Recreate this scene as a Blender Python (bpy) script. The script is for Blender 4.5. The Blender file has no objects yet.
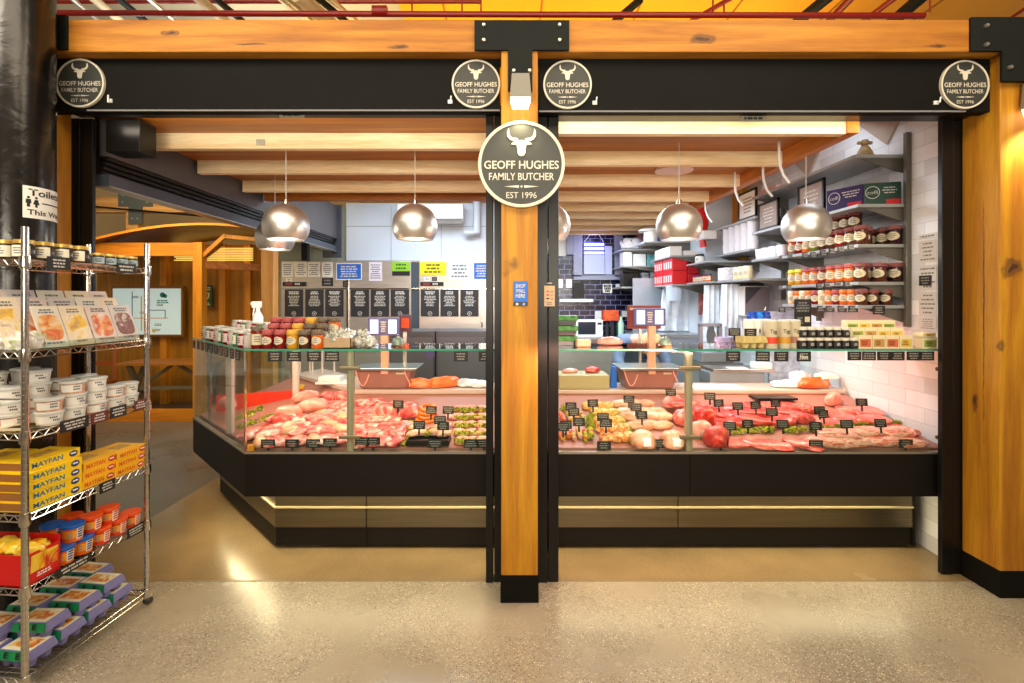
import bpy, bmesh, math, random
from mathutils import Vector, Matrix
random.seed(7)
PI = math.pi
scene = bpy.context.scene
C = scene.collection
F, CX, CY, H = 488.0, 508.0, 300.0, 1.6      # focal length in pixels, vanishing point, eye height

# ---------------------------------------------------------------- camera
cam_d = bpy.data.cameras.new('camera'); cam = bpy.data.objects.new('camera', cam_d); C.objects.link(cam)
cam.location = (0, 0, H); cam.rotation_euler = (PI/2, 0, 0)
cam_d.sensor_width = 36; cam_d.lens = F/1024*36
cam_d.shift_x = 4/1024; cam_d.shift_y = -41.5/1024
cam_d.clip_start = 0.05
scene.camera = cam
scene.view_settings.view_transform = 'Standard'
scene.view_settings.look = 'None'
scene.view_settings.gamma = 1
scene.view_settings.use_curve_mapping = False
scene.view_settings.exposure = 0.0

# ---------------------------------------------------------------- world and lights
w = bpy.data.worlds.new('hall_air'); scene.world = w; w.use_nodes = True
w.node_tree.nodes['Background'].inputs[0].default_value = (1.0, .86, .68, 1)
w.node_tree.nodes['Background'].inputs[1].default_value = 0.32
def area(name, loc, size, power, color, target=None, sy=None, spread=None):
    l = bpy.data.lights.new(name, 'AREA'); l.energy = power; l.color = color
    l.shape = 'RECTANGLE'; l.size = size; l.size_y = sy or size
    if spread: l.spread = spread
    o = bpy.data.objects.new(name, l); o.location = loc; C.objects.link(o)
    if target is not None:
        o.rotation_euler = (Vector(target)-Vector(loc)).to_track_quat('-Z', 'Y').to_euler()
    return o
def point(name, loc, power, color, r=.05):
    l = bpy.data.lights.new(name, 'POINT'); l.energy = power; l.color = color; l.shadow_soft_size = r
    o = bpy.data.objects.new(name, l); o.location = loc; C.objects.link(o); return o
def spot(name, loc, power, color, target, angle, blend=.6, r=.05):
    l = bpy.data.lights.new(name, 'SPOT'); l.energy = power; l.color = color; l.spot_size = angle; l.spot_blend = blend; l.shadow_soft_size = r
    o = bpy.data.objects.new(name, l); o.location = loc; C.objects.link(o)
    o.rotation_euler = (Vector(target)-Vector(loc)).to_track_quat('-Z', 'Y').to_euler(); return o
WARM = (1.0, .84, .62); COOL = (.80, .90, 1.0); PINK = (1.0, .53, .38); SUNNY = (1.0, .74, .36)
area('hall_ceiling_light', (-.4, -.2, 4.3), 4.0, 130, WARM, (-.2, 1.8, 0), 1.5)
area('hall_ceiling_light', (2.2, .6, 4.3), 1.6, 60, WARM, (2.4, 2.6, 1))
area('hall_ceiling_light', (-2.6, .5, 3.9), 1.2, 60, (1, .88, .7), (-2.1, 2.3, .8))
area('ceiling_fill', (0, 4.6, 3.25), 5.5, 85, (1, .74, .30), (0, 5.0, 5), .8)
area('case_light', (-.75, 3.10, 1.30), 1.6, 17, PINK, (-.7, 3.36, .7), .10)
area('case_light', (1.30, 3.10, 1.30), 2.6, 23, PINK, (1.15, 3.36, .7), .10)
area('case_light', (-1.78, 3.50, 1.30), .6, 7, PINK, (-1.6, 3.7, .7), .25)
area('joist_fill', (-1.2, 2.80, 2.61), 2.2, 3, (1, .88, .70), (-1.2, 5.5, 2.64), .04)  # added strip behind the fascia, brightens the joist faces
area('joist_fill', (1.2, 2.80, 2.60), 2.0, 2.2, (1, .88, .70), (1.2, 5.5, 2.63), .04)  # the same added strip for the straight counter's bay
area('shop_ceiling_light', (1.1, 4.4, 2.56), 1.4, 54, COOL, (1.1, 4.4, 0), .5)
area('shop_ceiling_light', (1.0, 6.2, 2.56), 1.2, 52, COOL, (1.0, 6.2, 0), .5)
area('shop_ceiling_light', (-1.0, 5.9, 3.1), 1.8, 62, COOL, (-1.0, 6.4, 0), .8)
area('shop_ceiling_light', (2.35, 3.75, 2.95), .5, 3.5, COOL, (2.5, 4.4, 1.5), .8)
area('ceiling_fill', (-2.6, 4.2, 3.3), 1.2, 16, (.95, .97, 1), (-2.8, 4.4, 5), .6)  # added neutral fill that whitens the soffit at the column end
area('case_light', (2.30, 3.30, 1.27), .5, 2.2, (1, .40, .22), (2.69, 3.35, .95), .2)  # extra lamp, added to redden the end wall inside the case
area('front_fill', (-.9, -1.6, 1.95), 1.8, 26, (1, .90, .74), (-.9, 4.2, 2.75), .8, 1.5)  # added fill behind the camera, aimed up at the joists
area('front_fill', (1.2, -1.6, 1.95), 1.8, 26, (1, .90, .74), (1.2, 4.2, 2.75), .8, 1.5)  # second added fill, for the jam shelf side
area('kick_light', (-.7, 3.03, .415), 1.6, 5, (1, .84, .5), (-.7, 3.06, 0), .03)
area('kick_light', (1.3, 3.03, .415), 2.4, 7, (1, .84, .5), (1.3, 3.06, 0), .03)
area('kick_light', (-1.80, 3.40, .415), .9, 4, (1, .84, .5), (-1.78, 3.42, 0), .03)
area('kiosk_light', (-4.6, 5.6, 2.9), 1.5, 40, SUNNY, (-4.9, 7.2, 1.2))
area('corridor_light', (-3.6, 4.6, 3.3), .8, 16, WARM, (-3.4, 5.0, 0))

# ---------------------------------------------------------------- materials
def lin(c):
    r = []
    for v in c[:3]:
        v = v/255.0
        r.append(v/12.92 if v <= .04045 else ((v+.055)/1.055)**2.4)
    return (*r, 1)
MATS = {}
def mat(key, col, rough=.5, metal=0, var=.0, scale=6, emit=0, bump=0, spec=.5, alpha=1, coat=0, stretch=None):
    """plain procedural material: base colour broken up by noise"""
    if key in MATS: return MATS[key]
    m = bpy.data.materials.new(key); m.use_nodes = True; nt = m.node_tree; b = nt.nodes['Principled BSDF']
    b.inputs['Roughness'].default_value = rough; b.inputs['Metallic'].default_value = metal
    b.inputs['Specular IOR Level'].default_value = spec; b.inputs['Coat Weight'].default_value = coat
    c = lin(col); b.inputs['Base Color'].default_value = c
    m.diffuse_color = c
    if emit:
        b.inputs['Emission Color'].default_value = c; b.inputs['Emission Strength'].default_value = emit
    if var or bump:
        tc = nt.nodes.new('ShaderNodeTexCoord'); mp = nt.nodes.new('ShaderNodeMapping')
        nt.links.new(tc.outputs['Object'], mp.inputs[0])
        if stretch: mp.inputs['Scale'].default_value = stretch
        n = nt.nodes.new('ShaderNodeTexNoise'); n.inputs['Scale'].default_value = scale; n.inputs['Detail'].default_value = 4
        nt.links.new(mp.outputs[0], n.inputs['Vector'])
        if var:
            r = nt.nodes.new('ShaderNodeValToRGB')
            r.color_ramp.elements[0].position = .3; r.color_ramp.elements[1].position = .7
            r.color_ramp.elements[0].color = tuple(max(0, x*(1-var)) for x in c[:3])+(1,)
            r.color_ramp.elements[1].color = tuple(min(1, x*(1+var)) for x in c[:3])+(1,)
            nt.links.new(n.outputs[0], r.inputs[0]); nt.links.new(r.outputs[0], b.inputs['Base Color'])
        if bump:
            bp = nt.nodes.new('ShaderNodeBump'); bp.inputs['Strength'].default_value = bump; bp.inputs['Distance'].default_value = .01
            nt.links.new(n.outputs[0], bp.inputs['Height']); nt.links.new(bp.outputs[0], b.inputs['Normal'])
    MATS[key] = m; return m
def ramp(nt, src, stops):
    r = nt.nodes.new('ShaderNodeValToRGB'); e = r.color_ramp.elements
    while len(e) < len(stops): e.new(.5)
    for k, (p, c) in enumerate(stops): e[k].position = p; e[k].color = c if len(c) == 4 else lin(c)
    nt.links.new(src, r.inputs[0]); return r.outputs[0]
def node_mat(key, rough=.5, metal=0, spec=.5):
    m = bpy.data.materials.new(key); m.use_nodes = True; nt = m.node_tree; b = nt.nodes['Principled BSDF']
    b.inputs['Roughness'].default_value = rough; b.inputs['Metallic'].default_value = metal; b.inputs['Specular IOR Level'].default_value = spec
    tc = nt.nodes.new('ShaderNodeTexCoord'); mp = nt.nodes.new('ShaderNodeMapping'); nt.links.new(tc.outputs['Object'], mp.inputs[0])
    return m, nt, b, mp
def mixc(nt, fac, a, bb, mode='MIX'):
    x = nt.nodes.new('ShaderNodeMix'); x.data_type = 'RGBA'; x.blend_type = mode
    for s, v in ((0, fac), (6, a), (7, bb)):
        if isinstance(v, (int, float, tuple)): x.inputs[s].default_value = v
        else: nt.links.new(v, x.inputs[s])
    return x.outputs[2]
def wood(key, dark, light, axis='x', knots=(), rough=.45, cell=0, knot=(70, 38, 14)):
    """timber with grain along AXIS, drifting rings and a few dark knots"""
    if key in MATS: return MATS[key]
    m, nt, b, mp = node_mat(key, rough)
    s = {'x': (.35, 5, 5), 'y': (5, .35, 5), 'z': (5, 5, .35)}[axis]
    mp.inputs['Scale'].default_value = s
    n = nt.nodes.new('ShaderNodeTexNoise'); n.inputs['Scale'].default_value = 3; n.inputs['Detail'].default_value = 8; n.inputs['Distortion'].default_value = .9
    nt.links.new(mp.outputs[0], n.inputs['Vector'])
    col = ramp(nt, n.outputs[0], [(.32, dark), (.5, tuple((a+c)/2 for a, c in zip(dark, light))), (.66, light)])
    n2 = nt.nodes.new('ShaderNodeTexNoise'); n2.inputs['Scale'].default_value = 26; n2.inputs['Detail'].default_value = 3
    nt.links.new(mp.outputs[0], n2.inputs['Vector'])
    g = ramp(nt, n2.outputs[0], [(.35, (.80, .78, .74, 1)), (.6, (1, 1, 1, 1))])
    col = mixc(nt, .6, col, g, 'MULTIPLY')
    if isinstance(knots, (list, tuple)):
        for kc, ks in knots:      # (centre, half sizes) of each knot or check in the timber
            tcn = nt.nodes['Texture Coordinate'].outputs['Object']
            nn = nt.nodes.new('ShaderNodeTexNoise'); nn.inputs['Scale'].default_value = 14; nt.links.new(tcn, nn.inputs['Vector'])
            nz = nt.nodes.new('ShaderNodeVectorMath'); nz.operation = 'SUBTRACT'; nt.links.new(nn.outputs[1], nz.inputs[0]); nz.inputs[1].default_value = (.5, .5, .5)
            sb = nt.nodes.new('ShaderNodeVectorMath'); sb.operation = 'SUBTRACT'; nt.links.new(tcn, sb.inputs[0]); sb.inputs[1].default_value = kc
            dv = nt.nodes.new('ShaderNodeVectorMath'); dv.operation = 'DIVIDE'; nt.links.new(sb.outputs[0], dv.inputs[0]); dv.inputs[1].default_value = ks
            wz = nt.nodes.new('ShaderNodeVectorMath'); wz.operation = 'SCALE'; wz.inputs[3].default_value = 1.5; nt.links.new(nz.outputs[0], wz.inputs[0])
            a2 = nt.nodes.new('ShaderNodeVectorMath'); nt.links.new(dv.outputs[0], a2.inputs[0]); nt.links.new(wz.outputs[0], a2.inputs[1])
            ln = nt.nodes.new('ShaderNodeVectorMath'); ln.operation = 'LENGTH'; nt.links.new(a2.outputs[0], ln.inputs[0])
            k = ramp(nt, ln.outputs['Value'], [(.25, (1, 1, 1, 1)), (.5, (.55, .55, .55, 1)), (.62, (.75, .75, .75, 1)), (1, (0, 0, 0, 1))])
            col = mixc(nt, k, col, lin(knot))
    nt.links.new(col, b.inputs['Base Color'])
    bp = nt.nodes.new('ShaderNodeBump'); bp.inputs['Strength'].default_value = .15; bp.inputs['Distance'].default_value = .004
    nt.links.new(n2.outputs[0], bp.inputs['Height']); nt.links.new(bp.outputs[0], b.inputs['Normal'])
    MATS[key] = m; return m
def glass(key, tint=(246, 252, 249), refl=.05):
    if key in MATS: return MATS[key]
    m = bpy.data.materials.new(key); m.use_nodes = True; nt = m.node_tree
    for n in list(nt.nodes):
        if n.type != 'OUTPUT_MATERIAL': nt.nodes.remove(n)
    t = nt.nodes.new('ShaderNodeBsdfTransparent'); t.inputs[0].default_value = lin(tint)
    g = nt.nodes.new('ShaderNodeBsdfGlossy'); g.inputs['Roughness'].default_value = .02
    lw = nt.nodes.new('ShaderNodeFresnel'); lw.inputs[0].default_value = 1.45
    mu = nt.nodes.new('ShaderNodeMath'); mu.operation = 'MULTIPLY'; mu.inputs[1].default_value = refl*10; nt.links.new(lw.outputs[0], mu.inputs[0])
    x = nt.nodes.new('ShaderNodeMixShader'); nt.links.new(mu.outputs[0], x.inputs[0]); nt.links.new(t.outputs[0], x.inputs[1]); nt.links.new(g.outputs[0], x.inputs[2])
    nt.links.new(x.outputs[0], nt.nodes['Material Output'].inputs[0]); MATS[key] = m; return m
def floor_mat(key, base, speck, rough, amount=.5, warm=None):
    m, nt, b, mp = node_mat(key, rough)
    n = nt.nodes.new('ShaderNodeTexNoise'); n.inputs['Scale'].default_value = 1.6; n.inputs['Detail'].default_value = 5
    nt.links.new(mp.outputs[0], n.inputs['Vector'])
    c = ramp(nt, n.outputs[0], [(.35, tuple(x*.90 for x in base)), (.65, tuple(min(255, x*1.05) for x in base))])
    v = nt.nodes.new('ShaderNodeTexVoronoi'); v.inputs['Scale'].default_value = 120; nt.links.new(mp.outputs[0], v.inputs['Vector'])
    k = ramp(nt, v.outputs['Distance'], [(.22, (1, 1, 1, 1)), (.42, (0, 0, 0, 1))])
    n3 = nt.nodes.new('ShaderNodeTexNoise'); n3.inputs['Scale'].default_value = 2.2; n3.inputs['Detail'].default_value = 3; nt.links.new(mp.outputs[0], n3.inputs['Vector'])
    k3 = ramp(nt, n3.outputs[0], [(.38, (0, 0, 0, 1)), (.50, (amount, amount, amount, 1))])
    sep = nt.nodes.new('ShaderNodeSeparateColor'); nt.links.new(v.outputs['Color'], sep.inputs[0])
    sc = ramp(nt, sep.outputs[0], [(.0, speck), (.45, tuple(x*.6 for x in base)), (1, (240, 232, 206))])
    kk = nt.nodes.new('ShaderNodeMath'); kk.operation = 'MULTIPLY'; nt.links.new(k, kk.inputs[0]); nt.links.new(k3, kk.inputs[1])
    c = mixc(nt, kk.outputs[0], c, sc)
    nt.links.new(c, b.inputs['Base Color'])
    bp = nt.nodes.new('ShaderNodeBump'); bp.inputs['Strength'].default_value = .06; bp.inputs['Distance'].default_value = .004
    nt.links.new(n3.outputs[0], bp.inputs['Height']); nt.links.new(bp.outputs[0], b.inputs['Normal'])
    rr = ramp(nt, n.outputs[0], [(.3, (rough*.8,)*3+(1,)), (.7, (min(1, rough*1.4),)*3+(1,))]); nt.links.new(rr, b.inputs['Roughness'])
    MATS[key] = m; return m
def brick_mat(key, brick, mortar, bw, bh, plane, rough=.2, gap=.004):
    """plane: 'xz' or 'yz' mapped on the brick texture"""
    m, nt, b, mp = node_mat(key, rough)
    if plane == 'xz': mp.inputs['Rotation'].default_value = (-PI/2, 0, 0)
    else: mp.inputs['Rotation'].default_value = (-PI/2, 0, -PI/2); 
    cx = nt.nodes.new('ShaderNodeSeparateXYZ'); nt.links.new(nt.nodes['Texture Coordinate'].outputs['Object'], cx.inputs[0])
    cb = nt.nodes.new('ShaderNodeCombineXYZ'); nt.links.new(cx.outputs[0 if plane == 'xz' else 1], cb.inputs[0]); nt.links.new(cx.outputs[2], cb.inputs[1])
    t = nt.nodes.new('ShaderNodeTexBrick'); t.inputs['Scale'].default_value = 1; t.inputs['Brick Width'].default_value = bw; t.inputs['Row Height'].default_value = bh
    t.inputs['Mortar Size'].default_value = gap; t.inputs['Color1'].default_value = lin(brick); t.inputs['Color2'].default_value = lin(tuple(min(255, x*1.15+4) for x in brick)); t.inputs['Mortar'].default_value = lin(mortar)
    nt.links.new(cb.outputs[0], t.inputs['Vector']); nt.links.new(t.outputs[0], b.inputs['Base Color'])
    MATS[key] = m; return m
def checker(key, a, c, scale):
    if key in MATS: return MATS[key]
    m, nt, b, mp = node_mat(key, .7)
    t = nt.nodes.new('ShaderNodeTexChecker'); t.inputs['Scale'].default_value = scale; t.inputs[1].default_value = lin(a); t.inputs[2].default_value = lin(c)
    nt.links.new(mp.outputs[0], t.inputs[0]); nt.links.new(t.outputs[0], b.inputs['Base Color']); MATS[key] = m; return m
def blotch(key, stops, scale=14, rough=.35, bump=.3, detail=4, stretch=(1, 1, 1), coat=0, sub=0):
    """organic multi-colour noise (meat, food pictures, herbs)"""
    if key in MATS: return MATS[key]
    m, nt, b, mp = node_mat(key, rough); mp.inputs['Scale'].default_value = stretch
    b.inputs['Coat Weight'].default_value = coat
    oi = nt.nodes.new('ShaderNodeObjectInfo')
    ad = nt.nodes.new('ShaderNodeVectorMath'); nt.links.new(mp.outputs[0], ad.inputs[0])
    sc = nt.nodes.new('ShaderNodeMath'); sc.operation = 'MULTIPLY'; sc.inputs[1].default_value = 37; nt.links.new(oi.outputs['Random'], sc.inputs[0]); nt.links.new(sc.outputs[0], ad.inputs[1])
    n = nt.nodes.new('ShaderNodeTexNoise'); n.inputs['Scale'].default_value = scale; n.inputs['Detail'].default_value = detail; n.inputs['Distortion'].default_value = .8
    nt.links.new(ad.outputs[0], n.inputs['Vector'])
    nt.links.new(ramp(nt, n.outputs[0], stops), b.inputs['Base Color'])
    if bump:
        bp = nt.nodes.new('ShaderNodeBump'); bp.inputs['Strength'].default_value = bump; bp.inputs['Distance'].default_value = .01
        nt.links.new(n.outputs[0], bp.inputs['Height']); nt.links.new(bp.outputs[0], b.inputs['Normal'])
    MATS[key] = m; return m

X_ = lambda px: (px-CX)*2.6/F
Z_ = lambda py: H-(py-CY)*2.6/F
BEAM = wood('honey_timber_beam', (152, 90, 14), (194, 130, 34), 'x', rough=.6, knots=[((X_(170), 2.6, Z_(33)), (.06, .3, .018)), ((X_(400), 2.6, Z_(47)), (.07, .3, .014)), ((X_(702), 2.6, Z_(39)), (.085, .3, .03)), ((X_(938), 2.6, Z_(46)), (.09, .3, .012)), ((X_(252), 2.6, Z_(44)), (.10, .3, .006))])
POST = wood('honey_timber_post', (164, 102, 8), (198, 140, 18), 'z', rough=.6, knots=[((-.035, -.13, 1.77), (.065, .08, .075)), ((-.11, -.02, 1.55), (.02, .006, .75)), ((.03, -.13, 1.42), (.004, .05, .30)), ((-.10, -.14, 1.36), (.03, .05, .05)), ((-.11, .03, 1.02), (.03, .02, .05))])
JOIST = wood('pale_pine', (228, 196, 142), (250, 230, 190), 'x', rough=.6, knot=(170, 115, 60))
DECK = wood('red_brown_decking', (140, 76, 10), (178, 108, 22), 'x', knots=False)
OAKY = wood('mid_timber_y', (170, 95, 25), (214, 135, 50), 'y')
YELLOWOOD = wood('yellow_kiosk_timber', (196, 120, 14), (226, 150, 28), 'z', knots=False)
KIOSKPANEL = wood('brown_kiosk_panel', (150, 98, 10), (176, 122, 18), 'z', knots=False, rough=.6)
BLACK = mat('satin_black_paint', (20, 18, 17), .35, var=.08, scale=3, spec=.3)
BLACKM = mat('matt_black_steel', (18, 17, 15), .65, var=.1, scale=8, spec=.1)
PANELBLACK = mat('charcoal_counter_panel', (24, 21, 18), .5, var=.06, spec=.18)
PLATE = mat('dark_green_grey_steel', (24, 27, 25), .65, var=.08, scale=10, spec=.15)
STEEL = mat('brushed_steel', (190, 190, 188), .28, 1, var=.08, scale=4, stretch=(1, 1, 40))
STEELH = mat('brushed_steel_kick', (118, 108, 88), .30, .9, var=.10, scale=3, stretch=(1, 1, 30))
CHROME = mat('chrome', (215, 215, 212), .12, 1)
ZINC = mat('zinc_bolt', (190, 188, 180), .35, .9)
WHITE = mat('white_plastic', (232, 232, 230), .4)
PAPER = mat('white_paper', (236, 234, 228), .8)
CREAM = mat('cream_paper', (206, 194, 164), .8)
INK = mat('black_ink', (28, 26, 26), .7)
GREYINK = mat('grey_print', (120, 120, 122), .8)
TICKET = mat('black_ticket_card', (30, 28, 28), .6)
CHALK = mat('white_ticket_print', (205, 200, 192), .7)
TKPRINT = mat('ticket_print', (150, 144, 134), .7)
SIGNW = mat('sign_pale_print', (205, 198, 180), .6)
SIGNB = mat('sign_black_board', (48, 50, 46), .55, var=.1, scale=12)
GLASS = glass('clear_glass')
GREENEDGE = mat('green_glass_edge', (60, 150, 120), .15)
RED = mat('red_paint', (200, 20, 24), .4)
BLUE = mat('blue_print', (20, 100, 200), .5)

# ---------------------------------------------------------------- mesh tools
class MB:
    def __init__(s): s.v = []; s.f = []; s.m = []; s.mats = []; s.sm = []
    def mi(s, m):
        if m not in s.mats: s.mats.append(m)
        return s.mats.index(m)
    def add(s, vs, fs, m, smooth=False):
        o = len(s.v); s.v += [tuple(x) for x in vs]; k = s.mi(m)
        for f in fs: s.f.append([i+o for i in f]); s.m.append(k); s.sm.append(smooth)
        return s
    def box(s, x0, x1, y0, y1, z0, z1, m):
        if x0 > x1: x0, x1 = x1, x0
        if y0 > y1: y0, y1 = y1, y0
        if z0 > z1: z0, z1 = z1, z0
        vs = [(x, y, z) for x in (x0, x1) for y in (y0, y1) for z in (z0, z1)]
        return s.add(vs, [(0, 1, 3, 2), (4, 6, 7, 5), (0, 4, 5, 1), (2, 3, 7, 6), (0, 2, 6, 4), (1, 5, 7, 3)], m)
    def obox(s, c, sz, M, m):
        vs = [Vector(c)+M @ Vector((x*sz[0]/2, y*sz[1]/2, z*sz[2]/2)) for x in (-1, 1) for y in (-1, 1) for z in (-1, 1)]
        return s.add(vs, [(0, 1, 3, 2), (4, 6, 7, 5), (0, 4, 5, 1), (2, 3, 7, 6), (0, 2, 6, 4), (1, 5, 7, 3)], m)
    def bar(s, a, b, wd, hg, m, up=(0, 0, 1)):
        a, b = Vector(a), Vector(b); d = (b-a); L = d.length; d.normalize(); u = Vector(up)
        sd = d.cross(u)
        if sd.length < 1e-4: sd = Vector((1, 0, 0))
        sd.normalize(); u = sd.cross(d)
        M = Matrix((d, sd, u)).transposed()
        return s.obox((a+b)/2, (L, wd, hg), M, m)
    def tube(s, pts, r, m, seg=8, caps=True, closed=False):
        pts = [Vector(p) for p in pts]; n = len(pts); rings = []; prev = None; vs = []
        for i, p in enumerate(pts):
            if closed: t = pts[(i+1) % n]-pts[i-1]
            else: t = pts[min(i+1, n-1)]-pts[max(i-1, 0)]
            t.normalize()
            if prev is None:
                a = Vector((0, 0, 1)) if abs(t.z) < .9 else Vector((1, 0, 0)); u = t.cross(a).normalized()
            else:
                u = prev-t*prev.dot(t); u.normalize()
            prev = u; w_ = t.cross(u); rr = r[i] if isinstance(r, (list, tuple)) else r
            vs += [p+u*math.cos(2*PI*k/seg)*rr+w_*math.sin(2*PI*k/seg)*rr for k in range(seg)]
        fs = []
        for i in range(n if closed else n-1):
            j = (i+1) % n
            fs += [(i*seg+k, i*seg+(k+1) % seg, j*seg+(k+1) % seg, j*seg+k) for k in range(seg)]
        if caps and not closed: fs += [tuple(range(seg))[::-1], tuple(range((n-1)*seg, n*seg))]
        return s.add(vs, fs, m, seg > 5)
    def lathe(s, prof, m, c=(0, 0, 0), seg=20, sx=1, sy=1, axis='z', caps=True):
        vs = []; fs = []; n = len(prof)
        for r, z in prof:
            for k in range(seg):
                a = 2*PI*k/seg; x, y = r*math.cos(a)*sx, r*math.sin(a)*sy
                p = (x, y, z) if axis == 'z' else ((x, z, y) if axis == 'y' else (z, x, y))
                vs.append((p[0]+c[0], p[1]+c[1], p[2]+c[2]))
        for i in range(n-1):
            fs += [(i*seg+k, i*seg+(k+1) % seg, (i+1)*seg+(k+1) % seg, (i+1)*seg+k) for k in range(seg)]
        if caps and prof[0][0] > 1e-6: fs.append(tuple(range(seg))[::-1])
        if caps and prof[-1][0] > 1e-6: fs.append(tuple(range((n-1)*seg, n*seg)))
        return s.add(vs, fs, m, True)
    def prism(s, poly, d0, d1, m, plane='xz'):
        """2-D outline extruded from d0 to d1 along the axis missing from PLANE"""
        def P3(a, b, d): return {'xz': (a, d, b), 'xy': (a, b, d), 'yz': (d, a, b)}[plane]
        n = len(poly); vs = [P3(a, b, d0) for a, b in poly]+[P3(a, b, d1) for a, b in poly]
        fs = [tuple(range(n)), tuple(range(n, 2*n))[::-1]]+[(i, (i+1) % n, n+(i+1) % n, n+i) for i in range(n)]
        return s.add(vs, fs, m)
    def disc(s, c, r, m, d, axis='y', seg=40, inner=0):
        prof = [(inner, 0), (r, 0), (r, d), (inner, d)] if not inner else [(inner, 0), (r, 0), (r, d), (inner, d), (inner, 0)]
        return s.lathe(prof, m, c, seg, axis=axis, caps=not inner)
    def sheet(s, rows, m, smooth=True):
        n = len(rows[0]); vs = [p for r in rows for p in r]
        fs = [(i*n+j, i*n+j+1, (i+1)*n+j+1, (i+1)*n+j) for i in range(len(rows)-1) for j in range(n-1)]
        return s.add(vs, fs, m, smooth)
    def mesh(s, name, weld=False):
        me = bpy.data.meshes.new(name); me.from_pydata(s.v, [], s.f)
        for m in s.mats: me.materials.append(m)
        me.polygons.foreach_set('material_index', s.m); me.polygons.foreach_set('use_smooth', s.sm); me.update()
        bm = bmesh.new(); bm.from_mesh(me); bmesh.ops.recalc_face_normals(bm, faces=bm.faces); bm.to_mesh(me); bm.free()
        if any(s.sm):
            try: me.set_sharp_from_angle(angle=math.radians(40))
            except Exception: pass
        return me
    def build(s, name, parent=None, bevel=0, loc=(0, 0, 0), rot=0):
        return mobj(name, s.mesh(name), parent, loc, rot, bevel)
def mobj(name, me, parent=None, loc=(0, 0, 0), rot=0, bevel=0, scale=None):
    o = bpy.data.objects.new(name, me); C.objects.link(o); o.location = loc
    o.rotation_euler = rot if isinstance(rot, (tuple, list)) else (0, 0, rot)
    if parent: o.parent = parent
    if scale: o.scale = scale if isinstance(scale, (tuple, list)) else (scale,)*3
    if bevel:
        b = o.modifiers.new('edge', 'BEVEL'); b.width = bevel; b.segments = 2; b.limit_method = 'ANGLE'; b.angle_limit = math.radians(50)
    return o
def tag(o, label, cat, group=None):
    o['label'] = label; o['category'] = cat
    if group: o['group'] = group
    return o
def thing(name, label, cat, loc=(0, 0, 0), rot=0, group=None):
    o = bpy.data.objects.new(name, None); C.objects.link(o); o.location = loc; o.empty_display_size = .05
    o.rotation_euler = rot if isinstance(rot, (tuple, list)) else (0, 0, rot)
    return tag(o, label, cat, group)
def struct(o): o['kind'] = 'structure'; return o
def copy_tree(o, loc=None, rot=None, label=None, group=None, parent=None):
    c = o.copy(); C.objects.link(c); c.parent = parent
    for ch in list(o.children): copy_tree(ch, parent=c)
    if loc is not None: c.location = loc
    if rot is not None: c.rotation_euler = rot if isinstance(rot, (tuple, list)) else (0, 0, rot)
    if label: c['label'] = label
    if group: c['group'] = group
    return c
def at(px, py, Y): return Vector(((px-CX)*Y/F, Y, H-(py-CY)*Y/F))     # the point seen at a pixel, at distance Y
def X(px, Y): return (px-CX)*Y/F
def Z(py, Y): return H-(py-CY)*Y/F
TXT = {}
def text_mesh(s, bold=.0):
    k = (s, bold)
    if k not in TXT:
        cu = bpy.data.curves.new('lettering', 'FONT'); cu.body = s; cu.size = 1; cu.align_x = 'CENTER'; cu.align_y = 'CENTER'; cu.offset = bold; cu.extrude = 0; cu.resolution_u = 3
        o = bpy.data.objects.new('lettering', cu); C.objects.link(o)
        dg = bpy.context.evaluated_depsgraph_get(); me = bpy.data.meshes.new_from_object(o.evaluated_get(dg))
        vs = [tuple(v.co) for v in me.vertices]; fs = [tuple(p.vertices) for p in me.polygons]
        bpy.data.objects.remove(o); bpy.data.curves.remove(cu); bpy.data.meshes.remove(me)
        xs = [v[0] for v in vs]; ys = [v[1] for v in vs]; cx, cy = (min(xs)+max(xs))/2, (min(ys)+max(ys))/2
        TXT[k] = ([(x-cx, y-cy) for x, y, _ in vs], fs, max(xs)-min(xs), max(ys)-min(ys))
    return TXT[k]
def put_text(mb, s, c, w_, h_, m, ux=(1, 0, 0), uy=(0, 0, 1), bold=.0, fn=None):
    """letters of total width w_ and height h_ centred on c, in the plane of ux, uy; fn bends them"""
    vs, fs, W, Hh = text_mesh(s, bold); c = Vector(c); ux = Vector(ux); uy = Vector(uy)
    out = []
    for x, y in vs:
        a, b_ = x/W*w_, y/Hh*h_
        out.append(fn(a, b_) if fn else c+ux*a+uy*b_)
    mb.add(out, fs, m)
ORD = ['first', 'second', 'third', 'fourth', 'fifth', 'sixth', 'seventh', 'eighth', 'ninth', 'tenth', 'eleventh', 'twelfth', 'thirteenth', 'fourteenth', 'fifteenth', 'sixteenth', 'seventeenth', 'eighteenth', 'nineteenth', 'twentieth']
def scribble(mb, c, w_, h_, rows, m, ux=(1, 0, 0), uy=(0, 0, 1), nrm=(0, -1, 0), d=.0006, seed=0, fill=.6):
    """illegible print: short dashes in rows, standing a hair proud of the card"""
    rnd = random.Random(seed); c = Vector(c); ux = Vector(ux); uy = Vector(uy); n = Vector(nrm)
    for r in range(rows):
        y = h_*(.5-(r+.5)/rows); x = -w_/2*rnd.uniform(.55, 1)
        e = -x
        while x < e-.02*w_:
            l = min(w_*rnd.uniform(.10, .26), e-x); a = c+ux*x+uy*y+n*d; b_ = a+ux*l; t = uy*h_/rows*fill/2
            mb.add([a-t, b_-t, b_+t, a+t], [(0, 1, 2, 3)], m); x += l+w_*.04
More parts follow.
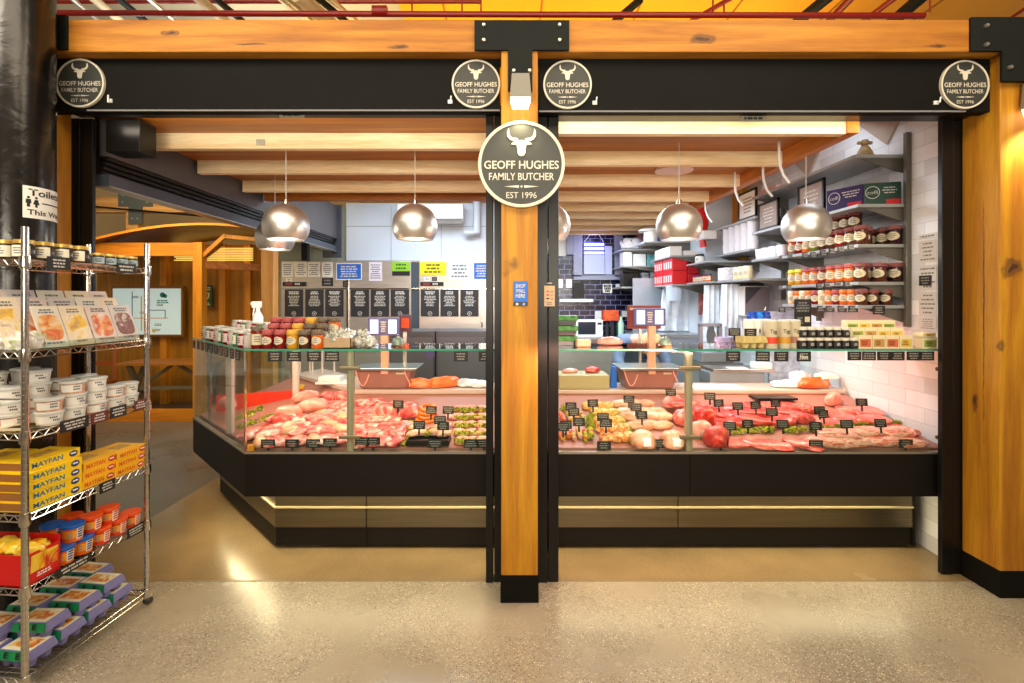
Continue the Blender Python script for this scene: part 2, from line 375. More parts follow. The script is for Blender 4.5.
# ================================================================ THE SETTING
FLOOR = floor_mat('speckled_concrete', (160, 149, 130), (56, 48, 38), .26, 1)
FLOOR2 = floor_mat('smooth_buff_floor', (140, 118, 84), (90, 76, 54), .2, .15)
FLOOR3 = floor_mat('dark_corridor_floor', (104, 96, 84), (80, 76, 68), .3, .3)
YF = 2.78
struct(MB().box(-7, 6, -3, YF, -.05, 0, FLOOR).build('floor'))
# the shop floor stops at a line running away from the camera; beyond it the darker corridor
mb = MB(); mb.box(-2.62, 3.0, YF, 9.0, -.05, -.001, FLOOR2); struct(mb.build('floor_shop'))
mb = MB(); mb.box(-9, -2.62, YF, 12.0, -.05, -.001, FLOOR3); struct(mb.build('floor_corridor'))
mb = MB(); mb.box(-7, 6, YF-.006, YF+.006, -.01, .001, mat('dark_floor_joint', (120, 100, 72), .5)); struct(mb.build('trim_1'))

# hall ceiling: yellow sheet with thin seams, pale service zone above the first bay
CEILY = mat('yellow_ceiling_sheet', (232, 158, 22), .6, var=.06, scale=2)
mb = MB(); mb.box(-1.0, 9, 2.9, 9, 4.30, 4.36, CEILY)
for k in range(9): mb.box(-.6+k*.9, -.585+k*.9, 2.9, 9, 4.292, 4.3, mat('ceiling_seam', (150, 96, 20), .6))
struct(mb.build('ceiling'))
mb = MB(); mb.box(-9, -1.0, 2.9, 9, 4.5, 4.56, mat('grey_soffit', (190, 188, 170), .7, var=.1, scale=2)); struct(mb.build('ceiling_services'))
struct(MB().box(-9, 9, 9.0, 9.1, 2.6, 5, mat('hall_far_wall', (190, 150, 80), .8)).build('wall_hall_far'))
# the rest of the hall behind the camera: a plain ceiling that closes it, so the metal has a room to mirror
struct(MB().box(-7, 7, -4, 2.0, 5.0, 5.06, mat('hall_ceiling_paint', (196, 176, 140), .8)).build('ceiling_hall'))
struct(MB().box(-7, 7, -3.6, -3.5, 0, 5, mat('hall_back_paint', (160, 140, 112), .8, var=.2, scale=1)).build('wall_hall_back'))

# walls of the shop
WALLR = brick_mat('white_wall_tile', (212, 212, 216), (194, 194, 198), .30, .10, 'yz', .35, .0015)
struct(MB().box(2.69, 2.75, 2.86, 7.75, 0, 3.0, WALLR).build('wall_right'))
NAVY = brick_mat('navy_metro_tile', (15, 15, 42), (125, 130, 165), .16, .08, 'xz', .2, .005)
struct(MB().box(.1, 2.69, 7.62, 7.7, 0, 3.2, NAVY).build('wall_back'))
WPANEL = mat('white_cold_room_panel', (206, 218, 232), .4)
mb = MB(); mb.box(-2.42, .1, 7.30, 7.7, 2.175, 3.05, WPANEL); mb.box(-2.42, .1, 7.285, 7.3, 2.165, 2.19, STEEL)
for x in (-1.75, -1.0, -.25): mb.box(x, x+.004, 7.296, 7.3, 2.19, 3.0, GREYINK)
mb.box(-2.42, .1, 7.294, 7.3, 2.70, 2.706, GREYINK)
struct(mb.build('wall_cold_room_upper'))
struct(MB().box(-2.42, .1, 7.35, 7.7, 0, 2.175, mat('cold_room_grey', (150, 146, 140), .5)).build('wall_cold_room'))
struct(MB().box(-3.45, -2.42, 7.36, 7.42, 0, 3.0, mat('grey_green_wall', (150, 156, 140), .7)).build('wall_return'))
struct(MB().box(-2.42, .1, 4.85, 7.7, 3.22, 3.28, mat('plaster_buff', (205, 180, 165), .8)).build('ceiling_cold_room'))
struct(MB().box(2.06, 2.75, 2.86, 7.7, 3.0, 3.04, mat('white_plaster', (214, 218, 226), .8)).build('ceiling_right_bay'))
# timber roof over the shop: deck, joists, longitudinal beam
mb = MB(); mb.box(-2.42, .10, 2.86, 4.86, 2.68, 2.74, DECK); struct(mb.build('ceiling_deck'))
mb = MB(); mb.box(.10, 2.0, 2.86, 7.7, 2.68, 2.74, DECK); struct(mb.build('ceiling_deck_right'))
struct(MB().box(-2.42, .1, 4.86, 4.92, 2.68, 3.22, mat('buff_boarding', (190, 160, 140), .8)).build('wall_bulkhead'))
for k, y in enumerate((3.157, 3.77, 4.41, 4.80)):
    struct(MB().box(-2.40, .10, y, y+.055, 2.58, 2.68, JOIST if k < 3 else DECK).build('ceiling_joist'))
for y in (2.875, 3.54, 4.19, 4.83, 5.36, 5.86, 6.36, 6.86, 7.30):
    struct(MB().box(.10, 1.99, y, y+.055, 2.58, 2.68, JOIST).build('ceiling_joist'))
struct(MB().box(1.99, 2.06, 2.86, 7.6, 2.58, 2.74, OAKY).build('ceiling_beam'))
struct(MB().box(2.58, 2.68, 5.45, 5.62, 1.6, 3.2, POST).build('wall_post'))
struct(MB().box(.06, .10, 2.86, 7.3, 2.5, 3.2, DECK).build('ceiling_beam_long'))
# slanting shadows high on the right wall, laid on as thin beige triangles
BEIGE = mat('beige_wall_shadow', (186, 164, 148), .8)
for y in (3.2, 4.1, 5.0, 5.9):
    struct(MB().prism([(y, 3.0), (y+.60, 3.0), (y+.25, 2.70)], 2.672, 2.69, BEIGE, 'yz').build('wall_shadow_patch'))
# black roller-shutter box along the corridor side
DKPANEL = mat('dark_shutter_panel', (84, 80, 82), .4, var=.12, scale=1.2)
DKBLUE = mat('blue_grey_steel', (62, 66, 78), .4, var=.1)
mb = MB(); mb.box(-2.48, -2.42, 2.95, 6.9, 2.47, 2.93, DKPANEL); mb.box(-2.50, -2.41, 2.95, 6.9, 2.29, 2.36, DKBLUE)
for k in range(4): mb.box(-2.475+.012*k, -2.455+.012*k, 2.95, 6.9, 2.36+.028*k, 2.38+.028*k, BLACK)
mb.box(-2.50, -2.47, 2.95, 6.9, 2.36, 2.93, BLACK); mb.box(-2.505, -2.405, 2.95, 6.9, 2.283, 2.29, ZINC)
struct(mb.build('wall_shutter_box'))
struct(MB().box(-2.62, -2.36, 6.9, 6.96, 2.2, 2.95, DKBLUE).build('wall_shutter_end'))
struct(MB().box(-2.52, -2.40, 4.98, 5.10, 0, 2.29, wood('corner_post_wood', (186, 128, 58), (216, 162, 88), 'z', rough=.6)).build('wall_corner_post'))
struct(MB().box(-2.50, -2.43, 5.9, 5.98, 2.08, 2.29, BLACKM).build('wall_shutter_post'))

# ================================================================ TIMBER FACADE
def post(x0, x1, y0, y1, label, ztop=2.92):
    t = thing('timber_post', label, 'post', ((x0+x1)/2, (y0+y1)/2, 0))
    a, b_ = (x1-x0)/2, (y1-y0)/2
    MB().box(-a, a, -b_, b_, .14, ztop, POST).build('post_shaft', t, .006)
    MB().box(-a-.004, a+.004, -b_-.004, b_+.004, 0, .145, BLACKM).build('metal_shoe', t, .002)
    return t
post(-.036, .158, 2.58, 2.72, 'square honey timber post between the two shop openings, black metal shoe')
post(2.642, 2.86, 2.62, 2.84, 'thick honey timber post with a knot, beside the meat counter white tiled end')
post(-2.72, -2.52, 2.62, 2.82, 'timber post mostly hidden behind the round black steel column')
def beam(x0, x1, label):
    t = MB().box(x0, x1, 2.60, 2.78, 2.922, 3.095, BEAM).build('timber_beam', None, .006); return tag(t, label, 'beam')
beam(-2.72, .06, 'long honey timber beam over the corner end of the counter')
beam(.064, 2.86, 'honey timber beam with a large dark knot over the right-hand shop opening')
# steel connector plates
def bolt(mb, x, y, z): mb.lathe([(.012, 0), (.012, -.008), (.008, -.016), (0, -.017)], ZINC, (x, y, z), 8, axis='y')
def bracket(label, outline, bolts, y=2.578):
    t = thing('steel_bracket', label, 'bracket', (0, 0, 0))
    MB().prism(outline, y, y+.016, PLATE).build('plate', t, .001)
    for bx, bz in bolts:
        b_ = MB(); bolt(b_, bx, y, bz); b_.build('bolt', t)
    return t
bracket('dark T-shaped steel plate joining both timber beams above the middle post',
        [(-.176, 3.07), (-.176, 2.914), (.0, 2.914), (.0, 2.70), (.128, 2.70), (.128, 2.914), (.322, 2.914), (.322, 3.07)],
        [(-.127, 3.04), (.27, 3.04), (-.127, 2.96), (.27, 2.96), (.03, 2.80), (.113, 2.80)], 2.562)
bracket('dark steel plate with three bolts at the beam end above the thick knotty post',
        [(2.455, 3.10), (2.455, 2.92), (2.62, 2.92), (2.62, 2.76), (2.90, 2.76), (2.90, 3.10)],
        [(2.53, 3.05), (2.53, 2.95), (2.655, 2.83)], 2.585)
bracket('dark steel plate at the beam end half hidden behind the black column',
        [(-2.73, 3.11), (-2.73, 2.93), (-2.34, 2.93), (-2.34, 3.11)], [(-2.6, 3.06), (-2.6, 2.97)], 2.585)
# fascia boards
t = thing('fascia_board', 'long black fascia board over the corner end of the counter', 'fascia', (0, 0, 0))
MB().box(-2.516, -.045, 2.67, 2.73, 2.635, 2.92, BLACKM).build('board', t, .002); MB().box(-2.3, -.045, 2.664, 2.672, 2.632, 2.640, GREYINK).build('lip', t)  # grey lip stands in for the highlight along the board's lower edge
t = thing('fascia_board', 'black fascia board over the opening with the wall of jam shelves', 'fascia', (0, 0, 0))
MB().box(.168, 2.638, 2.67, 2.73, 2.63, 2.92, BLACKM).build('board', t, .002); MB().box(.168, 2.5, 2.664, 2.672, 2.627, 2.635, GREYINK).build('lip', t)  # lip again paints the thin highlight at the foot of the board
# shutter guides and head boxes
def guide(x0, x1, label, y0=2.76, y1=2.85):
    t = thing('shutter_guide', label, 'shutter guide', (0, 0, 0))
    m_ = (x0+x1)/2
    MB().box(x0, m_-.003, y0, y1, 0, 2.66, BLACK).build('outer_rail', t, .003)
    MB().box(m_+.003, x1, y0+.006, y1, 0, 2.66, BLACK).build('inner_rail', t, .003)
guide(2.528, 2.66, 'black steel shutter guide standing against the thick knotty post', 2.842, 2.872)
guide(-2.56, -2.425, 'black steel shutter guide beside the chrome rack', 2.842, 2.872)
guide(-.125, -.037, 'black shutter guide closing the corner counter opening at the middle post')
guide(.165, .287, 'black shutter guide carrying the small beige notice')
def headbox(x0, x1, label, z0=2.655):
    o = MB().box(x0, x1, 2.74, 2.86, z0, 2.90, BLACK).build('shutter_head_box', None, .003); tag(o, label, 'shutter box')
headbox(-2.50, -.125, 'black shutter head box above the corner counter opening', 2.665)
headbox(.287, 2.63, 'black shutter head box above the opening with jam shelves', 2.645)
tag(MB().box(-2.36, -2.16, 2.862, 3.0, 2.47, 2.66, BLACK).build('shutter_motor_box', None, .004), 'square black motor box in the top corner by the side shutter', 'motor box')
for px, lab in ((292, 'small white maker plate under the fascia over the corner counter'), (753, 'small white maker plate under the fascia over the jam shelf opening')):
    mb = MB(); c = at(px, 117 if px > 500 else 113.5, 2.735); mb.box(c.x-.07, c.x+.07, 2.731, 2.74, c.z-.024, c.z+.024, mat('aluminium_plate', (130, 126, 108), .5))
    scribble(mb, (c.x, 2.731, c.z), .12, .036, 2, INK, seed=px, fill=.7)
    tag(mb.build('maker_plate'), lab, 'plate')

# ---------------------------------------------------------------- signs
def bull(mb, c, s, m, y0, y1):
    cx, cz = c
    head = [(-.30, .34), (-.12, .38), (.12, .38), (.30, .34), (.62, .22), (.72, .10), (.48, .06), (.34, .06), (.27, -.30), (.27, -.48), (.18, -.66), (0, -.72),
            (-.18, -.66), (-.27, -.48), (-.27, -.30), (-.34, .06), (-.48, .06), (-.72, .10), (-.62, .22)]
    mb.prism([(cx+a*s, cz+b_*s) for a, b_ in head], y0, y1, m)
    for q in (-1, 1):
        horn = [(.24, .30), (.50, .30), (.80, .42), (.98, .66), (.98, .96), (.86, 1.18), (.84, .90), (.76, .66), (.60, .54), (.40, .52), (.24, .50)]
        mb.prism([(cx+q*a*s, cz+b_*s) for a, b_ in horn], y0, y1, m)
def round_sign(px, py, Y, r, label, name='round_sign', th=.012):
    c = at(px, py, Y); t = thing(name, label, 'sign', (c.x, Y, c.z))
    MB().disc((0, 0, 0), r*.95, SIGNB, th, seg=56).build('sign_board', t)
    MB().disc((0, -.003, 0), r, SIGNW, th+.003, seg=56, inner=r*.93).build('rim', t)
    mb = MB(); bull(mb, (0, r*.42), r*.34, SIGNW, -.003, -.0002); mb.build('bull_emblem', t)
    mb = MB()
    put_text(mb, 'GEOFF HUGHES', (0, -.002, r*-.02), r*1.72, r*.19, SIGNW, bold=.012)
    put_text(mb, 'FAMILY BUTCHER', (0, -.002, r*-.29), r*1.50, r*.17, SIGNW, bold=.008)
    put_text(mb, 'EST 1996', (0, -.002, r*-.72), r*.70, r*.14, SIGNW)
    mb.build('lettering', t)
    mb = MB(); mb.prism([(-r*.40, -r*.52), (-r*.06, -r*.49), (-r*.06, -r*.55)], -.002, -.0002, SIGNW); mb.prism([(r*.40, -r*.52), (r*.06, -r*.49), (r*.06, -r*.55)], -.002, -.0002, SIGNW)
    mb.disc((0, -.002, -r*.52), r*.025, SIGNW, .0018, seg=10); mb.build('ornament', t)
    return t
round_sign(521.5, 164, 2.545, .226, 'large round black sign with bull head hung on the middle post', th=.02)
round_sign(80, 83, 2.655, .132, 'small round bull-head sign at the column end of the fascia')
round_sign(476, 84, 2.655, .132, 'small round bull-head sign on the fascia beside the T-plate, above the pendant lamps')
round_sign(567.5, 84.5, 2.655, .132, 'small round bull-head sign directly above the large round sign, jam shelf side')
round_sign(965, 84.5, 2.655, .132, 'small round bull-head sign at the thick knotty post end of the fascia')
for px, py, lab in ((109, 100, 'tiny white hook beside the bull sign at the column end'), (450, 101, 'tiny white hook beside the bull sign near the T-plate'),
                    (595, 102, 'tiny white hook on the fascia just past the large round sign'), (937, 102, 'tiny white hook beside the bull sign near the knotty post')):
    c = at(px, py, 2.66); mb = MB(); mb.box(c.x-.012, c.x+.012, 2.662, 2.67, c.z-.012, c.z+.008, WHITE); mb.tube([(c.x, 2.66, c.z), (c.x+.004, 2.648, c.z-.006), (c.x+.008, 2.645, c.z+.022)], .004, WHITE, 6)
    tag(mb.build('wall_hook'), lab, 'hook')
# wall lamps on the posts
def wall_lamp(c, label, s=1.0):
    t = thing('wall_lamp', label, 'lamp', c)
    MB().prism([(-.055*s, -.05*s), (.055*s, -.05*s), (.045*s, .07*s), (-.045*s, .07*s)], -.085, 0, mat('grey_lamp_metal', (120, 116, 104), .4)).build('housing', t, .003)
    MB().prism([(-.040*s, -.085*s), (.040*s, -.085*s), (.052*s, -.05*s), (-.052*s, -.05*s)], -.078, -.005, mat('lit_lamp_glass', (255, 244, 214), .4, emit=5)).build('diffuser', t)
    spot('wall_lamp_beam', (c[0], c[1]-.05, c[2]-.10*s), 13 if c[0] < 1 else 30, (1, .85, .5), (c[0], c[1]-.01, 0), 1.9, .8, .03)
wall_lamp((.064, 2.56, Z(92, 2.54)), 'lit wall lamp on the middle post just above the large round sign')
wall_lamp((2.79, 2.60, Z(98, 2.58)), 'lit wall lamp on the thick knotty post at the frame edge', 1.15)
# stickers
t = thing('payment_sticker', 'blue sticker with white writing on the middle timber post', 'sticker', at(520.5, 293.5, 2.574))
MB().box(-.037, .037, 0, .004, -.045, .065, BLUE).build('sticker_face', t, .002)
MB().box(-.037, .037, 0, .004, -.065, -.046, mat('navy_strip', (24, 26, 50), .5)).build('base_strip', t)
mb = MB()
for k, s_ in enumerate(('SHOP', 'SMALL', 'HERE')): put_text(mb, s_, (0, -.001, .040-.026*k), .05, .020, CHALK, bold=.02)
mb.build('lettering', t)
mb = MB(); mb.disc((-.018, -.001, -.056), .0075, CHALK, .001, seg=14); mb.disc((.018, -.001, -.056), .0075, mat('pale_blue', (120, 160, 220), .5), .001, seg=14); mb.build('card_logos', t)
t = thing('notice', 'small beige notice with dark marks on the black shutter guide', 'notice', at(549.5, 296, 2.755))
MB().box(-.03, .03, 0, .004, -.058, .058, mat('beige_notice', (215, 180, 140), .6)).build('card', t)
mb = MB(); scribble(mb, (0, 0, .072), .046, .011, 1, CHALK, seed=4); 
for k in range(3): mb.box(-.018, -.002, -.001, 0, .022-.02*k, .030-.02*k, RED if k < 2 else INK); scribble(mb, (.014, 0, .024-.02*k), .02, .012, 2, GREYINK, seed=k)
scribble(mb, (0, 0, -.042), .04, .02, 2, GREYINK, seed=9); mb.build('print', t)

# ---------------------------------------------------------------- round black column with the toilets sign
COL = blotch('black_mottled_steel', [(.3, (12, 11, 10)), (.62, (26, 22, 19)), (.8, (50, 38, 28))], 7, .22, .35)
cc = Vector((-2.45, 2.43, 0)); R_ = .15
t = thing('steel_column', 'round glossy black steel column behind the chrome rack', 'column', cc)
MB().lathe([(R_, 0), (R_, 4.5)], COL, seg=48).build('shaft', t); MB().lathe([(R_+.006, 0), (R_+.006, .02), (R_, .02)], COL, seg=32).build('base_ring', t)
phi0 = math.atan2(-2.43, 2.45)   # direction from the column to the camera
def on_col(a, b_, z0, ang0, r): an = ang0+a/r; return Vector((cc.x+r*math.cos(an), cc.y+r*math.sin(an), z0+b_))
t = thing('toilets_sign', 'white paper sign with walking figures and an arrow wrapped on the black column', 'sign', (0, 0, 0))
ang = phi0+.84; zs = 2.075; r1 = R_+.0015
sw, sh = .21, .155
mb = MB(); mb.sheet([[on_col(-sw/2+sw*k/16, q, zs, ang, r1) for k in range(17)] for q in (-sh/2, sh/2)], PAPER); mb.build('paper', t)
mb = MB()
def bend(dx, dz): return lambda a, b_: on_col(a+dx, b_+dz, zs, ang, r1+.001)
put_text(mb, 'Toilets', (0, 0, 0), .17, .034, INK, bold=.02, fn=bend(.0, .048)); put_text(mb, 'This Way', (0, 0, 0), .18, .034, INK, bold=.02, fn=bend(0, -.052)); mb.build('lettering', t)
mb = MB()
for q, dx in ((0, -.085), (1, -.055)):
    fn = bend(dx, 0)
    hd = [fn(.006*math.cos(a*.7854), .022+.006*math.sin(a*.7854)) for a in range(8)]; mb.add(hd, [tuple(range(8))], INK)
    body = [(-.009, .014), (.009, .014), (.011, -.006), (.006, -.006), (.006, -.024), (-.006, -.024), (-.006, -.006), (-.011, -.006)] if not q else [(-.006, .014), (.006, .014), (.013, -.010), (.005, -.010), (.005, -.024), (-.005, -.024), (-.005, -.010), (-.013, -.010)]
    mb.add([fn(*p) for p in body], [tuple(range(8))], INK)
fn = bend(.03, 0)
for k in range(6): mb.add([fn(-.06+.018*k, -.003), fn(-.042+.018*k, -.003), fn(-.042+.018*k, .003), fn(-.06+.018*k, .003)], [(0, 1, 2, 3)], INK)
mb.add([fn(.045, .010), fn(.045, -.010), fn(.062, 0)], [(0, 1, 2)], INK); mb.build('symbols', t)

# ---------------------------------------------------------------- services under the hall ceiling
REDPIPE = mat('red_sprinkler_pipe', (128, 16, 10), .4)
def pipe(name, label, cat, pts, r, m, group=None):
    return tag(MB().tube(pts, r, m, 10).build(name), label, cat, group)
pipe('sprinkler_pipe', 'long red sprinkler pipe running above both timber beams', 'pipe', [(-5, 3.39, 3.60), (2.9, 3.40, 3.58)], .020, REDPIPE)
pipe('sprinkler_pipe', 'thin red pipe just above the long pipe over the corner counter', 'pipe', [(-5, 3.7, 3.86), (-.2, 3.7, 3.86)], .014, REDPIPE)
for px in (384,): tag(MB().lathe([(.035, -.05), (.035, .05)], REDPIPE, at(px-4, 11, 3.39), 14, axis='x').build('pipe_coupling'), 'red pipe coupling near the T-plate', 'coupling')
for i, (a, b_, m_, r) in enumerate((((640, 0), (612, 24), PLATE, .03), ((735, -4), (686, 24), REDPIPE, .02), ((832, -6), (795, 24), PLATE, .045), ((855, -6), (826, 24), REDPIPE, .028),
                              ((900, -6), (860, 24), REDPIPE, .024), ((925, -6), (890, 24), PLATE, .05), ((1040, -2), (1005, 22), REDPIPE, .012))):
    z_ = 3.9+.05*(i % 3); ya = (z_-H)*F/(CY-a[1]); yb = (z_-H)*F/(CY-b_[1])
    pipe('service_pipe' , ['short black duct crossing over the small maker plate bay', 'slanting red pipe beyond the first black duct over the jam shelf opening', 'black duct between two red pipes', 'red pipe touching the fat black duct',
          'last fat red pipe before the final black duct', 'widest black duct close to the knotty post', 'thin red pipe end above the knotty post plate'][i], 'pipe', [(X(a[0], ya), ya, z_), (X(b_[0], yb), yb, z_)], r, m_)
for i, (px, w_) in enumerate(((88, 3), (110, 5), (135, 4), (165, 3), (215, 6), (232, 4), (300, 6), (318, 9), (335, 4), (345, 4))):
    z_ = 3.75; ya = (z_-H)*F/(CY+6); yb = (z_-H)*F/(CY-26); dx = 22
    pipe('ceiling_tray' if i % 3 == 0 else 'ceiling_conduit', f'{ORD[i]} slanting service run above the corner beam counting from the black column', 'conduit',
         [(X(px-dx, ya), ya, z_), (X(px+dx*.6, yb), yb, z_+.02)], w_*.006, [ZINC, mat('buff_duct', (200, 180, 140), .5), PLATE][i % 3], 'services above the corner beam')
for i, px in enumerate((412, 462, 481, 713, 724, 930)):
    z_ = 4.25; y_ = 3.39
    pipe('pipe_hanger', f'{ORD[i]} thin drop rod beside the red pipe counting from the corner', 'rod', [(X(px, y_), y_, 3.6), (X(px, y_), y_, 4.28)], .006, REDPIPE, 'drop rods at the red pipe')
# ================================================================ PENDANT LAMPS
SHADE = mat('polished_aluminium_shade', (222, 217, 210), .40, .95, var=.10, scale=2, stretch=(3, 3, .4))
SHADEIN = mat('white_shade_lining', (250, 244, 232), .5)
BULB = mat('lit_bulb', (255, 246, 226), .5, emit=9)
CORD = mat('pale_cord', (212, 206, 200), .5)
def lamp_parts():
    R = .152; mb = MB()
    prof = [(.012, R*1.0)]+[(R*math.sin(a), R*math.cos(a)) for a in [math.radians(q) for q in range(8, 133, 6)]]
    inn = [(r*.975, z*.975) for r, z in prof[::-1]]
    mb.lathe(prof, SHADE, seg=48); a = mb.mesh('shade')
    mb = MB(); mb.lathe(inn[:-1], SHADEIN, seg=40); b_ = mb.mesh('lining')
    mb = MB(); mb.lathe([(0, -.062), (.10, -.060), (.112, -.05), (.09, -.02), (.03, .0), (.02, .03), (0, .03)], BULB, seg=28); c = mb.mesh('bulb')
    mb = MB(); mb.lathe([(.0, .185), (.012, .18), (.018, .15), (.0, .148)], CHROME, seg=14); d = mb.mesh('cap')
    return a, b_, c, d
LP = lamp_parts()
for px, Y, lab in ((286, 3.33, 'front globe lamp of the overlapping pair near the shutter box'),
                   (275, 4.0, 'rear globe lamp half hidden in the overlapping pair near the shutter box'),
                   (415, 3.33, 'globe lamp hanging alone between the corner pair and the middle post'),
                   (548, 3.33, 'globe lamp almost hidden behind the middle post'),
                   (679, 3.33, 'globe lamp hanging in front of the red cartons shelf'),
                   (806, 3.33, 'globe lamp hanging in front of the jam jar shelves')):
    t = thing('pendant_lamp', lab, 'lamp', (X(px, Y), Y, 2.105), 0, 'globe pendants over the counter')
    sh_ = mobj('shade', LP[0], t); mobj('shade_lining', LP[1], sh_); mobj('bulb', LP[2], t); mobj('cap', LP[3], t)
    MB().tube([(0, 0, .15), (0, 0, .57)], .0028, CORD, 6).build('cord', t)
    point('pendant_glow', (X(px, Y), Y, 2.105-.13), 5.0, (1, .90, .72), .07)
tag(MB().lathe([(0, 0), (.15, 0), (.155, .012), (.15, .02), (0, .02)], mat('pinkish_fitting', (214, 190, 178), .4), (X(674, 4.0), 4.0, 2.655), 32).build('ceiling_disc'), 'round flat pale fitting on the red-brown deck above the lamp', 'ceiling fitting')
for k, (px, py) in enumerate(((779, 153), (763, 170), (735, 182), (705, 202))):
    Yk = .98*F/(CY-py); c = at(px, py, Yk)
    pipe('cable_loop', f'white cable loop under the slanting beam, {ORD[k]} from the jam shelves', 'cable',
         [(c.x, c.y, 2.66), (c.x+.0, c.y, c.z-.02), (c.x+.005, c.y, c.z-.08), (c.x+.03, c.y, c.z-.15), (c.x+.07, c.y, c.z-.20)], .009, WHITE, 'white cables at the timber beam')
tag(MB().box(-1.62, -1.57, 3.14, 3.157, 2.60, 2.635, ZINC).build('ceiling_hook'), 'small metal hook plate on the pale joist above the corner lamps', 'hook')

# ================================================================ BUTCHER'S COUNTER
def deckz(y): return .705+.175*(y-3.0)
def zrow(y): return deckz(y)
D45 = math.sqrt(.5)
XJ = .0                      # the corner unit meets the straight unit behind the middle post
XR = 2.655
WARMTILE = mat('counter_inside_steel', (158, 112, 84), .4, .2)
LED = mat('lit_led_strip', (255, 240, 190), .5, emit=14)
def offs(d):                 # corner of the counter front, d behind the glass line
    return (-1.58+.414*d, 2.93+d)
def side_pt(s, d): x, y = offs(d); return (x-s*D45, y+s*D45)
def wall_run(mb, d, z0, z1, th, m, s_end=1.24, x_end=XJ):
    """a vertical skin of thickness th following the counter front and its 45 degree end"""
    p = [(x_end, 2.93+d), offs(d), side_pt(s_end, d)]; q = [(x_end, 2.93+d+th), offs(d+th), side_pt(s_end+.0, d+th)]
    vs = [(x, y, z) for z in (z0, z1) for x, y in p+q]
    mb.add(vs, [(0, 1, 7, 6), (1, 2, 8, 7), (3, 9, 10, 4), (4, 10, 11, 5), (0, 3, 4, 1), (1, 4, 5, 2), (6, 7, 10, 9), (7, 8, 11, 10), (0, 6, 9, 3), (2, 5, 11, 8)], m)
def slab_run(mb, d0, d1, z0a, z1a, th, m, s_end=1.24, x_end=XJ):
    a = [(x_end, 2.93+d0), offs(d0), side_pt(s_end, d0)]; b_ = [(x_end, 2.93+d1), offs(d1), side_pt(s_end, d1)]
    vs = [(x, y, z0a) for x, y in a]+[(x, y, z1a) for x, y in b_]; vs += [(x, y, z-th) for x, y, z in vs]
    mb.add(vs, [(0, 3, 4, 1), (1, 4, 5, 2), (6, 7, 10, 9), (7, 8, 11, 10), (0, 1, 7, 6), (1, 2, 8, 7), (3, 9, 10, 4), (4, 10, 11, 5), (0, 6, 9, 3), (2, 5, 11, 8)], m)
t = thing('display_counter', 'chilled glass counter with the slanting corner end, meat inside', 'counter', (0, 0, 0))
mb = MB(); wall_run(mb, 0, .43, .682, .02, PANELBLACK); mb.build('front_panel', t)
mb = MB(); wall_run(mb, -.004, .676, .688, .03, mat('steel_lip', (160, 152, 138), .35, .6)); mb.build('panel_lip', t)
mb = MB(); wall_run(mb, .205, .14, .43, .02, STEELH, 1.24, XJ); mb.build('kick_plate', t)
mb = MB(); wall_run(mb, .21, .025, .14, .02, PANELBLACK); mb.build('plinth', t)
mb = MB(); wall_run(mb, .195, .265, .275, .012, mat('kick_highlight_strip', (230, 214, 170), .3, .5), 1.22); mb.build('steel_bead', t)
mb = MB(); wall_run(mb, .19, .405, .418, .010, LED, 1.20); mb.build('led_strip', t)
mb = MB(); slab_run(mb, 0, .22, .43, .43, .01, PANELBLACK); mb.build('underside', t)
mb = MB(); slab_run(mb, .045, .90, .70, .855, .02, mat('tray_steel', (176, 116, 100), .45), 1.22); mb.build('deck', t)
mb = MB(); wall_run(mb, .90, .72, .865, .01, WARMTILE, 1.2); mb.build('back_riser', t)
mb = MB(); slab_run(mb, .90, 1.25, .893, .893, .03, mat('pale_worktop', (206, 182, 168), .35), 1.2); mb.build('worktop', t)
mb = MB(); wall_run(mb, 1.20, .05, .875, .015, PANELBLACK, 1.2); mb.build('back_panel', t)
mb = MB(); slab_run(mb, -.002, .40, 1.305, 1.305, .010, glass('shelf_glass', (225, 245, 238), .14), 1.24); mb.build('glass_shelf', t)
mb = MB(); wall_run(mb, -.004, 1.295, 1.306, .003, GREENEDGE, 1.24); mb.build('shelf_edge', t)
for (xa, xb) in ((-1.575, -.96), (-.945, XJ)):
    MB().box(xa, xb, 2.935, 2.941, .688, 1.294, GLASS).build('glass_pane', t)
ex, ey = side_pt(1.22, .005)
for s0, s1 in ((.01, .45), (.46, .85), (.86, 1.22)):
    p0, p1 = side_pt(s0, .006), side_pt(s1, .006)
    MB().bar((p0[0], p0[1], .991), (p1[0], p1[1], .991), .006, .606, GLASS).build('glass_pane', t)
p0, p1 = side_pt(1.22, .01), side_pt(1.22, .86)
MB().bar((p0[0], p0[1], .991), (p1[0], p1[1], .991), .006, .606, GLASS).build('end_glass', t)
MB().bar((p0[0], p0[1], .555), (p1[0]+.2, p1[1]+.2, .555), .02, .25, PANELBLACK).build('end_panel', t)
MB().bar((-2.27, 3.80, .795), (-1.63, 4.02, .80), .01, .13, mat('orange_red_liner', (232, 52, 20), .5)).build('end_liner', t)
POSTM = mat('upright_greyed_steel', (176, 168, 140), .35, .5); CLAMP = mat('clamp_bronze', (128, 118, 92), .4, .6)
def glass_post(x, y, z0, t, w_=.042, m=POSTM):
    return MB().box(x-w_/2, x+w_/2, y, y+.03, z0, 1.295, m).build('upright', t, .003)
def clamp(x, z, t, y=2.925, w_=.13):
    MB().box(x-w_/2, x+w_/2, y, y+.016, z-.012, z+.012, CLAMP).build('glass_clamp', t, .006)
up = glass_post(-.953, 2.945, .688, t); clamp(-.953, 1.19, up); clamp(-.953, .775, up)
PINKPOST = mat('pale_post', (226, 206, 192), .35)
p = side_pt(.45, .05); MB().box(p[0]-.02, p[0]+.02, p[1]-.02, p[1]+.02, .70, 1.295, PINKPOST).build('upright', t, .003)
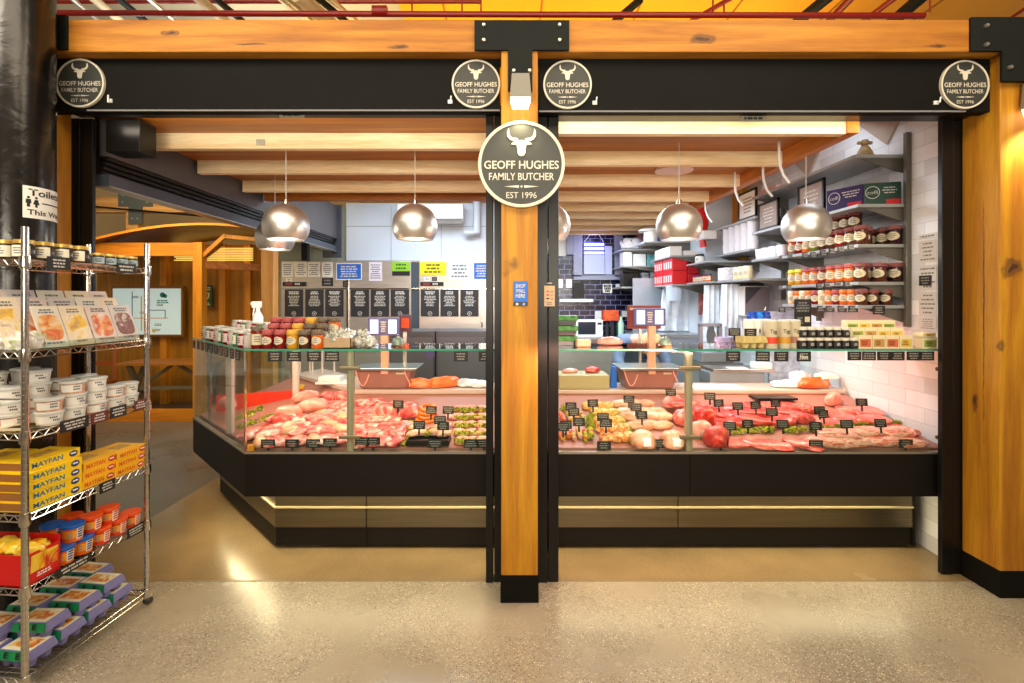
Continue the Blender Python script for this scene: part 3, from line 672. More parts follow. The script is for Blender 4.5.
p = side_pt(.55, .62); MB().box(p[0]-.02, p[0]+.02, p[1]-.02, p[1]+.02, .80, 1.295, PINKPOST).build('upright', t, .003)
p = side_pt(.95, .05); MB().box(p[0]-.008, p[0]+.008, p[1]-.008, p[1]+.008, .70, 1.295, CHROME).build('upright', t)
MB().box(-1.585, -1.575, 2.928, 2.94, .688, 1.295, CHROME).build('corner_bead', t)
MB().box(-1.57, -1.535, 2.94, 2.96, .69, .725, mat('amber_clip', (222, 150, 40), .5)).build('corner_clip', t)
for x in (-.91, ): MB().box(x-.002, x+.002, 3.128, 3.136, .03, .425, BLACK).build('joint', t)

t = thing('display_counter', 'straight chilled glass counter between the middle post and the white tiled wall', 'counter', (0, 0, 0))
def rb(y0, y1, z0, z1, m, name, x0=XJ+.004, x1=XR, bev=0): return MB().box(x0, x1, y0, y1, z0, z1, m).build(name, t, bev)
xm = X(690, 2.93)
rb(2.93, 2.95, .43, .682, PANELBLACK, 'front_panel', x1=xm-.002); rb(2.93, 2.95, .43, .682, PANELBLACK, 'front_panel', x0=xm+.002)
rb(2.926, 2.956, .676, .688, MATS['steel_lip'], 'panel_lip')
xk = X(678, 3.135)
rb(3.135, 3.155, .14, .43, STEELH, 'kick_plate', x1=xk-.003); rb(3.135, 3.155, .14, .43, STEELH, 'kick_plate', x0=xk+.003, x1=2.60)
rb(3.14, 3.16, .025, .14, PANELBLACK, 'plinth', x1=2.59)
rb(3.125, 3.137, .265, .275, MATS['kick_highlight_strip'], 'steel_bead', x1=2.60)
rb(3.12, 3.13, .405, .418, LED, 'led_strip', x1=xk-.03); rb(3.12, 3.13, .405, .418, LED, 'led_strip', x0=xk+.05, x1=2.58)
rb(2.93, 3.15, .42, .43, PANELBLACK, 'underside')
rb(3.13, 3.6, .02, .43, PANELBLACK, 'end_wall', x0=2.60, x1=2.615)
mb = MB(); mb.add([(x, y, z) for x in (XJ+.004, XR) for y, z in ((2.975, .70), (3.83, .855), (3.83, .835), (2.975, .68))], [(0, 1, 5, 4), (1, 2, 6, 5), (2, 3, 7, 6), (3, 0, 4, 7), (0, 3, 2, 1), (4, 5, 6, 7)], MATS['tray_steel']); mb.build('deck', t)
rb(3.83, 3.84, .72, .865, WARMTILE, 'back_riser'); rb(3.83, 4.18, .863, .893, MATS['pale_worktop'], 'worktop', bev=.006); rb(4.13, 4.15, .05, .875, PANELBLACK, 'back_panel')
rb(2.928, 3.33, 1.295, 1.305, MATS['shelf_glass'], 'glass_shelf'); rb(2.924, 2.928, 1.295, 1.306, GREENEDGE, 'shelf_edge')
rb(2.935, 2.941, .688, 1.294, GLASS, 'glass_pane', x1=X(688, 2.94)-.01); rb(2.935, 2.941, .688, 1.294, GLASS, 'glass_pane', x0=X(688, 2.94)+.01, x1=2.62)
xq = X(689, 2.95); up = glass_post(xq, 2.945, .688, t); clamp(xq, 1.19, up); clamp(xq, .775, up)
clamp(2.60, 1.185, t, w_=.06); clamp(2.60, .775, t, w_=.06)
for x in (X(555, 2.94)+.0,): pass
MB().box(XJ+.03, 2.6, 3.27, 3.285, 1.270, 1.282, CHROME).build('shelf_rail', t)
for x in (.9, 2.2): MB().lathe([(.02, 0), (.02, .02), (.012, .03), (.012, .06)], BLACK, (x, 3.3, 0), 10).build('foot', t)

# ---------------------------------------------------------------- meat and deli food
fat = (246, 214, 200)
M_CHOP = blotch('pork_chop_flesh', [(.30, (160, 30, 34)), (.42, (206, 74, 70)), (.54, (228, 130, 118)), (.68, (246, 206, 190))], 15, .3, .3, coat=.3)
M_BEEF = blotch('beef_flesh', [(.30, (176, 30, 28)), (.5, (214, 58, 48)), (.64, (232, 98, 80)), (.76, (240, 176, 156))], 16, .3, .3, coat=.3)
M_STEAK = blotch('pink_steak_flesh', [(.30, (206, 66, 56)), (.5, (228, 96, 80)), (.66, (238, 132, 112)), (.8, (240, 186, 166))], 14, .3, .25, coat=.3)
M_BACON = blotch('marbled_belly', [(.34, (206, 82, 62)), (.46, (232, 130, 100)), (.54, (250, 206, 180)), (.66, (238, 150, 120)), (.74, (246, 204, 178))], 14, .35, .3, stretch=(1, 4, 4), coat=.2)
M_CHICK = blotch('raw_chicken_skin', [(.3, (214, 140, 104)), (.55, (236, 180, 144)), (.75, (246, 210, 180))], 12, .35, .3, coat=.2)
M_DUCK = blotch('pale_bird_skin', [(.3, (212, 110, 94)), (.55, (234, 158, 138)), (.8, (246, 200, 184))], 11, .35, .2, coat=.3)
M_SAUS = blotch('orange_sausage_skin', [(.3, (214, 88, 20)), (.6, (240, 128, 44)), (.8, (248, 160, 80))], 12, .3, .15, coat=.3)
M_PALES = blotch('pale_sausage_skin', [(.3, (220, 130, 110)), (.6, (240, 166, 146)), (.8, (250, 204, 184))], 14, .3, .15)
M_HERB = blotch('parsley_green', [(.3, (96, 112, 14)), (.5, (164, 168, 34)), (.7, (214, 206, 70))], 40, .6, 1.0)
M_CRUMB = blotch('golden_crumb', [(.3, (196, 120, 40)), (.5, (232, 176, 90)), (.7, (250, 224, 160))], 34, .7, 1.0)
M_CRUMBR = blotch('red_pepper_crumb', [(.34, (196, 60, 24)), (.5, (238, 160, 84)), (.7, (250, 226, 170))], 40, .6, 1.0)
M_MINCE = blotch('mince', [(.3, (180, 40, 36)), (.5, (222, 84, 70)), (.7, (244, 170, 150))], 60, .5, 1.0)
M_DICE = blotch('diced_beef', [(.3, (170, 28, 28)), (.55, (222, 70, 60)), (.75, (244, 150, 134))], 30, .4, .8)
M_FILM = mat('plastic_film', (240, 224, 218), .15, alpha=1)
def blob(seed, sx, sy, sz, p=2.4, noise=.18, m=M_CHOP, sub=3, flat=True, freq=2.2, name='meat', curl=0):
    """irregular rounded lump resting on z = 0, half sizes sx, sy and height sz"""
    from mathutils import noise as N
    bm = bmesh.new(); bmesh.ops.create_icosphere(bm, subdivisions=sub, radius=1)
    off = Vector((seed*3.7, seed*1.3, seed*2.1))
    for v in bm.verts:
        d = v.co.copy(); k = (abs(d.x)**p+abs(d.y)**p+abs(d.z)**p)**(-1/p); d = d*k
        d *= 1+noise*N.noise(v.co*freq+off)+noise*.4*N.noise(v.co*freq*2.6+off)
        z = d.z
        if flat and z < -.2: z = -.2+(z+.2)*.25
        v.co = Vector((d.x*sx, d.y*sy, (z+.4)*sz/1.4+curl*(d.x**2)*sx))
    me = bpy.data.meshes.new(name); bm.to_mesh(me); bm.free(); me.materials.append(m)
    for q in me.polygons: q.use_smooth = True
    return me
def fixfloor(me):
    z = min(v.co.z for v in me.vertices)
    for v in me.vertices: v.co.z -= z
    return me
MEAT = {}
def meatmesh(kind, k):
    key = (kind, k)
    if key in MEAT: return MEAT[key]
    s = k*5.1+hash(kind) % 1 
    if kind == 'chop': me = blob(k+1, .075, .058, .03, 2.2, .34, M_CHOP, freq=1.6)
    elif kind == 'steak': me = blob(k+11, .12, .075, .022, 2.3, .26, M_STEAK, freq=1.4)
    elif kind == 'joint': me = blob(k+21, .075, .062, .10, 2.5, .16, M_CHOP)
    elif kind == 'beef_joint': me = blob(k+31, .07, .06, .12, 3.2, .14, M_BEEF)
    elif kind == 'belly': me = blob(k+41, .135, .07, .045, 3.2, .16, M_BACON, freq=1.5)
    elif kind == 'fillet': me = blob(k+51, .065, .036, .04, 2.2, .2, M_CHICK)
    elif kind == 'chicken': me = blob(k+61, .075, .068, .10, 2.3, .14, M_CHICK)
    elif kind == 'bird': me = blob(k+71, .115, .062, .085, 2.1, .14, M_DUCK)
    elif kind == 'parcel': me = blob(k+81, .042, .034, .045, 2.6, .2, M_CRUMB)
    elif kind == 'stuffed': me = blob(k+91, .05, .036, .04, 2.3, .2, M_PALES)
    elif kind == 'pepper_parcel': me = blob(k+101, .038, .036, .05, 2.5, .2, M_CRUMBR)
    elif kind == 'red_steak': me = blob(k+111, .10, .05, .025, 2.3, .3, M_BEEF, freq=1.6)
    elif kind == 'dice': me = blob(k+121, .085, .06, .05, 2.3, .22, M_DICE, freq=5)
    elif kind == 'mince': me = blob(k+131, .085, .06, .045, 2.6, .2, M_MINCE, freq=5)
    elif kind == 'gammon': me = blob(k+141, .10, .07, .13, 2.2, .08, M_DUCK)
    MEAT[key] = fixfloor(me); me.name = kind; return me
SLOPE = math.atan(.175)
def meat(kind, name, px, py, label, cat, group=None, rot=None, tilt=None, dz=0, sc=1, k=None, Y=None):
    """py is where the piece touches the sloping deck; the deck height gives its distance"""
    if Y is None:   # deckz(Y) = .18+.175Y ;  py = CY+(1.6-deckz)*F/Y
        Y = (1.6-.18)*F/((py-CY)+.175*F)
    k = random.randrange(4) if k is None else k
    rot = random.uniform(-.5, .5) if rot is None else rot
    M = Matrix.Rotation(SLOPE if tilt is None else tilt, 3, 'X') @ Matrix.Rotation(rot, 3, 'Z')
    o = mobj(name, meatmesh(kind, k), None, (X(px, Y), Y, deckz(Y)+.001+dz), tuple(M.to_euler()), scale=sc)
    return tag(o, label, cat, group)
def garnish(name, px0, py0, px1, py1, wd, label, n=26, m=M_HERB, hgt=.03):
    """a strip of curly parsley: one mass nobody could count"""
    rnd = random.Random(px0); mb = MB()
    Y0 = 1.42*F/((py0-CY)+.175*F); Y1 = 1.42*F/((py1-CY)+.175*F)
    A = Vector((X(px0, Y0), Y0, 0)); B = Vector((X(px1, Y1), Y1, 0)); L = (B-A).length; n = max(6, int(L/.012)*2)
    sd = (B-A).normalized().cross(Vector((0, 0, 1)))
    for i in range(n):
        c = A+(B-A)*rnd.random()+sd*rnd.uniform(-wd/2, wd/2); c.z = deckz(c.y)+hgt*rnd.uniform(.3, .8)
        r = rnd.uniform(.010, .019)
        for j in range(3):
            d = Vector((rnd.uniform(-1, 1), rnd.uniform(-1, 1), rnd.uniform(.0, 1))).normalized(); e = d.orthogonal().normalized(); g = d.cross(e)
            q = c+d*r*.6
            pts = [q+e*math.cos(a*PI/3)*r*(1 if a % 2 else .65)+g*math.sin(a*PI/3)*r*(1 if a % 2 else .65)+d*(.35*r if a % 2 else -.2*r) for a in range(6)]
            mb.add([q]+pts, [(0, a+1, (a+1) % 6+1) for a in range(6)], m)
    o = mb.build(name); o['kind'] = 'stuff'; o['label'] = label; return o

# corner end of the case: birds and chops
B_ = 'pale plucked bird'
meat('bird', 'poultry_bird', 228, 424, 'pale plucked bird lying behind the slanting side glass of the corner', 'poultry', rot=-.6, sc=.78, Y=3.62)
meat('bird', 'poultry_bird', 306, 407, 'pink bird reaching highest in front of the orange-red liner', 'poultry', rot=.55, dz=.05, sc=.85, k=1)
meat('bird', 'poultry_bird', 313, 414, 'plump pink bird lying in front of the highest bird', 'poultry', rot=.4, dz=.03, sc=.95, k=2)
meat('bird', 'poultry_bird', 290, 418, 'pale bird between the garnish strip and the plump birds', 'poultry', rot=.3, k=3, dz=.02, sc=.85)
meat('dice', 'meat_portion', 283, 424, 'red and white knuckle of meat beside the corner garnish', 'meat', rot=.2, dz=.01)
garnish('parsley', 231, 424, 262, 411, .03, 'curly parsley strip behind the slanting corner glass')
garnish('parsley', 238, 430, 275, 418, .025, 'second parsley strip nearer the corner glass')
for j, (px, py, y_, k_) in enumerate(((328, 404, 3.70, 0), (342, 402, 3.72, 2), (300, 402, 3.66, 1))):
    meat('joint', 'pork_joint', px, py, f'pink joint in the rear of the corner case, {ORD[j]} from the slanting glass', 'meat', rot=.5+.2*j, sc=.8, Y=y_, k=k_)
i = 0
for row, (py, x0, x1, n) in enumerate(((444, 254, 346, 7), (437, 246, 348, 8), (430, 262, 347, 8), (423, 270, 348, 6), (415, 318, 349, 4), (408, 322, 349, 3))):
    for j in range(n):
        px = x0+(x1-x0)*(j+.5)/n+random.uniform(-2, 2)
        meat('chop' if (row+j) % 4 else 'fillet', 'pork_chop' if (row+j) % 4 else 'chicken_fillet', px, py, f'pink raw cut, {ORD[j]} from the slanting corner glass, {["front", "second", "third", "fourth", "fifth", "rear"][row]} row', 'meat', 'raw cuts in the corner case', dz=.012*(row % 2)+.004*j, rot=random.uniform(-1.4, 1.4), sc=1.02)
garnish('parsley', 303, 444, 308, 428, .03, 'parsley tuft strip between the two front price cards of the corner')
# beside the upright to the middle post
i = 0
for row, (py, x0, x1, n) in enumerate(((444, 356, 402, 4), (437, 356, 404, 4), (430, 355, 410, 5), (422, 355, 400, 4), (413, 354, 380, 3), (406, 354, 380, 3))):
    for j in range(n):
        px = x0+(x1-x0)*(j+.5)/n+random.uniform(-1.5, 1.5)
        meat('chop', 'pork_chop', px, py, f'pork chop, {ORD[j]} past the corner upright, {["front", "second", "third", "fourth", "fifth", "rear"][row]} row', 'meat', 'pork chops past the corner upright', dz=.01*(row % 2)+.004*j, rot=random.uniform(-1.4, 1.4), sc=1.02)
for j, px in enumerate((384, 396, 408)):
    meat('joint', 'pork_joint', px, 419, f'rounded rosy pork joint, {ORD[j]} in the tied row under the red pouches', 'meat', 'rosy pork joints in a row', rot=.2*j, sc=1.0, k=j, dz=.02)
garnish('parsley', 402, 446, 410, 424, .04, 'parsley divider between the chops and the black tray')
# black tray of chicken pieces
Yt = 3.03
t = thing('serving_tray', 'shallow black tray of chicken pieces by the case front', 'tray', (X(429, Yt), Yt, deckz(Yt)+.002))
mb = MB(); mb.box(-.125, .125, -.055, .06, 0, .006, BLACK); mb.box(-.13, .13, -.06, -.052, 0, .03, BLACK); mb.box(-.13, .13, .055, .063, 0, .03, BLACK); mb.box(-.13, -.122, -.06, .06, 0, .03, BLACK); mb.box(.122, .13, -.06, .06, 0, .03, BLACK); mb.build('tray_body', t)
for j, (px, py) in enumerate(((414, 440), (421, 438), (436, 438), (445, 440), (416, 434), (441, 433))):
    meat('fillet', 'chicken_piece', px, py, f'{["outermost pillar-far", "second", "middle", "pillar-side", "rear", "rear pillar-side"][j]} pale chicken piece on the black tray', 'poultry', 'chicken pieces on the black tray', dz=.03, sc=.75)
garnish('parsley', 426, 440, 431, 434, .03, 'parsley in the middle of the black tray', hgt=.06)
# coil of orange sausages
Ys = 3.36
for j, (dz, r, dx) in enumerate(((.0, .062, 0), (.022, .060, .006), (.044, .055, -.002), (.066, .050, .004))):
    c = Vector((X(426, Ys)+dx, Ys+.02*j, deckz(Ys)+.012+dz))
    mb = MB(); mb.tube([(c.x+r*math.cos(a), c.y+r*.8*math.sin(a), c.z+.012*math.sin(a)) for a in [2*PI*q/22 for q in range(21)]], .0125, M_SAUS, 10)
    tag(mb.build('sausage_ring'), f'orange sausage ring, {["bottom", "second", "third", "topmost"][j]} of the coil beside the black tray', 'sausage', 'orange sausage rings')
for r_, (py, x0, x1, n) in enumerate(((443, 457, 487, 3), (435, 455, 487, 3), (427, 454, 487, 3), (419, 452, 487, 3), (411, 455, 487, 3))):
    for j in range(n):
        px = x0+(x1-x0)*(j+.5)/n
        meat('stuffed', 'stuffed_chicken', px, py, f'herb-edged stuffed chicken portion, {ORD[j]} towards the middle post, {["front", "second", "third", "fourth", "rear"][r_]} row', 'poultry', 'stuffed portions near the middle post', rot=random.uniform(-.3, .3), sc=1.0)
for k in range(5): garnish('parsley', 454, 446-8*k, 487, 445-8*k, .045, f'parsley row {["in front of", "behind the front of", "in the middle of", "behind the middle of", "at the back of"][k]} the stuffed chicken portions', hgt=.045)
for j in range(3): meat('stuffed', 'stuffed_chicken', 448+1*j, 428-8*j, f'pale stuffed roll beside the sausage coil, {["front", "middle", "rear"][j]} one', 'poultry', 'stuffed rolls by the sausage coil', sc=.6, dz=.015)
# beyond the middle post: kebabs, parcels
KEB = [M_SAUS, M_HERB, mat('yellow_pepper', (240, 180, 20), .4), M_BEEF, M_CHICK]
def kebab(px, py, label, L=.14, rot=.0):
    Y = 1.42*F/((py-CY)+.175*F); t = thing('kebab', label, 'kebab', (X(px, Y), Y, deckz(Y)+.022), (SLOPE, 0, rot), 'kebabs beside the middle post')
    MB().tube([(0, -L/2-.012, 0), (0, L/2+.012, 0)], .002, mat('skewer_wood', (220, 180, 110), .6), 6).build('skewer', t)
    rnd = random.Random(px*7+py)
    for q in range(6):
        y = -L/2+L*(q+.5)/6; m = KEB[rnd.randrange(5)]; mb = MB(); mb.lathe([(0, -.011), (.013, -.010), (.017, 0), (.013, .010), (0, .011)], m, (0, y, 0), 8, axis='y'); mb.build('chunk', t)
for j, px in enumerate((561, 567, 573, 579, 585, 591)): kebab(px, 438-(j % 2)*2, f'mixed meat and pepper kebab, {ORD[j]} from the middle post in the front row', .12, .15-.05*j)
for j, px in enumerate((562, 569, 576, 583)): kebab(px, 420, f'mixed kebab, {ORD[j]} from the middle post in the rear row', .13, .1)
garnish('parsley', 560, 412, 572, 408, .05, 'yellow-green garnish at the back beside the middle post')
garnish('parsley', 588, 444, 592, 414, .05, 'parsley divider after the kebabs')
for r_, (py, x0, x1, n) in enumerate(((441, 600, 634, 3), (432, 597, 628, 3), (424, 595, 622, 3), (416, 592, 617, 3), (409, 583, 612, 3))):
    for j in range(n):
        meat('pepper_parcel' if r_ < 2 else 'parcel', 'crumbed_parcel', x0+(x1-x0)*(j+.5)/n, py, f'crumbed golden parcel, {ORD[j]} from the kebabs, {["front", "second", "third", "fourth", "rear"][r_]} row', 'ready meal', 'crumbed parcels beside the kebabs', sc=1.12)
garnish('parsley', 634, 446, 614, 410, .055, 'slanting parsley divider before the yellow chicken fillets')
for r_, (py, x0, x1, n) in enumerate(((428, 630, 668, 3), (421, 624, 668, 4), (414, 620, 662, 4), (408, 616, 650, 3))):
    for j in range(n):
        meat('fillet', 'chicken_fillet', x0+(x1-x0)*(j+.5)/n, py, f'yellowish chicken fillet, {ORD[j]} from the slanting parsley, {["front", "second", "third", "rear"][r_]} row', 'poultry', 'yellowish chicken fillets', dz=.012*(r_ % 2), sc=1.15)
def wrapped(px, py, label, k, kind='chicken', sc=1):
    o = meat(kind, 'packed_chicken', px, py, label, 'poultry', k=k, rot=.1, sc=sc)
    # paper label lying on the slope of the pack
    mb = MB(); me = MEAT[(kind, k)]; ys = []
    rows = []
    for a in range(5):
        row = []
        for b_ in range(4):
            x = -.024+.048*b_/3; z = .032+.045*a/4
            best = min((v.co for v in me.vertices if v.co.y < 0), key=lambda c: (c.x-x)**2+(c.z-z)**2)
            row.append((x, best.y-.004, z))
        rows.append(row)
    mb.sheet(rows, PAPER); c = mb.build('pack_label', o); return o
wrapped(643, 446, 'first film-wrapped whole chicken with a white label by the case front', 0)
wrapped(672, 446, 'second film-wrapped whole chicken, beside the bronze-clamped upright', 2)
wrapped(700, 436, 'large vacuum-packed joint with a silver label behind the bronze-clamped upright', 1, 'gammon', .8)
meat('joint', 'pork_joint', 684, 424, 'rosy joint between the wrapped chickens and the upright', 'meat', k=1)
meat('bird', 'pork_joint', 672, 409, 'long pale joint leaning at the back near the upright', 'meat', rot=.8, dz=.03, k=1, sc=.9)
meat('red_steak', 'beef_cut', 681, 414, 'bright red cut lying on the pale joint near the upright', 'meat', dz=.07)
meat('joint', 'pork_joint', 690, 413, 'tall rosy joint behind the bronze-clamped upright', 'meat', k=2)
meat('beef_joint', 'beef_joint', 716, 445, 'tall square-cut red beef joint by the case front', 'meat', k=0, rot=.3)
meat('beef_joint', 'beef_joint', 703, 424, 'red beef joint behind the vacuum-packed joint', 'meat', k=1, rot=.1)
for j, (px, py, r) in enumerate(((733, 444, .2), (757, 444, -.15), (775, 446, .1), (803, 445, -.2))):
    meat('steak', 'rump_steak', px, py, f'large flat pink steak, {ORD[j]} from the tall beef joint in the front row', 'meat', 'flat steaks in the front row', rot=-.45+r, k=j, sc=.86)
for j, (px, py) in enumerate(((826, 444), (838, 440), (852, 444), (868, 438), (882, 443), (898, 438))):
    meat('belly', 'pork_belly_slice', px, py, f'marbled belly slab, {ORD[j]} from the flat steaks', 'meat', 'marbled belly slabs', rot=random.uniform(-.6, .2), dz=.02*(j % 2), sc=.9, k=j % 4)
meat('belly', 'pork_belly_slice', 909, 445, 'last belly slab at the white wall end of the case', 'meat', rot=.1, sc=.75)
meat('joint', 'meat_roll', 915, 441, 'small rolled slice standing on the last belly slab', 'meat', sc=.42, dz=.03)
meat('joint', 'meat_roll', 901, 440, 'small pale roll on the last belly slab', 'meat', sc=.35, dz=.035)
garnish('parsley', 731, 434, 776, 432, .035, 'yellow-green garnish strip behind the flat steaks'); garnish('parsley', 782, 433, 832, 431, .03, 'garnish strip in front of the mince tray'); garnish('parsley', 836, 430, 900, 425, .03, 'garnish strip behind the belly slabs')
for r_, (py, x0, x1, n) in enumerate(((425, 720, 790, 5), (417, 722, 792, 5), (410, 716, 745, 2))):
    for j in range(n): meat('red_steak', 'beef_steak', x0+(x1-x0)*(j+.5)/n, py, f'deep red beef slice, {ORD[j]} past the tall joint, {["front", "middle", "rear"][r_]} overlapping row', 'meat', 'red beef slices', dz=.012*j % .03, sc=1.25)
for j, (px, py, kd) in enumerate(((752, 410, 'dice'), (768, 410, 'mince'), (786, 411, 'dice'), (805, 411, 'mince'), (800, 421, 'dice'))):
    meat(kd, 'diced_meat' if kd == 'dice' else 'minced_meat', px, py, f'heap of {"diced red beef" if kd == "dice" else "pink mince"}, {ORD[j]} along the back of the case', 'meat', 'heaps along the back of the case', sc=1.1)
for j, (px, py) in enumerate(((830, 424), (850, 422), (872, 424), (838, 415), (856, 414), (868, 416), (888, 428))):
    meat('steak', 'pork_steak', px, py, f'overlapping pale pork steak, {ORD[j]} in the heap below the gammon', 'meat', 'overlapping pork steaks', dz=.012*(j % 3), sc=1.0, k=j % 4)
meat('gammon', 'gammon_joint', 833, 405, 'rounded pale gammon joint tucked in the back corner of the case', 'meat', k=3, sc=.75)
tag(MB().box(X(755, 3.7), X(795, 3.7), 3.66, 3.80, deckz(3.7)+.02, deckz(3.7)+.035, BLACK).build('serving_tray'), 'flat black tray under the mince at the back of the case', 'tray')

# ---------------------------------------------------------------- price tickets
def ticket_mesh(w_, h_, seed, stem=True, rows=3):
    mb = MB(); mb.box(-w_/2, w_/2, 0, .002, 0, h_, TICKET); scribble(mb, (0, 0, h_*.5), w_*.84, h_*.78, rows, TKPRINT, seed=seed, fill=.45)
    if stem: mb.box(-.005, .005, .001, .004, -.03, .002, TICKET)
    return mb.mesh('price_ticket')
TK = [ticket_mesh(.065, .042, s) for s in range(4)]; TKH = [ticket_mesh(.085, .06, s+7, False) for s in range(4)]
FR = [(268, 446, 3.0), (292, 446, 3.0), (313, 446, 3.0), (330, 445, 3.0), (362, 444, 2.99), (373, 444, 2.99), (435, 446, 2.985), (471, 446, 2.98), (484, 446, 2.98), (604, 448, 2.975), (658, 446, 2.975), (721, 444, 2.98), (816, 447, 2.975), (906, 446, 2.98)]
for j, (px, py, Y) in enumerate(FR):
    Y = 2.956; o = mobj('price_ticket', TK[j % 4], None, (X(px, Y), Y, Z(py+2, Y)+.0), 0, scale=(1.3, 1, 1.25)); tag(o, f'black price ticket at the foot of the glass, {ORD[j]} from the slanting corner', 'price ticket', 'tickets along the foot of the glass')
BK_ = [(398, 405), (419, 426), (431, 411), (440, 421), (443, 427), (448, 411), (571, 407), (574, 413), (593, 404), (603, 418), (606, 424), (566, 426), (579, 423), (563, 428), (629, 400), (636, 408), (642, 416), (671, 393), (710, 397),
      (719, 404), (738, 407), (756, 406), (730, 427), (748, 425), (772, 413), (776, 404), (783, 425), (816, 427), (820, 411), (824, 415), (847, 425), (862, 403), (881, 424)]
BK = [q for q in BK_ if q[0] < 700][:19]+[(555, 418)]+[q for q in BK_ if q[0] > 700]
for j, (px, py) in enumerate(BK):
    if px == 555: continue
    Y = min(3.76, 1.35*F/((py+8-CY)+.175*F)); o = mobj('price_ticket', TK[(j+1) % 4], None, (X(px, Y), Y, Z(py, Y)-.02), (-.15, 0, random.uniform(-.2, .2)))
    tag(o, f'black stemmed ticket among the meat, {ORD[j] if j < 20 else ORD[j-20]+" past the bronze-clamped upright,"} going from the corner', 'price ticket', 'tickets among the meat'); o.scale = (1.15, 1, 1.2)
for j, px in enumerate((275.5, 294.5, 314.5, 332.5, 461, 486, 732.5, 762, 780.5, 803)):
    o = mobj('price_ticket', TKH[j % 4], None, (X(px, 2.93), 2.921, 1.232), 0); tag(o, f'black ticket hanging under the glass shelf edge, {ORD[j]} from the slanting corner', 'price ticket', 'tickets under the shelf edge')
for j, px in enumerate((853.5, 868, 883, 896.5, 912.5, 926)):
    o = mobj('price_ticket', TKH[(j+2) % 4], None, (X(px, 2.93), 2.921, 1.238), 0, scale=(.98, 1, .9)); tag(o, f'black ticket in the close row at the white wall, {ORD[j]} of six', 'price ticket', 'close row of shelf tickets')
o = MB(); put_text(o, 'New', (X(803, 2.93), 2.9185, 1.26), .05, .026, CHALK, bold=.03); o.build('ticket_writing', [q for q in C.objects if q.get('label', '').startswith('black ticket hanging under the glass shelf edge, tenth')][0]).matrix_parent_inverse = Matrix.Translation((-X(803, 2.93), -2.921, -1.232))
for j in range(10):
    p = side_pt(.10+.118*j, -.012); o = mobj('price_ticket', TKH[j % 4], None, (p[0], p[1], 1.232), -PI/4, scale=(.9, 1, 1)); tag(o, f'black ticket along the slanting side of the glass shelf, {ORD[j]} from the corner', 'price ticket', 'tickets on the slanting side')
# ================================================================ CHROME WIRE RACK
RO = Vector((-1.945, 1.965, 0)); RA = -math.radians(4.9); RL, RW = .597, .335
RM = Matrix.Rotation(RA, 3, 'Z')
def RP(x, y, z): return RO+RM @ Vector((x, y, z))
RACKM = mat('rack_chrome', (208, 204, 196), .16, 1)
t = thing('wire_rack', 'tall chrome wire rack on castors loaded with groceries, beside the black column', 'rack', RO, RA)
for (x, y) in ((0, 0), (0, RL), (-RW, 0), (-RW, RL)):
    mb = MB(); mb.tube([(x, y, .06), (x, y, 1.895)], .0125, RACKM, 16)
    for k in range(70): mb.lathe([(.0125, -.0012), (.0133, 0), (.0125, .0012)], mat('post_groove', (110, 106, 98), .3, .8), (x, y, .1+k*.0254), 10)
    pst = mb.build('post', t)
    mb = MB(); mb.lathe([(.0, -.02), (.02, -.02), (.022, 0), (.014, .012), (0, .012)], mat('castor_rubber', (50, 48, 46), .5), (x+.012, y, .028), 14, axis='x'); mb.tube([(x, y, .06), (x, y, .045)], .012, ZINC, 10); mb.box(x-.012, x+.016, y-.008, y+.02, .034, .05, ZINC); mb.build('castor', pst)
for z in (1.765, 1.39, 1.06, .73, .435, .075):
    mb = MB()
    for dz in (0, -.026):
        mb.tube([(0, 0, z+dz), (0, RL, z+dz)], .0030, RACKM, 6); mb.tube([(-RW, 0, z+dz), (-RW, RL, z+dz)], .0030, RACKM, 6)
        mb.tube([(-RW, 0, z+dz), (0, 0, z+dz)], .0030, RACKM, 6); mb.tube([(-RW, RL, z+dz), (0, RL, z+dz)], .0030, RACKM, 6)
    for x in (0, -RW): mb.tube([(x, RL*k/24, z-(.026 if k % 2 else 0)) for k in range(25)], .0020, RACKM, 5)
    for y in (0, RL): mb.tube([(-RW+RW*k/14, y, z-(.026 if k % 2 else 0)) for k in range(15)], .0020, RACKM, 5)
    for k in range(1, 24): mb.tube([(-RW, RL*k/24, z), (0, RL*k/24, z)], .0016, RACKM, 4)
    for k in (1, 2): mb.tube([(-RW*k/3, 0, z-.004), (-RW*k/3, RL, z-.004)], .0030, RACKM, 6)
    for (x, y) in ((0, 0), (0, RL), (-RW, 0), (-RW, RL)): mb.lathe([(.0135, -.040), (.018, -.038), (.020, -.02), (.0175, .012), (.0135, .013)], RACKM, (x, y, z), 14)
    mb.build('wire_shelf', t)
# a hook bar on the short side of the third shelf
tag(MB().tube([RP(-.02-.012*k, -.004, 1.20-(0 if k < 9 else 0)) for k in range(10)]+[RP(-.14, -.01, 1.18), RP(-.135, -.02, 1.165), RP(-.12, -.02, 1.165)], .0035, RACKM, 6).build('wire_hook'), 'small chrome wire hook on the short side of the rack', 'hook')

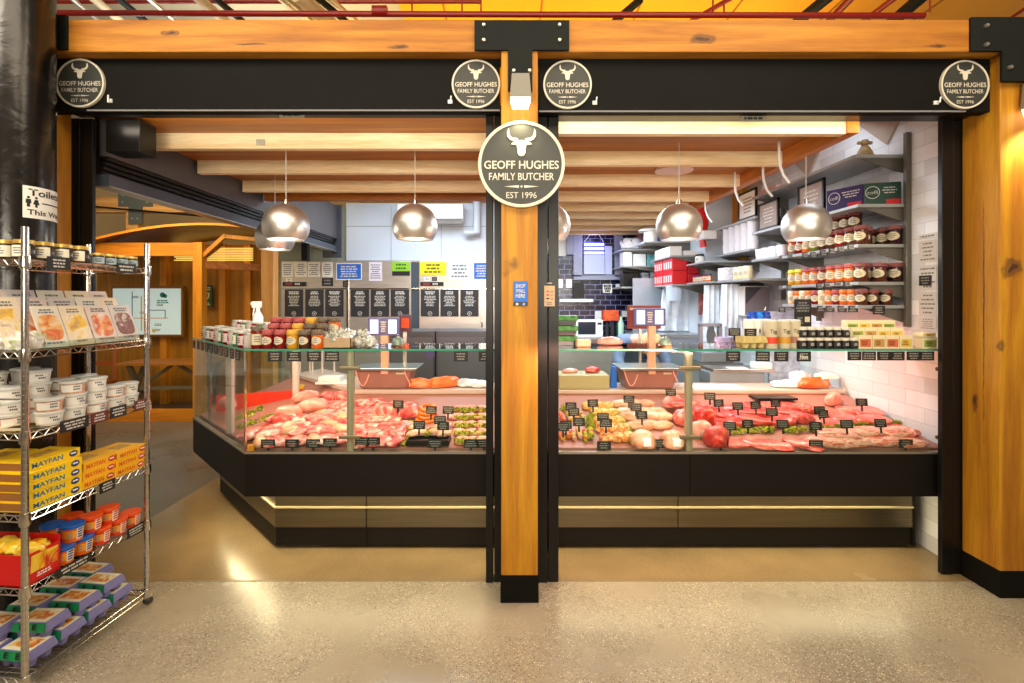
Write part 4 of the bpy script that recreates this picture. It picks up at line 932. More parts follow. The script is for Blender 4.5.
def rthing(name, label, cat, x, y, z, rot=0, group=None): return thing(name, label, cat, RP(x, y, z), RA+rot, group)
def place(meshes, name, label, cat, loc, rot=0, group=None, scale=None):
    """meshes: [(part name, mesh)], the first one is the thing itself"""
    o = mobj(name, meshes[0][1], None, loc, rot, scale=scale); tag(o, label, cat, group)
    for n, me in meshes[1:]: mobj(n, me, o)
    return o
GOLD = mat('gold_lid', (206, 172, 90), .35, .5); LAB = mat('pale_label', (226, 220, 200), .7); DARKF = mat('dark_preserve', (50, 30, 24), .3, var=.2, scale=30)
def jar_set(r, h, body, lid, lab, seed=0, lidh=.018, tall=.62, oval=False, cloth=False, square=False, labcol=None):
    mb = MB(); sg = 4 if square else 20
    mb.lathe([(r*.9, 0), (r, .006), (r, h-lidh-.014), (r*.82, h-lidh-.004), (r*.82, h-lidh)], body, seg=20); a = mb.mesh('jar')
    mb = MB()
    if cloth: mb.lathe([(r*1.02, h-lidh-.008), (r*1.10, h-lidh-.002), (r*1.0, h-.004), (r*.9, h+.001), (0, h+.002)], lid, seg=18)
    else: mb.lathe([(r*.9, h-lidh), (r*.94, h-lidh+.001), (r*.94, h-.002), (r*.88, h), (0, h)], lid, seg=20)
    b_ = mb.mesh('lid'); mb = MB()
    z0, z1 = h*(.5-tall/2)-.003, h*(.5+tall/2)-.012; n = 12; rows = []
    for q in range(9):
        f = q/8; half = 1.05*(math.sqrt(max(.02, 1-(2*f-1)**2)) if oval else 1)
        rows.append([((r+.0008)*math.sin(-half+2*half*k/n), -(r+.0008)*math.cos(-half+2*half*k/n), z0+(z1-z0)*f) for k in range(n+1)])
    mb.sheet(rows, lab)
    rnd = random.Random(seed)
    for q in range(3):
        zz = z0+(z1-z0)*(.70-.22*q); aa = rnd.uniform(.25, .55); col = labcol or GREYINK
        mb.sheet([[((r+.0016)*math.sin(-aa+2*aa*k/4), -(r+.0016)*math.cos(-aa+2*aa*k/4), zz+dz) for k in range(5)] for dz in (0, (z1-z0)*.10)], col)
    return [('jar', a), ('lid', b_), ('jar_label', mb.mesh('jar_label'))]
# --- top shelf jars
J1 = [jar_set(.036, .078, DARKF, GOLD, LAB, k, .016, .7) for k in range(2)]
J2 = [jar_set(.026, .055, mat('dark_spread', (44, 44, 38), .35), GOLD, mat('blue_white_label', (170, 190, 200), .6), k, .012, .7, labcol=INK) for k in range(2)]
LIDT = [mat('sample_lid_red', (190, 40, 40), .4), mat('sample_lid_purple', (100, 70, 130), .4), mat('sample_lid_green', (80, 140, 90), .4)]
k = 0
for yy in (.035, .115, .195, .275):
    for q, xx in enumerate((-.045, -.13, -.215, -.295)):
        o = place(J1[k % 2], 'relish_jar', f'gold-lidded jar on the rack top, {ORD[q]} from the aisle edge, {["outer", "second", "third", "fourth"][int((yy-.03)/.08)]} row', 'jar', RP(xx, yy, 1.768), RA+.5+random.uniform(-.3, .3), 'gold-lidded jars on top of the rack'); k += 1
        MB().lathe([(0, .0785), (.012, .0785), (.012, .081), (0, .081)], LIDT[k % 3], (0, 0, 0), 12).build('lid_sticker', o.children[0])
for j, yy in enumerate((.36, .425, .49, .55)):
    for q, xx in enumerate((-.04, -.105)):
        place(J2[(j+q) % 2], 'spread_jar', f'small blue-white labelled jar on the rack top, {ORD[j]} along, {"aisle-side" if not q else "inner"} row', 'jar', RP(xx, yy, 1.768), RA+.8, 'small dark jars on top of the rack')
# tickets clipped on the long edge of the rack
def rticket(y, z, w_, h_, label, col=TICKET):
    mb = MB(); mb.box(0, .002, -w_/2, w_/2, -h_/2, h_/2, col); scribble(mb, (.002, 0, 0), w_*.8, h_*.75, 2 if h_ < .05 else 3, CHALK, ux=(0, 1, 0), nrm=(1, 0, 0), seed=int(y*100), fill=.5)
    o = mb.build('price_ticket', None, 0, RP(.006, y, z), RA); tag(o, label, 'price ticket')
rticket(.13, 1.757, .10, .055, 'larger black ticket under the gold-lidded jars on the rack top')
rticket(.465, 1.757, .11, .045, 'black ticket under the small blue-white jars on the rack top')
MAROON = mat('maroon_ticket', (96, 40, 36), .6)
rticket(.20, 1.05, .13, .052, 'long black ticket at the foot of the white tub shelf')
rticket(.32, 1.052, .09, .05, 'first maroon ticket on the tub shelf', MAROON); rticket(.42, 1.056, .09, .055, 'dark ticket between the maroon tickets on the tub shelf'); rticket(.55, 1.062, .08, .05, 'maroon ticket by the end post of the tub shelf', MAROON)
rticket(.36, .715, .08, .05, 'black ticket under the orange and yellow box stacks'); rticket(.52, .43, .10, .05, 'black ticket under the orange-lidded pots'); rticket(.20, .425, .16, .04, 'long dark ticket strip above the egg boxes')
# --- second shelf: cards in clear stands
PICS = [blotch('food_photo_'+n, st, 16, .5, 0) for n, st in (('peach', [(.3, (240, 232, 220)), (.5, (226, 170, 90)), (.6, (214, 90, 50)), (.75, (190, 200, 120))]),
        ('banana', [(.3, (200, 170, 150)), (.48, (240, 226, 200)), (.58, (240, 196, 60)), (.72, (190, 150, 110))]), ('salmon', [(.35, (236, 220, 214)), (.5, (232, 150, 90)), (.62, (206, 90, 40)), (.76, (240, 228, 220))]),
        ('plum', [(.35, (226, 214, 210)), (.5, (150, 110, 104)), (.62, (120, 70, 66)), (.76, (230, 220, 214))]))]
CARDP = [mat('card_pale_'+str(k), c, .5) for k, c in enumerate(((226, 220, 206), (232, 216, 190), (222, 206, 200), (212, 204, 200)))]
def card(x, y, z, w_, h_, k, label, top, lean=.30, group=None):
    """recipe card standing on the shelf, facing the aisle, leaning back"""
    o = thing('recipe_card', label, 'card', RP(x, y, z), (0, 0, RA), group)
    c, s_ = math.cos(lean), math.sin(lean)
    def q(a, b_, d=0): return (-b_*s_+d*c, a, b_*c+d*s_)
    mb = MB(); v = [q(a, b_, d) for d in (0, .003) for a, b_ in ((-w_/2, 0), (w_/2, 0), (w_/2, h_), (-w_/2, h_))]
    mb.add(v, [(0, 3, 2, 1), (4, 5, 6, 7), (0, 1, 5, 4), (1, 2, 6, 5), (2, 3, 7, 6), (3, 0, 4, 7)], CARDP[k % 4]); mb.build('card', o)
    mb = MB(); n = 18; mb.add([q(w_*.42*math.copysign(abs(math.cos(2*PI*i/n))**.6, math.cos(2*PI*i/n)), h_*.47+h_*.31*math.copysign(abs(math.sin(2*PI*i/n))**.6, math.sin(2*PI*i/n)), .0045) for i in range(n)], [tuple(range(n))], PICS[k % 4]); mb.build('food_picture', o)
    mb = MB(); ux = (0, 1, 0); uy = Vector(q(0, 1, 0))-Vector(q(0, 0, 0)); nr = Vector(q(0, 0, 1))
    scribble(mb, q(0, h_*.87, .0035), w_*.7, h_*.12, 2, GREYINK, ux=ux, uy=uy, nrm=nr, seed=k+3); scribble(mb, q(0, h_*.10, .0035), w_*.7, h_*.08, 1, GREYINK, ux=ux, uy=uy, nrm=nr, seed=k); mb.build('print', o)
    return o
for k, (y, w_) in enumerate(((.155, .115), (.275, .115), (.40, .12), (.525, .12))):
    card(-.03, y, 1.395, w_, .19, k, ['recipe card with a peach-coloured round picture on the rack', 'recipe card with a yellow fruit picture on the rack', 'recipe card with an orange salmon-like picture on the rack', 'recipe card with a brown plum-like picture by the rack end post'][k], 0, .36, 'front recipe cards')
for k, (y, w_) in enumerate(((.05, .10), (.16, .12), (.29, .12), (.42, .12), (.53, .10))):
    card(-.085, y, 1.40, w_, .225, k+1, f'recipe card in the middle tier, {ORD[k]} from the front post', 0, .36, 'middle tier recipe cards')
    card(-.14, y+.01, 1.405, w_, .255, k+2, f'recipe card in the rear tier, {ORD[k]} from the front post', 0, .36, 'rear tier recipe cards')
t = rthing('card_stand', 'clear acrylic stepped stand holding the recipe cards', 'stand', -.10, .30, 1.392)
MB().box(-.10, .085, -.27, .27, 0, .004, GLASS).build('base', t); MB().box(.082, .086, -.27, .27, 0, .03, GLASS).build('lip', t); MB().box(-.10, -.095, -.27, .27, 0, .20, GLASS).build('back', t)
FILMY = blotch('cellophane_bag', [(.3, (120, 112, 104)), (.45, (196, 190, 180)), (.6, (236, 236, 230)), (.75, (150, 170, 90))], 18, .15, .8, coat=1)
BAGM = fixfloor(blob(301, .06, .05, .075, 2.2, .5, FILMY, freq=3, name='filled_bag'))
for k, (x, y, c) in enumerate(((-.06, .02, 0), (-.16, .03, .4), (-.25, .05, .9), (-.25, .16, .2))): tag(mobj('sweet_bag', BAGM, None, RP(x, y+.03, 1.39), c), f'crinkled clear food bag beside the recipe cards, {ORD[k]} in from the front post', 'bag', 'crinkled food bags on the rack')
# --- third shelf: lidded white tubs
TUBB = mat('white_tub', (224, 218, 206), .4); TUBL = mat('clear_tub_lid', (205, 208, 206), .25); TUBC = mat('tub_contents', (196, 150, 120), .5, var=.3, scale=40)
def tub_set(seed, body):
    mb = MB(); mb.lathe([(.042, 0), (.047, .045), (.047, .05)], body, seg=24); a = mb.mesh('tub')
    mb = MB(); mb.lathe([(.048, .047), (.051, .048), (.051, .056), (.047, .058), (0, .056)], TUBL, seg=24); b_ = mb.mesh('lid')
    mb = MB(); mb.sheet([[(r*math.sin(t_), -r*math.cos(t_), z) for t_ in [-.9+1.8*k/10 for k in range(11)]] for r, z in ((.0437, .010), (.0475, .042))], PAPER)
    rnd = random.Random(seed)
    for q in range(2):
        z = .032-.012*q; r = .0445+.09*z*.0+(.0035 if z > .02 else .0030); a0 = rnd.uniform(-.1, .2)
        for s_ in range(4): mb.sheet([[((r+.0006)*math.sin(t_), -(r+.0006)*math.cos(t_), z+dz) for t_ in (a0+s_*.14, a0+s_*.14+.09)] for dz in (0, .006)], INK)
    return [('tub', a), ('lid', b_), ('tub_label', mb.mesh('tub_label'))]
TUBS = [tub_set(1, TUBB), tub_set(2, TUBC), tub_set(3, TUBB)]
k = 0
for j, (x, y, n, tall) in enumerate(((-.055, .165, 2, 0), (-.055, .27, 3, 0), (-.055, .375, 3, 0), (-.055, .475, 2, 0), (-.06, .56, 3, 0), (-.165, .10, 3, 0), (-.165, .21, 4, 1), (-.165, .32, 3, 1), (-.165, .43, 3, 0), (-.27, .12, 4, 0), (-.27, .25, 4, 0))):
    if j == 4: n = 2
    for q in range(n):
        place(TUBS[(j*2+q) % 3], 'food_tub', f'lidded white tub, level {["one", "two", "three", "four"][q]} of the {ORD[j]} stack on the tub shelf', 'tub', RP(x, y-.02, 1.063+.057*q), RA+.9+random.uniform(-.3, .3), 'stacked white tubs on the rack'); k += 1
for k, (x, y, c) in enumerate(((-.07, .045, .2), (-.2, .03, -.1))):
    mb = MB(); mb.sheet([[(-.09+.03*i, -.035+.035*j, .012*math.sin(i*.9)*(j-1)+.014) for i in range(7)] for j in range(3)], [CREAM, mat('orange_wrapper', (220, 110, 50), .5)][k]); mb.sheet([[(-.09+.03*i, -.035+.035*j, .004) for i in range(7)] for j in range(3)], CREAM)
    mb.sheet([[(-.09+.03*i, -.036, .002+.012*q_) for i in range(7)] for q_ in (0, 1)], CREAM)
    tag(mb.build('paper_packet', None, 0, RP(x-.05, y, 1.064), RA+c), ['flat cream paper packet lying before the white tubs', 'flat orange wrapped packet lying before the white tubs'][k], 'packet')
# --- fourth shelf: long yellow boxes
YB = mat('yellow_carton', (250, 208, 20), .45); YO = mat('orange_yellow_carton', (250, 190, 30), .45); BTXT = mat('teal_lettering', (40, 120, 150), .5); OTXT = mat('orange_lettering', (226, 90, 30), .5); NAVYL = mat('navy_logo', (24, 50, 120), .5); REDL = mat('red_logo', (214, 50, 30), .5); KRAFT = mat('kraft_inside', (150, 96, 40), .7)
def long_box(L, D, Hh, base, tx, logo):
    t_ = MB(); t_.box(-D, 0, -L/2, L/2, 0, Hh, base); t_.box(-D+.006, -.006, -L/2-.001, -L/2, .004, Hh-.004, KRAFT); t_.box(-D*.7, -D*.3, -L*.2, L*.3, Hh, Hh+.0006, mat('carton_top_print', (190, 150, 70), .5, var=.4, scale=60))
    a = t_.mesh('carton'); mb = MB(); put_text(mb, 'MAYFAN', (.001, -L*.14, Hh*.50), L*.58, Hh*.56, tx, ux=(0, 1, 0), bold=.02); b_ = mb.mesh('lettering')
    mb = MB(); mb.add([(.0012, L*.36+.020*math.cos(q*PI/7), Hh*.5+Hh*.36*math.sin(q*PI/7)) for q in range(14)], [tuple(range(14))], logo); mb.add([(.0016, L*.36+u, Hh*.5+v_) for u, v_ in ((-.012, -.002), (.012, -.002), (.012, .005), (-.012, .005))], [(0, 1, 2, 3)], PAPER); c = mb.mesh('emblem')
    return [('carton', a), ('lettering', b_), ('emblem', c)]
BX = long_box(.225, .15, .038, YB, BTXT, NAVYL); OX = long_box(.165, .16, .038, YO, OTXT, REDL)
for q in range(5): place(BX, 'cracker_carton', f'yellow carton with teal writing, {["bottom", "second", "middle", "fourth", "topmost"][q]} of the blue-emblem stack', 'carton', RP(-.008-(.03 if q == 4 else 0)-.004*(q % 2), .135+(.02 if q == 4 else .004*(q % 2)), .733+.039*q), RA, 'blue-emblem cartons')
for q in range(3): place(OX, 'cracker_carton', f'yellow-orange carton with red emblem, {["bottom", "middle", "topmost"][q]} of the stack beside the blue-emblem ones', 'carton', RP(-.012-.004*q, .335+.008*q, .733+.039*q), RA, 'red-emblem cartons, inner stack')
for q in range(3): place(OX, 'cracker_carton', f'yellow-orange carton with red emblem, {["bottom", "middle", "topmost"][q]} of the stack by the end post', 'carton', RP(-.006, .502+.006*q, .733+.039*q), RA, 'red-emblem cartons by the end post')
for q in range(5): place(BX, 'cracker_carton', f'yellow carton end-on at the short side of the rack, {ORD[q]} from the bottom', 'carton', RP(-.175-(.02 if q == 4 else 0), .115+.02*(q % 2), .733+.039*q), RA+(.06 if q == 4 else 0), 'cartons in the second row')
# --- fifth shelf: round pots, red carton of bags
ORB = mat('orange_pot', (236, 110, 16), .35, var=.2, scale=20); BLID = mat('blue_pot_lid', (20, 96, 196), .35); OLID = mat('orange_pot_lid', (238, 84, 20), .35); REDB = mat('red_pot', (222, 60, 20), .35, var=.2, scale=20)
def pot_set(body, lid, tx):
    mb = MB(); mb.lathe([(.036, 0), (.0372, .018)], body, seg=28); mb.lathe([(.0372, .018), (.0400, .050)], mat('yellow_pot_band', (246, 160, 30), .35), seg=28, caps=False); mb.lathe([(.0400, .050), (.041, .064)], body, seg=28); a = mb.mesh('pot'); mb = MB(); mb.lathe([(.043, .060), (.044, .062), (.044, .073), (.042, .075), (0, .074)], lid, seg=28); b_ = mb.mesh('lid')
    mb = MB(); mb.sheet([[(r*math.sin(t_), -r*math.cos(t_), z) for t_ in [.05+.75*k/6 for k in range(7)]] for r, z in ((.0372, .010), (.0415, .060))], PAPER)
    for q in range(4): mb.sheet([[((.0385+.0035*(1-q/4))*math.sin(t_), -(.0385+.0035*(1-q/4))*math.cos(t_), .050-.011*q+dz) for t_ in (.15, .4, .65)] for dz in (0, .006)], tx)
    mb.sheet([[(r*math.sin(t_), -r*math.cos(t_), z) for t_ in [-.75+.45*k/4 for k in range(5)]] for r, z in ((.0382, .018), (.0408, .045))], mat('pot_panel', (190, 150, 110), .5, var=.4, scale=120)); return [('pot', a), ('lid', b_), ('pot_label', mb.mesh('pot_label'))]
PB = pot_set(ORB, BLID, NAVYL); PO = pot_set(REDB, OLID, REDL)
spots = [(-.045, .195, 0, PB), (-.045, .285, 0, PB), (-.045, .375, 0, PO), (-.045, .465, 0, PO), (-.045, .55, 0, PO), (-.05, .245, 1, PB), (-.05, .335, 1, PO), (-.05, .425, 1, PO), (-.135, .19, 0, PB), (-.135, .28, 0, PB), (-.135, .37, 0, PO), (-.135, .46, 0, PO), (-.14, .235, 1, PB), (-.14, .325, 1, PO), (-.14, .52, 0, PO)]
for k, (x, y, lv, ps) in enumerate(spots):
    place(ps, 'gravy_pot', f'{"blue" if ps is PB else "orange"}-lidded orange pot, {"upper" if lv else "lower"} level, {ORD[k]} counting along the pot shelf', 'pot', RP(x, y, .438+.076*lv), RA+1.1, 'orange pots on the rack')
CRED = mat('red_carton', (214, 20, 16), .45); YBAG = blotch('yellow_noodle_bag', [(.3, (210, 40, 20)), (.45, (250, 200, 30)), (.6, (252, 226, 90)), (.75, (120, 150, 40))], 12, .25, .6, coat=.6)
t = rthing('display_carton', 'open red carton full of yellow food bags on the pot shelf', 'carton', -.10, .078, .438)
MB().box(-.20, .095, -.07, -.066, 0, .125, CRED).build('front_board', t); MB().box(.091, .095, -.07, .07, 0, .125, CRED).build('side_board', t); MB().box(-.20, .095, -.07, .07, 0, .004, CRED).build('bottom_board', t); MB().box(-.20, .095, .066, .07, 0, .15, CRED).build('back_board', t)
mb = MB(); mb.add([(.096, y, z) for y, z in ((-.055, .045), (.055, .045), (.06, .11), (-.05, .115))], [(0, 1, 2, 3)], YBAG); scribble(mb, (.096, 0, .028), .08, .02, 2, PAPER, ux=(0, 1, 0), nrm=(1, 0, 0), seed=4); scribble(mb, (-.06, -.071, .05), .09, .03, 2, mat('pink_print', (240, 170, 160), .5), seed=5); mb.build('carton_print', t)
BG = fixfloor(blob(330, .045, .05, .05, 2.4, .4, YBAG, freq=2.6, name='bag'))
for k, x in enumerate((-.05, -.125, -.20, -.27)): tag(mobj('noodle_bag', BG, None, RP(x, .075, .54), k*1.3), f'yellow and red food bag in the red carton, {ORD[k]} from the front post', 'bag', 'yellow bags in the red carton')
# --- bottom shelf: egg boxes
LILAC = mat('lilac_pulp', (128, 126, 186), .85, var=.08, scale=40, bump=.2); EGREEN = mat('green_egg_label', (20, 140, 84), .5, var=.12, scale=30)
EPIC = blotch('egg_label_picture', [(.34, (236, 232, 190)), (.5, (222, 160, 60)), (.6, (190, 70, 40)), (.72, (240, 236, 210))], 26, .5, 0)
def egg_box_set(body=LILAC, lab=True):
    mb = MB(); w_, d, h_ = .080, .058, .072
    # lid: a tapered box with scalloped lower edge over six cups
    def ring(sx, sy, z): return [(-w_*sx, -d*sy, z), (w_*sx, -d*sy, z), (w_*sx, d*sy, z), (-w_*sx, d*sy, z)]
    rs = ring(.90, .88, .030)+ring(1.0, 1.0, .034)+ring(1.0, 1.0, .040)+ring(.90, .86, h_); fs = []
    for i in range(3): fs += [(i*4+k, i*4+(k+1) % 4, i*4+4+(k+1) % 4, i*4+4+k) for k in range(4)]
    fs += [(12, 13, 14, 15), (3, 2, 1, 0)]; mb.add(rs, fs, body)
    for q in (-1, 0, 1):
        for s_ in (-.5, .5): mb.lathe([(.010, 0), (.018, .003), (.025, .034)], body, (q*w_*.62, s_*d*1.0, 0), 10)
        if not lab: mb.prism([(q*w_*.62-.016, .040), (q*w_*.62+.016, .040), (q*w_*.62+.010, .070), (q*w_*.62-.010, .070)], -d-.001, -d+.01, body, 'xz')
    a = mb.mesh('egg_box')
    if not lab: return [('egg_box', a)]
    mb = MB(); e = .0012
    f0 = [(-w_*.97, -d-e-.001, .036), (w_*.97, -d-e-.001, .036), (w_*.89, -d*.86-e-.001, h_-.001), (-w_*.89, -d*.86-e-.001, h_-.001)]
    mb.add(f0, [(0, 1, 2, 3)], EGREEN); mb.add([(-w_*.84, -d*.82, h_+e), (w_*.84, -d*.82, h_+e), (w_*.84, d*.78, h_+e), (-w_*.84, d*.78, h_+e)], [(0, 1, 2, 3)], mat('egg_label_top', (226, 226, 196), .6))
    mb.add([(-w_*.7, -d*.5, h_+e*1.6), (w_*.7, -d*.5, h_+e*1.6), (w_*.7, d*.45, h_+e*1.6), (-w_*.7, d*.45, h_+e*1.6)], [(0, 1, 2, 3)], EPIC)
    b_ = mb.mesh('box_label'); mb = MB()
    up = Vector((0, .14*d, .040)).normalized()
    for q in (-.028, .028): put_text(mb, 'E', (q, -d-.0005+.002, .058), .018, .022, INK, uy=up, bold=.03)
    for v in range(len(mb.v)): mb.v[v] = (mb.v[v][0], mb.v[v][1]-.004, mb.v[v][2])
    return [('egg_box', a), ('box_label', b_), ('lettering', mb.mesh('lettering'))]
EB = egg_box_set()
for k, (x, y, lv) in enumerate(((-.10, .095, 0), (-.10, .225, 0), (-.10, .355, 0), (-.11, .485, 0), (-.12, .17, 1), (-.11, .315, 1), (-.12, .455, 1), (-.265, .06, 0), (-.265, .19, 0), (-.265, .33, 0), (-.265, .47, 0), (-.28, .13, 1), (-.27, .27, 1), (-.265, .41, 1), (-.265, .54, 1))):
    place(EB, 'egg_box', f'lilac egg box with green label, {"upper" if lv else "lower"} layer, {"aisle" if x > -.2 else "column"} side, {ORD[[0,1,2,3,0,1,2,0,1,2,3,0,1,2,3][k]]} going inwards', 'egg box', RP(x, y, .077+.067*lv), RA+random.uniform(-.06, .06), 'lilac egg boxes')

# ================================================================ GOODS ON THE GLASS SHELF
ZG = 1.3055
GINR = checker('red_gingham', (140, 16, 26), (190, 110, 104), 260); GINB = checker('black_gingham', (30, 24, 22), (140, 122, 100), 260); GINW = checker('burgundy_gingham', (84, 14, 22), (150, 90, 84), 260)
JRED = mat('red_jam', (120, 14, 20), .15, var=.2, scale=30); JYEL = mat('yellow_curd', (196, 140, 20), .15, var=.15, scale=30); JBRN = mat('brown_chutney', (74, 34, 22), .15, var=.3, scale=40); JORG = mat('orange_marmalade', (206, 92, 16), .15, var=.2, scale=30); JDRK = mat('blackcurrant_jam', (44, 14, 24), .15); JGRN = mat('green_relish', (96, 110, 30), .2, var=.2, scale=40)
def jam(body, lid, seed=0, r=.034, h=.112): return jar_set(r, h, body, lid, CREAM, seed, .020, .52, oval=True, cloth=True)
JR, JY, JB, JB2 = jam(JRED, GINR, 1), jam(JYEL, mat('gold_cloth', (206, 160, 60), .6), 2), jam(JBRN, GINB, 3), jam(JORG, GINB, 4)
t = thing('display_riser', 'low clear stepped riser under the rear jam jars', 'stand', (0, 0, 0))
MB().box(-1.52, -1.06, 3.01, 3.09, ZG, ZG+.035, GLASS).build('step', t); MB().box(-1.50, -1.06, 3.095, 3.17, ZG, ZG+.07, GLASS).build('step', t)
for r_, (Y, z, x0, lst) in enumerate(((2.975, 0, 268, (JR, JR, JY, JB, JB2)), (3.05, .035, 268, (JR, JR, JY, JB, JB)), (3.13, .07, 262, (JR, JR, JR, JY, JB, JB2)))):
    for j, js in enumerate(lst):
        place(js, 'jam_jar', f'cloth-topped jar, {ORD[j]} from the slanting corner, {["front row", "on the low step", "on the high step"][r_]}', 'jar', (X(268+12.4*j+(0 if r_ < 2 else -4), 2.975), Y, ZG+z), random.uniform(-.2, .2), 'cloth-topped jars at the corner')
TJ = [jar_set(.036, .125, JRED, GINB, CREAM, 5, .018, .6), jar_set(.036, .128, JBRN, GINB, CREAM, 6, .018, .6)]
for j, (x, y) in enumerate(((-1.555, 2.99), (-1.60, 3.065))): place(TJ[j], 'tall_jar', f'tall dark jar standing at the very corner of the glass shelf, {["outer", "inner"][j]} one', 'jar', (x+.02, y, ZG), .4)
PK = [jar_set(.035, .095, mat('white_pack', (176, 168, 156), .5), mat('silver_lid', (200, 200, 196), .3, .6), mat('lab_red', (190, 176, 170), .6), 1, .012, .7, labcol=mat('dark_red_ink', (130, 20, 30), .6)),
      jar_set(.035, .095, mat('pale_green_pack', (60, 110, 76), .5), mat('white_lid', (206, 204, 196), .4), LAB, 2, .012, .7, labcol=mat('green_ink', (20, 90, 50), .6)),
      jar_set(.035, .095, JRED, MATS['white_lid'], mat('lab_pink', (210, 190, 190), .6), 3, .012, .7, labcol=MATS['dark_red_ink'])]
for r_ in range(2):
    for j in range(10):
        d = .05+.095*r_; p = side_pt(.06+.108*j, d); lv = 0
        place(PK[(j*2+r_) % 3], 'preserve_pot', f'white-labelled pot, {ORD[j]} back from the corner, {"outer" if not r_ else "inner"} row on the slanting shelf', 'jar', (p[0], p[1], ZG), -PI/4+random.uniform(-.3, .3), 'pots along the slanting shelf')
for j in range(7):
    p = side_pt(.12+.108*j, .20); place(PK[j % 3], 'preserve_pot', f'pot on the raised third row of the slanting shelf, {ORD[j]} back from the corner', 'jar', (p[0], p[1], ZG+.05), -PI/4, 'raised pots on the slanting shelf')
t = thing('display_riser', 'long clear riser under the third row of pots on the slanting shelf', 'stand', (0, 0, 0))
p0, p1 = side_pt(.06, .20), side_pt(.84, .20); MB().bar((p0[0], p0[1], ZG+.025), (p1[0], p1[1], ZG+.025), .075, .048, GLASS).build('step', t)
# spray bottle
c = at(258, 317, 3.42); t = thing('spray_bottle', 'white trigger spray bottle standing behind the pots at the corner', 'bottle', (c.x, c.y, ZG))
t.scale = (1.15, 1.15, 1.6); MB().lathe([(.028, 0), (.03, .005), (.03, .11), (.012, .135), (.012, .15)], WHITE, seg=20).build('bottle_body', t)
mb = MB(); mb.box(-.035, .02, -.011, .011, .15, .178, WHITE); mb.box(-.045, -.035, -.006, .006, .162, .174, WHITE); mb.bar((-.022, 0, .152), (-.030, 0, .115), .01, .008, WHITE); mb.build('spray_head', t, .003)
# kraft tray of cellophane bags and loose bags
Yb = 3.06; t = thing('kraft_tray', 'brown card tray heaped with cellophane herb bags beside the cloth-topped jars', 'tray', (X(339, Yb), Yb, ZG))
mb = MB(); KR = mat('kraft_card', (176, 146, 112), .75)
for a in ((-.10, .10, -.08, -.076), (-.10, .10, .076, .08), (-.10, -.096, -.08, .08), (.096, .10, -.08, .08)): mb.box(*a, 0, .062, KR)
mb.box(-.10, .10, -.08, .08, 0, .004, KR); mb.build('tray_body', t)
HBAG = blotch('herb_bag', [(.3, (96, 96, 72)), (.45, (160, 158, 146)), (.58, (206, 206, 200)), (.72, (110, 112, 60))], 16, .12, .9, coat=1)
HB = [fixfloor(blob(340+k, .042, .035, .06, 2.0, .6, HBAG, freq=3.4, name='bag')) for k in range(3)]
for k, (dx, dy, dz) in enumerate(((-.06, -.04, .03), (0, -.04, .03), (.06, -.04, .03), (-.05, .03, .045), (.01, .03, .05), (.06, .03, .045))):
    tag(mobj('herb_bag', HB[k % 3], None, (X(339, Yb)+dx, Yb+dy, ZG+dz), k*1.1), f'crinkled herb bag in the kraft tray, {["outer", "middle", "post-side"][k % 3]} one of the {"front" if k < 3 else "rear"} three', 'bag', 'herb bags in the kraft tray')
for k, (px, Y, dz) in enumerate(((360, 3.05, 0), (368, 3.10, 0), (363, 3.14, .05), (371, 3.04, .0))): tag(mobj('loose_bag', HB[k % 3], None, (X(px, Y), Y, ZG+dz), k*.8), f'loose cellophane bag beside the kraft tray, {ORD[k]} of the little heap', 'bag', 'loose bags beside the tray')
# domed bells
for k, (px, lab) in enumerate(((398, 'small domed grey-green bell with a copper rim on the glass near the scale screen'), (665, 'small domed dark bell with a copper rim beside the wooden screen stem'))):
    t = thing('counter_bell', lab, 'bell', (X(px, 3.1), 3.1, ZG)); MB().lathe([(.045, 0), (.046, .008), (.04, .012), (0, .012)], mat('copper_rim', (150, 90, 60), .3, .8), seg=24).build('base', t)
    MB().lathe([(.040, .012), (.038, .03), (.028, .05), (.012, .06), (0, .062)], mat('verdigris_dome', (120, 140, 128), .35, .4), seg=24).build('dome', t); MB().lathe([(.006, .06), (.007, .072), (0, .074)], CHROME, seg=10).build('plunger', t)
# egg cartons
EC1 = egg_box_set(mat('buff_pulp', (206, 184, 120), .85, var=.08, scale=40, bump=.2), False); 
place(EC1, 'egg_carton', 'buff egg carton standing on the glass in front of the white canisters', 'egg box', (X(750, 3.02), 3.02, ZG), .12)
EC2 = egg_box_set(mat('lavender_pulp', (170, 156, 200), .85), False); place(EC2, 'egg_carton', 'lavender egg carton on the glass beside the buff one', 'egg box', (X(727, 3.12), 3.12, ZG), .1, scale=.8)
for j, px in enumerate((728, 743.5)): o = mobj('price_ticket', TK[j], None, (X(px, 3.12 if j == 0 else 3.10), 3.12-.02*j-.09, 0), 0); o.location.z = 1.375 if j else 1.377; o.scale = (1.15, 1, 1.15); tag(o, f'black price ticket standing above the {["lavender", "buff"][j]} egg carton', 'price ticket')
for px, lab in (): pass
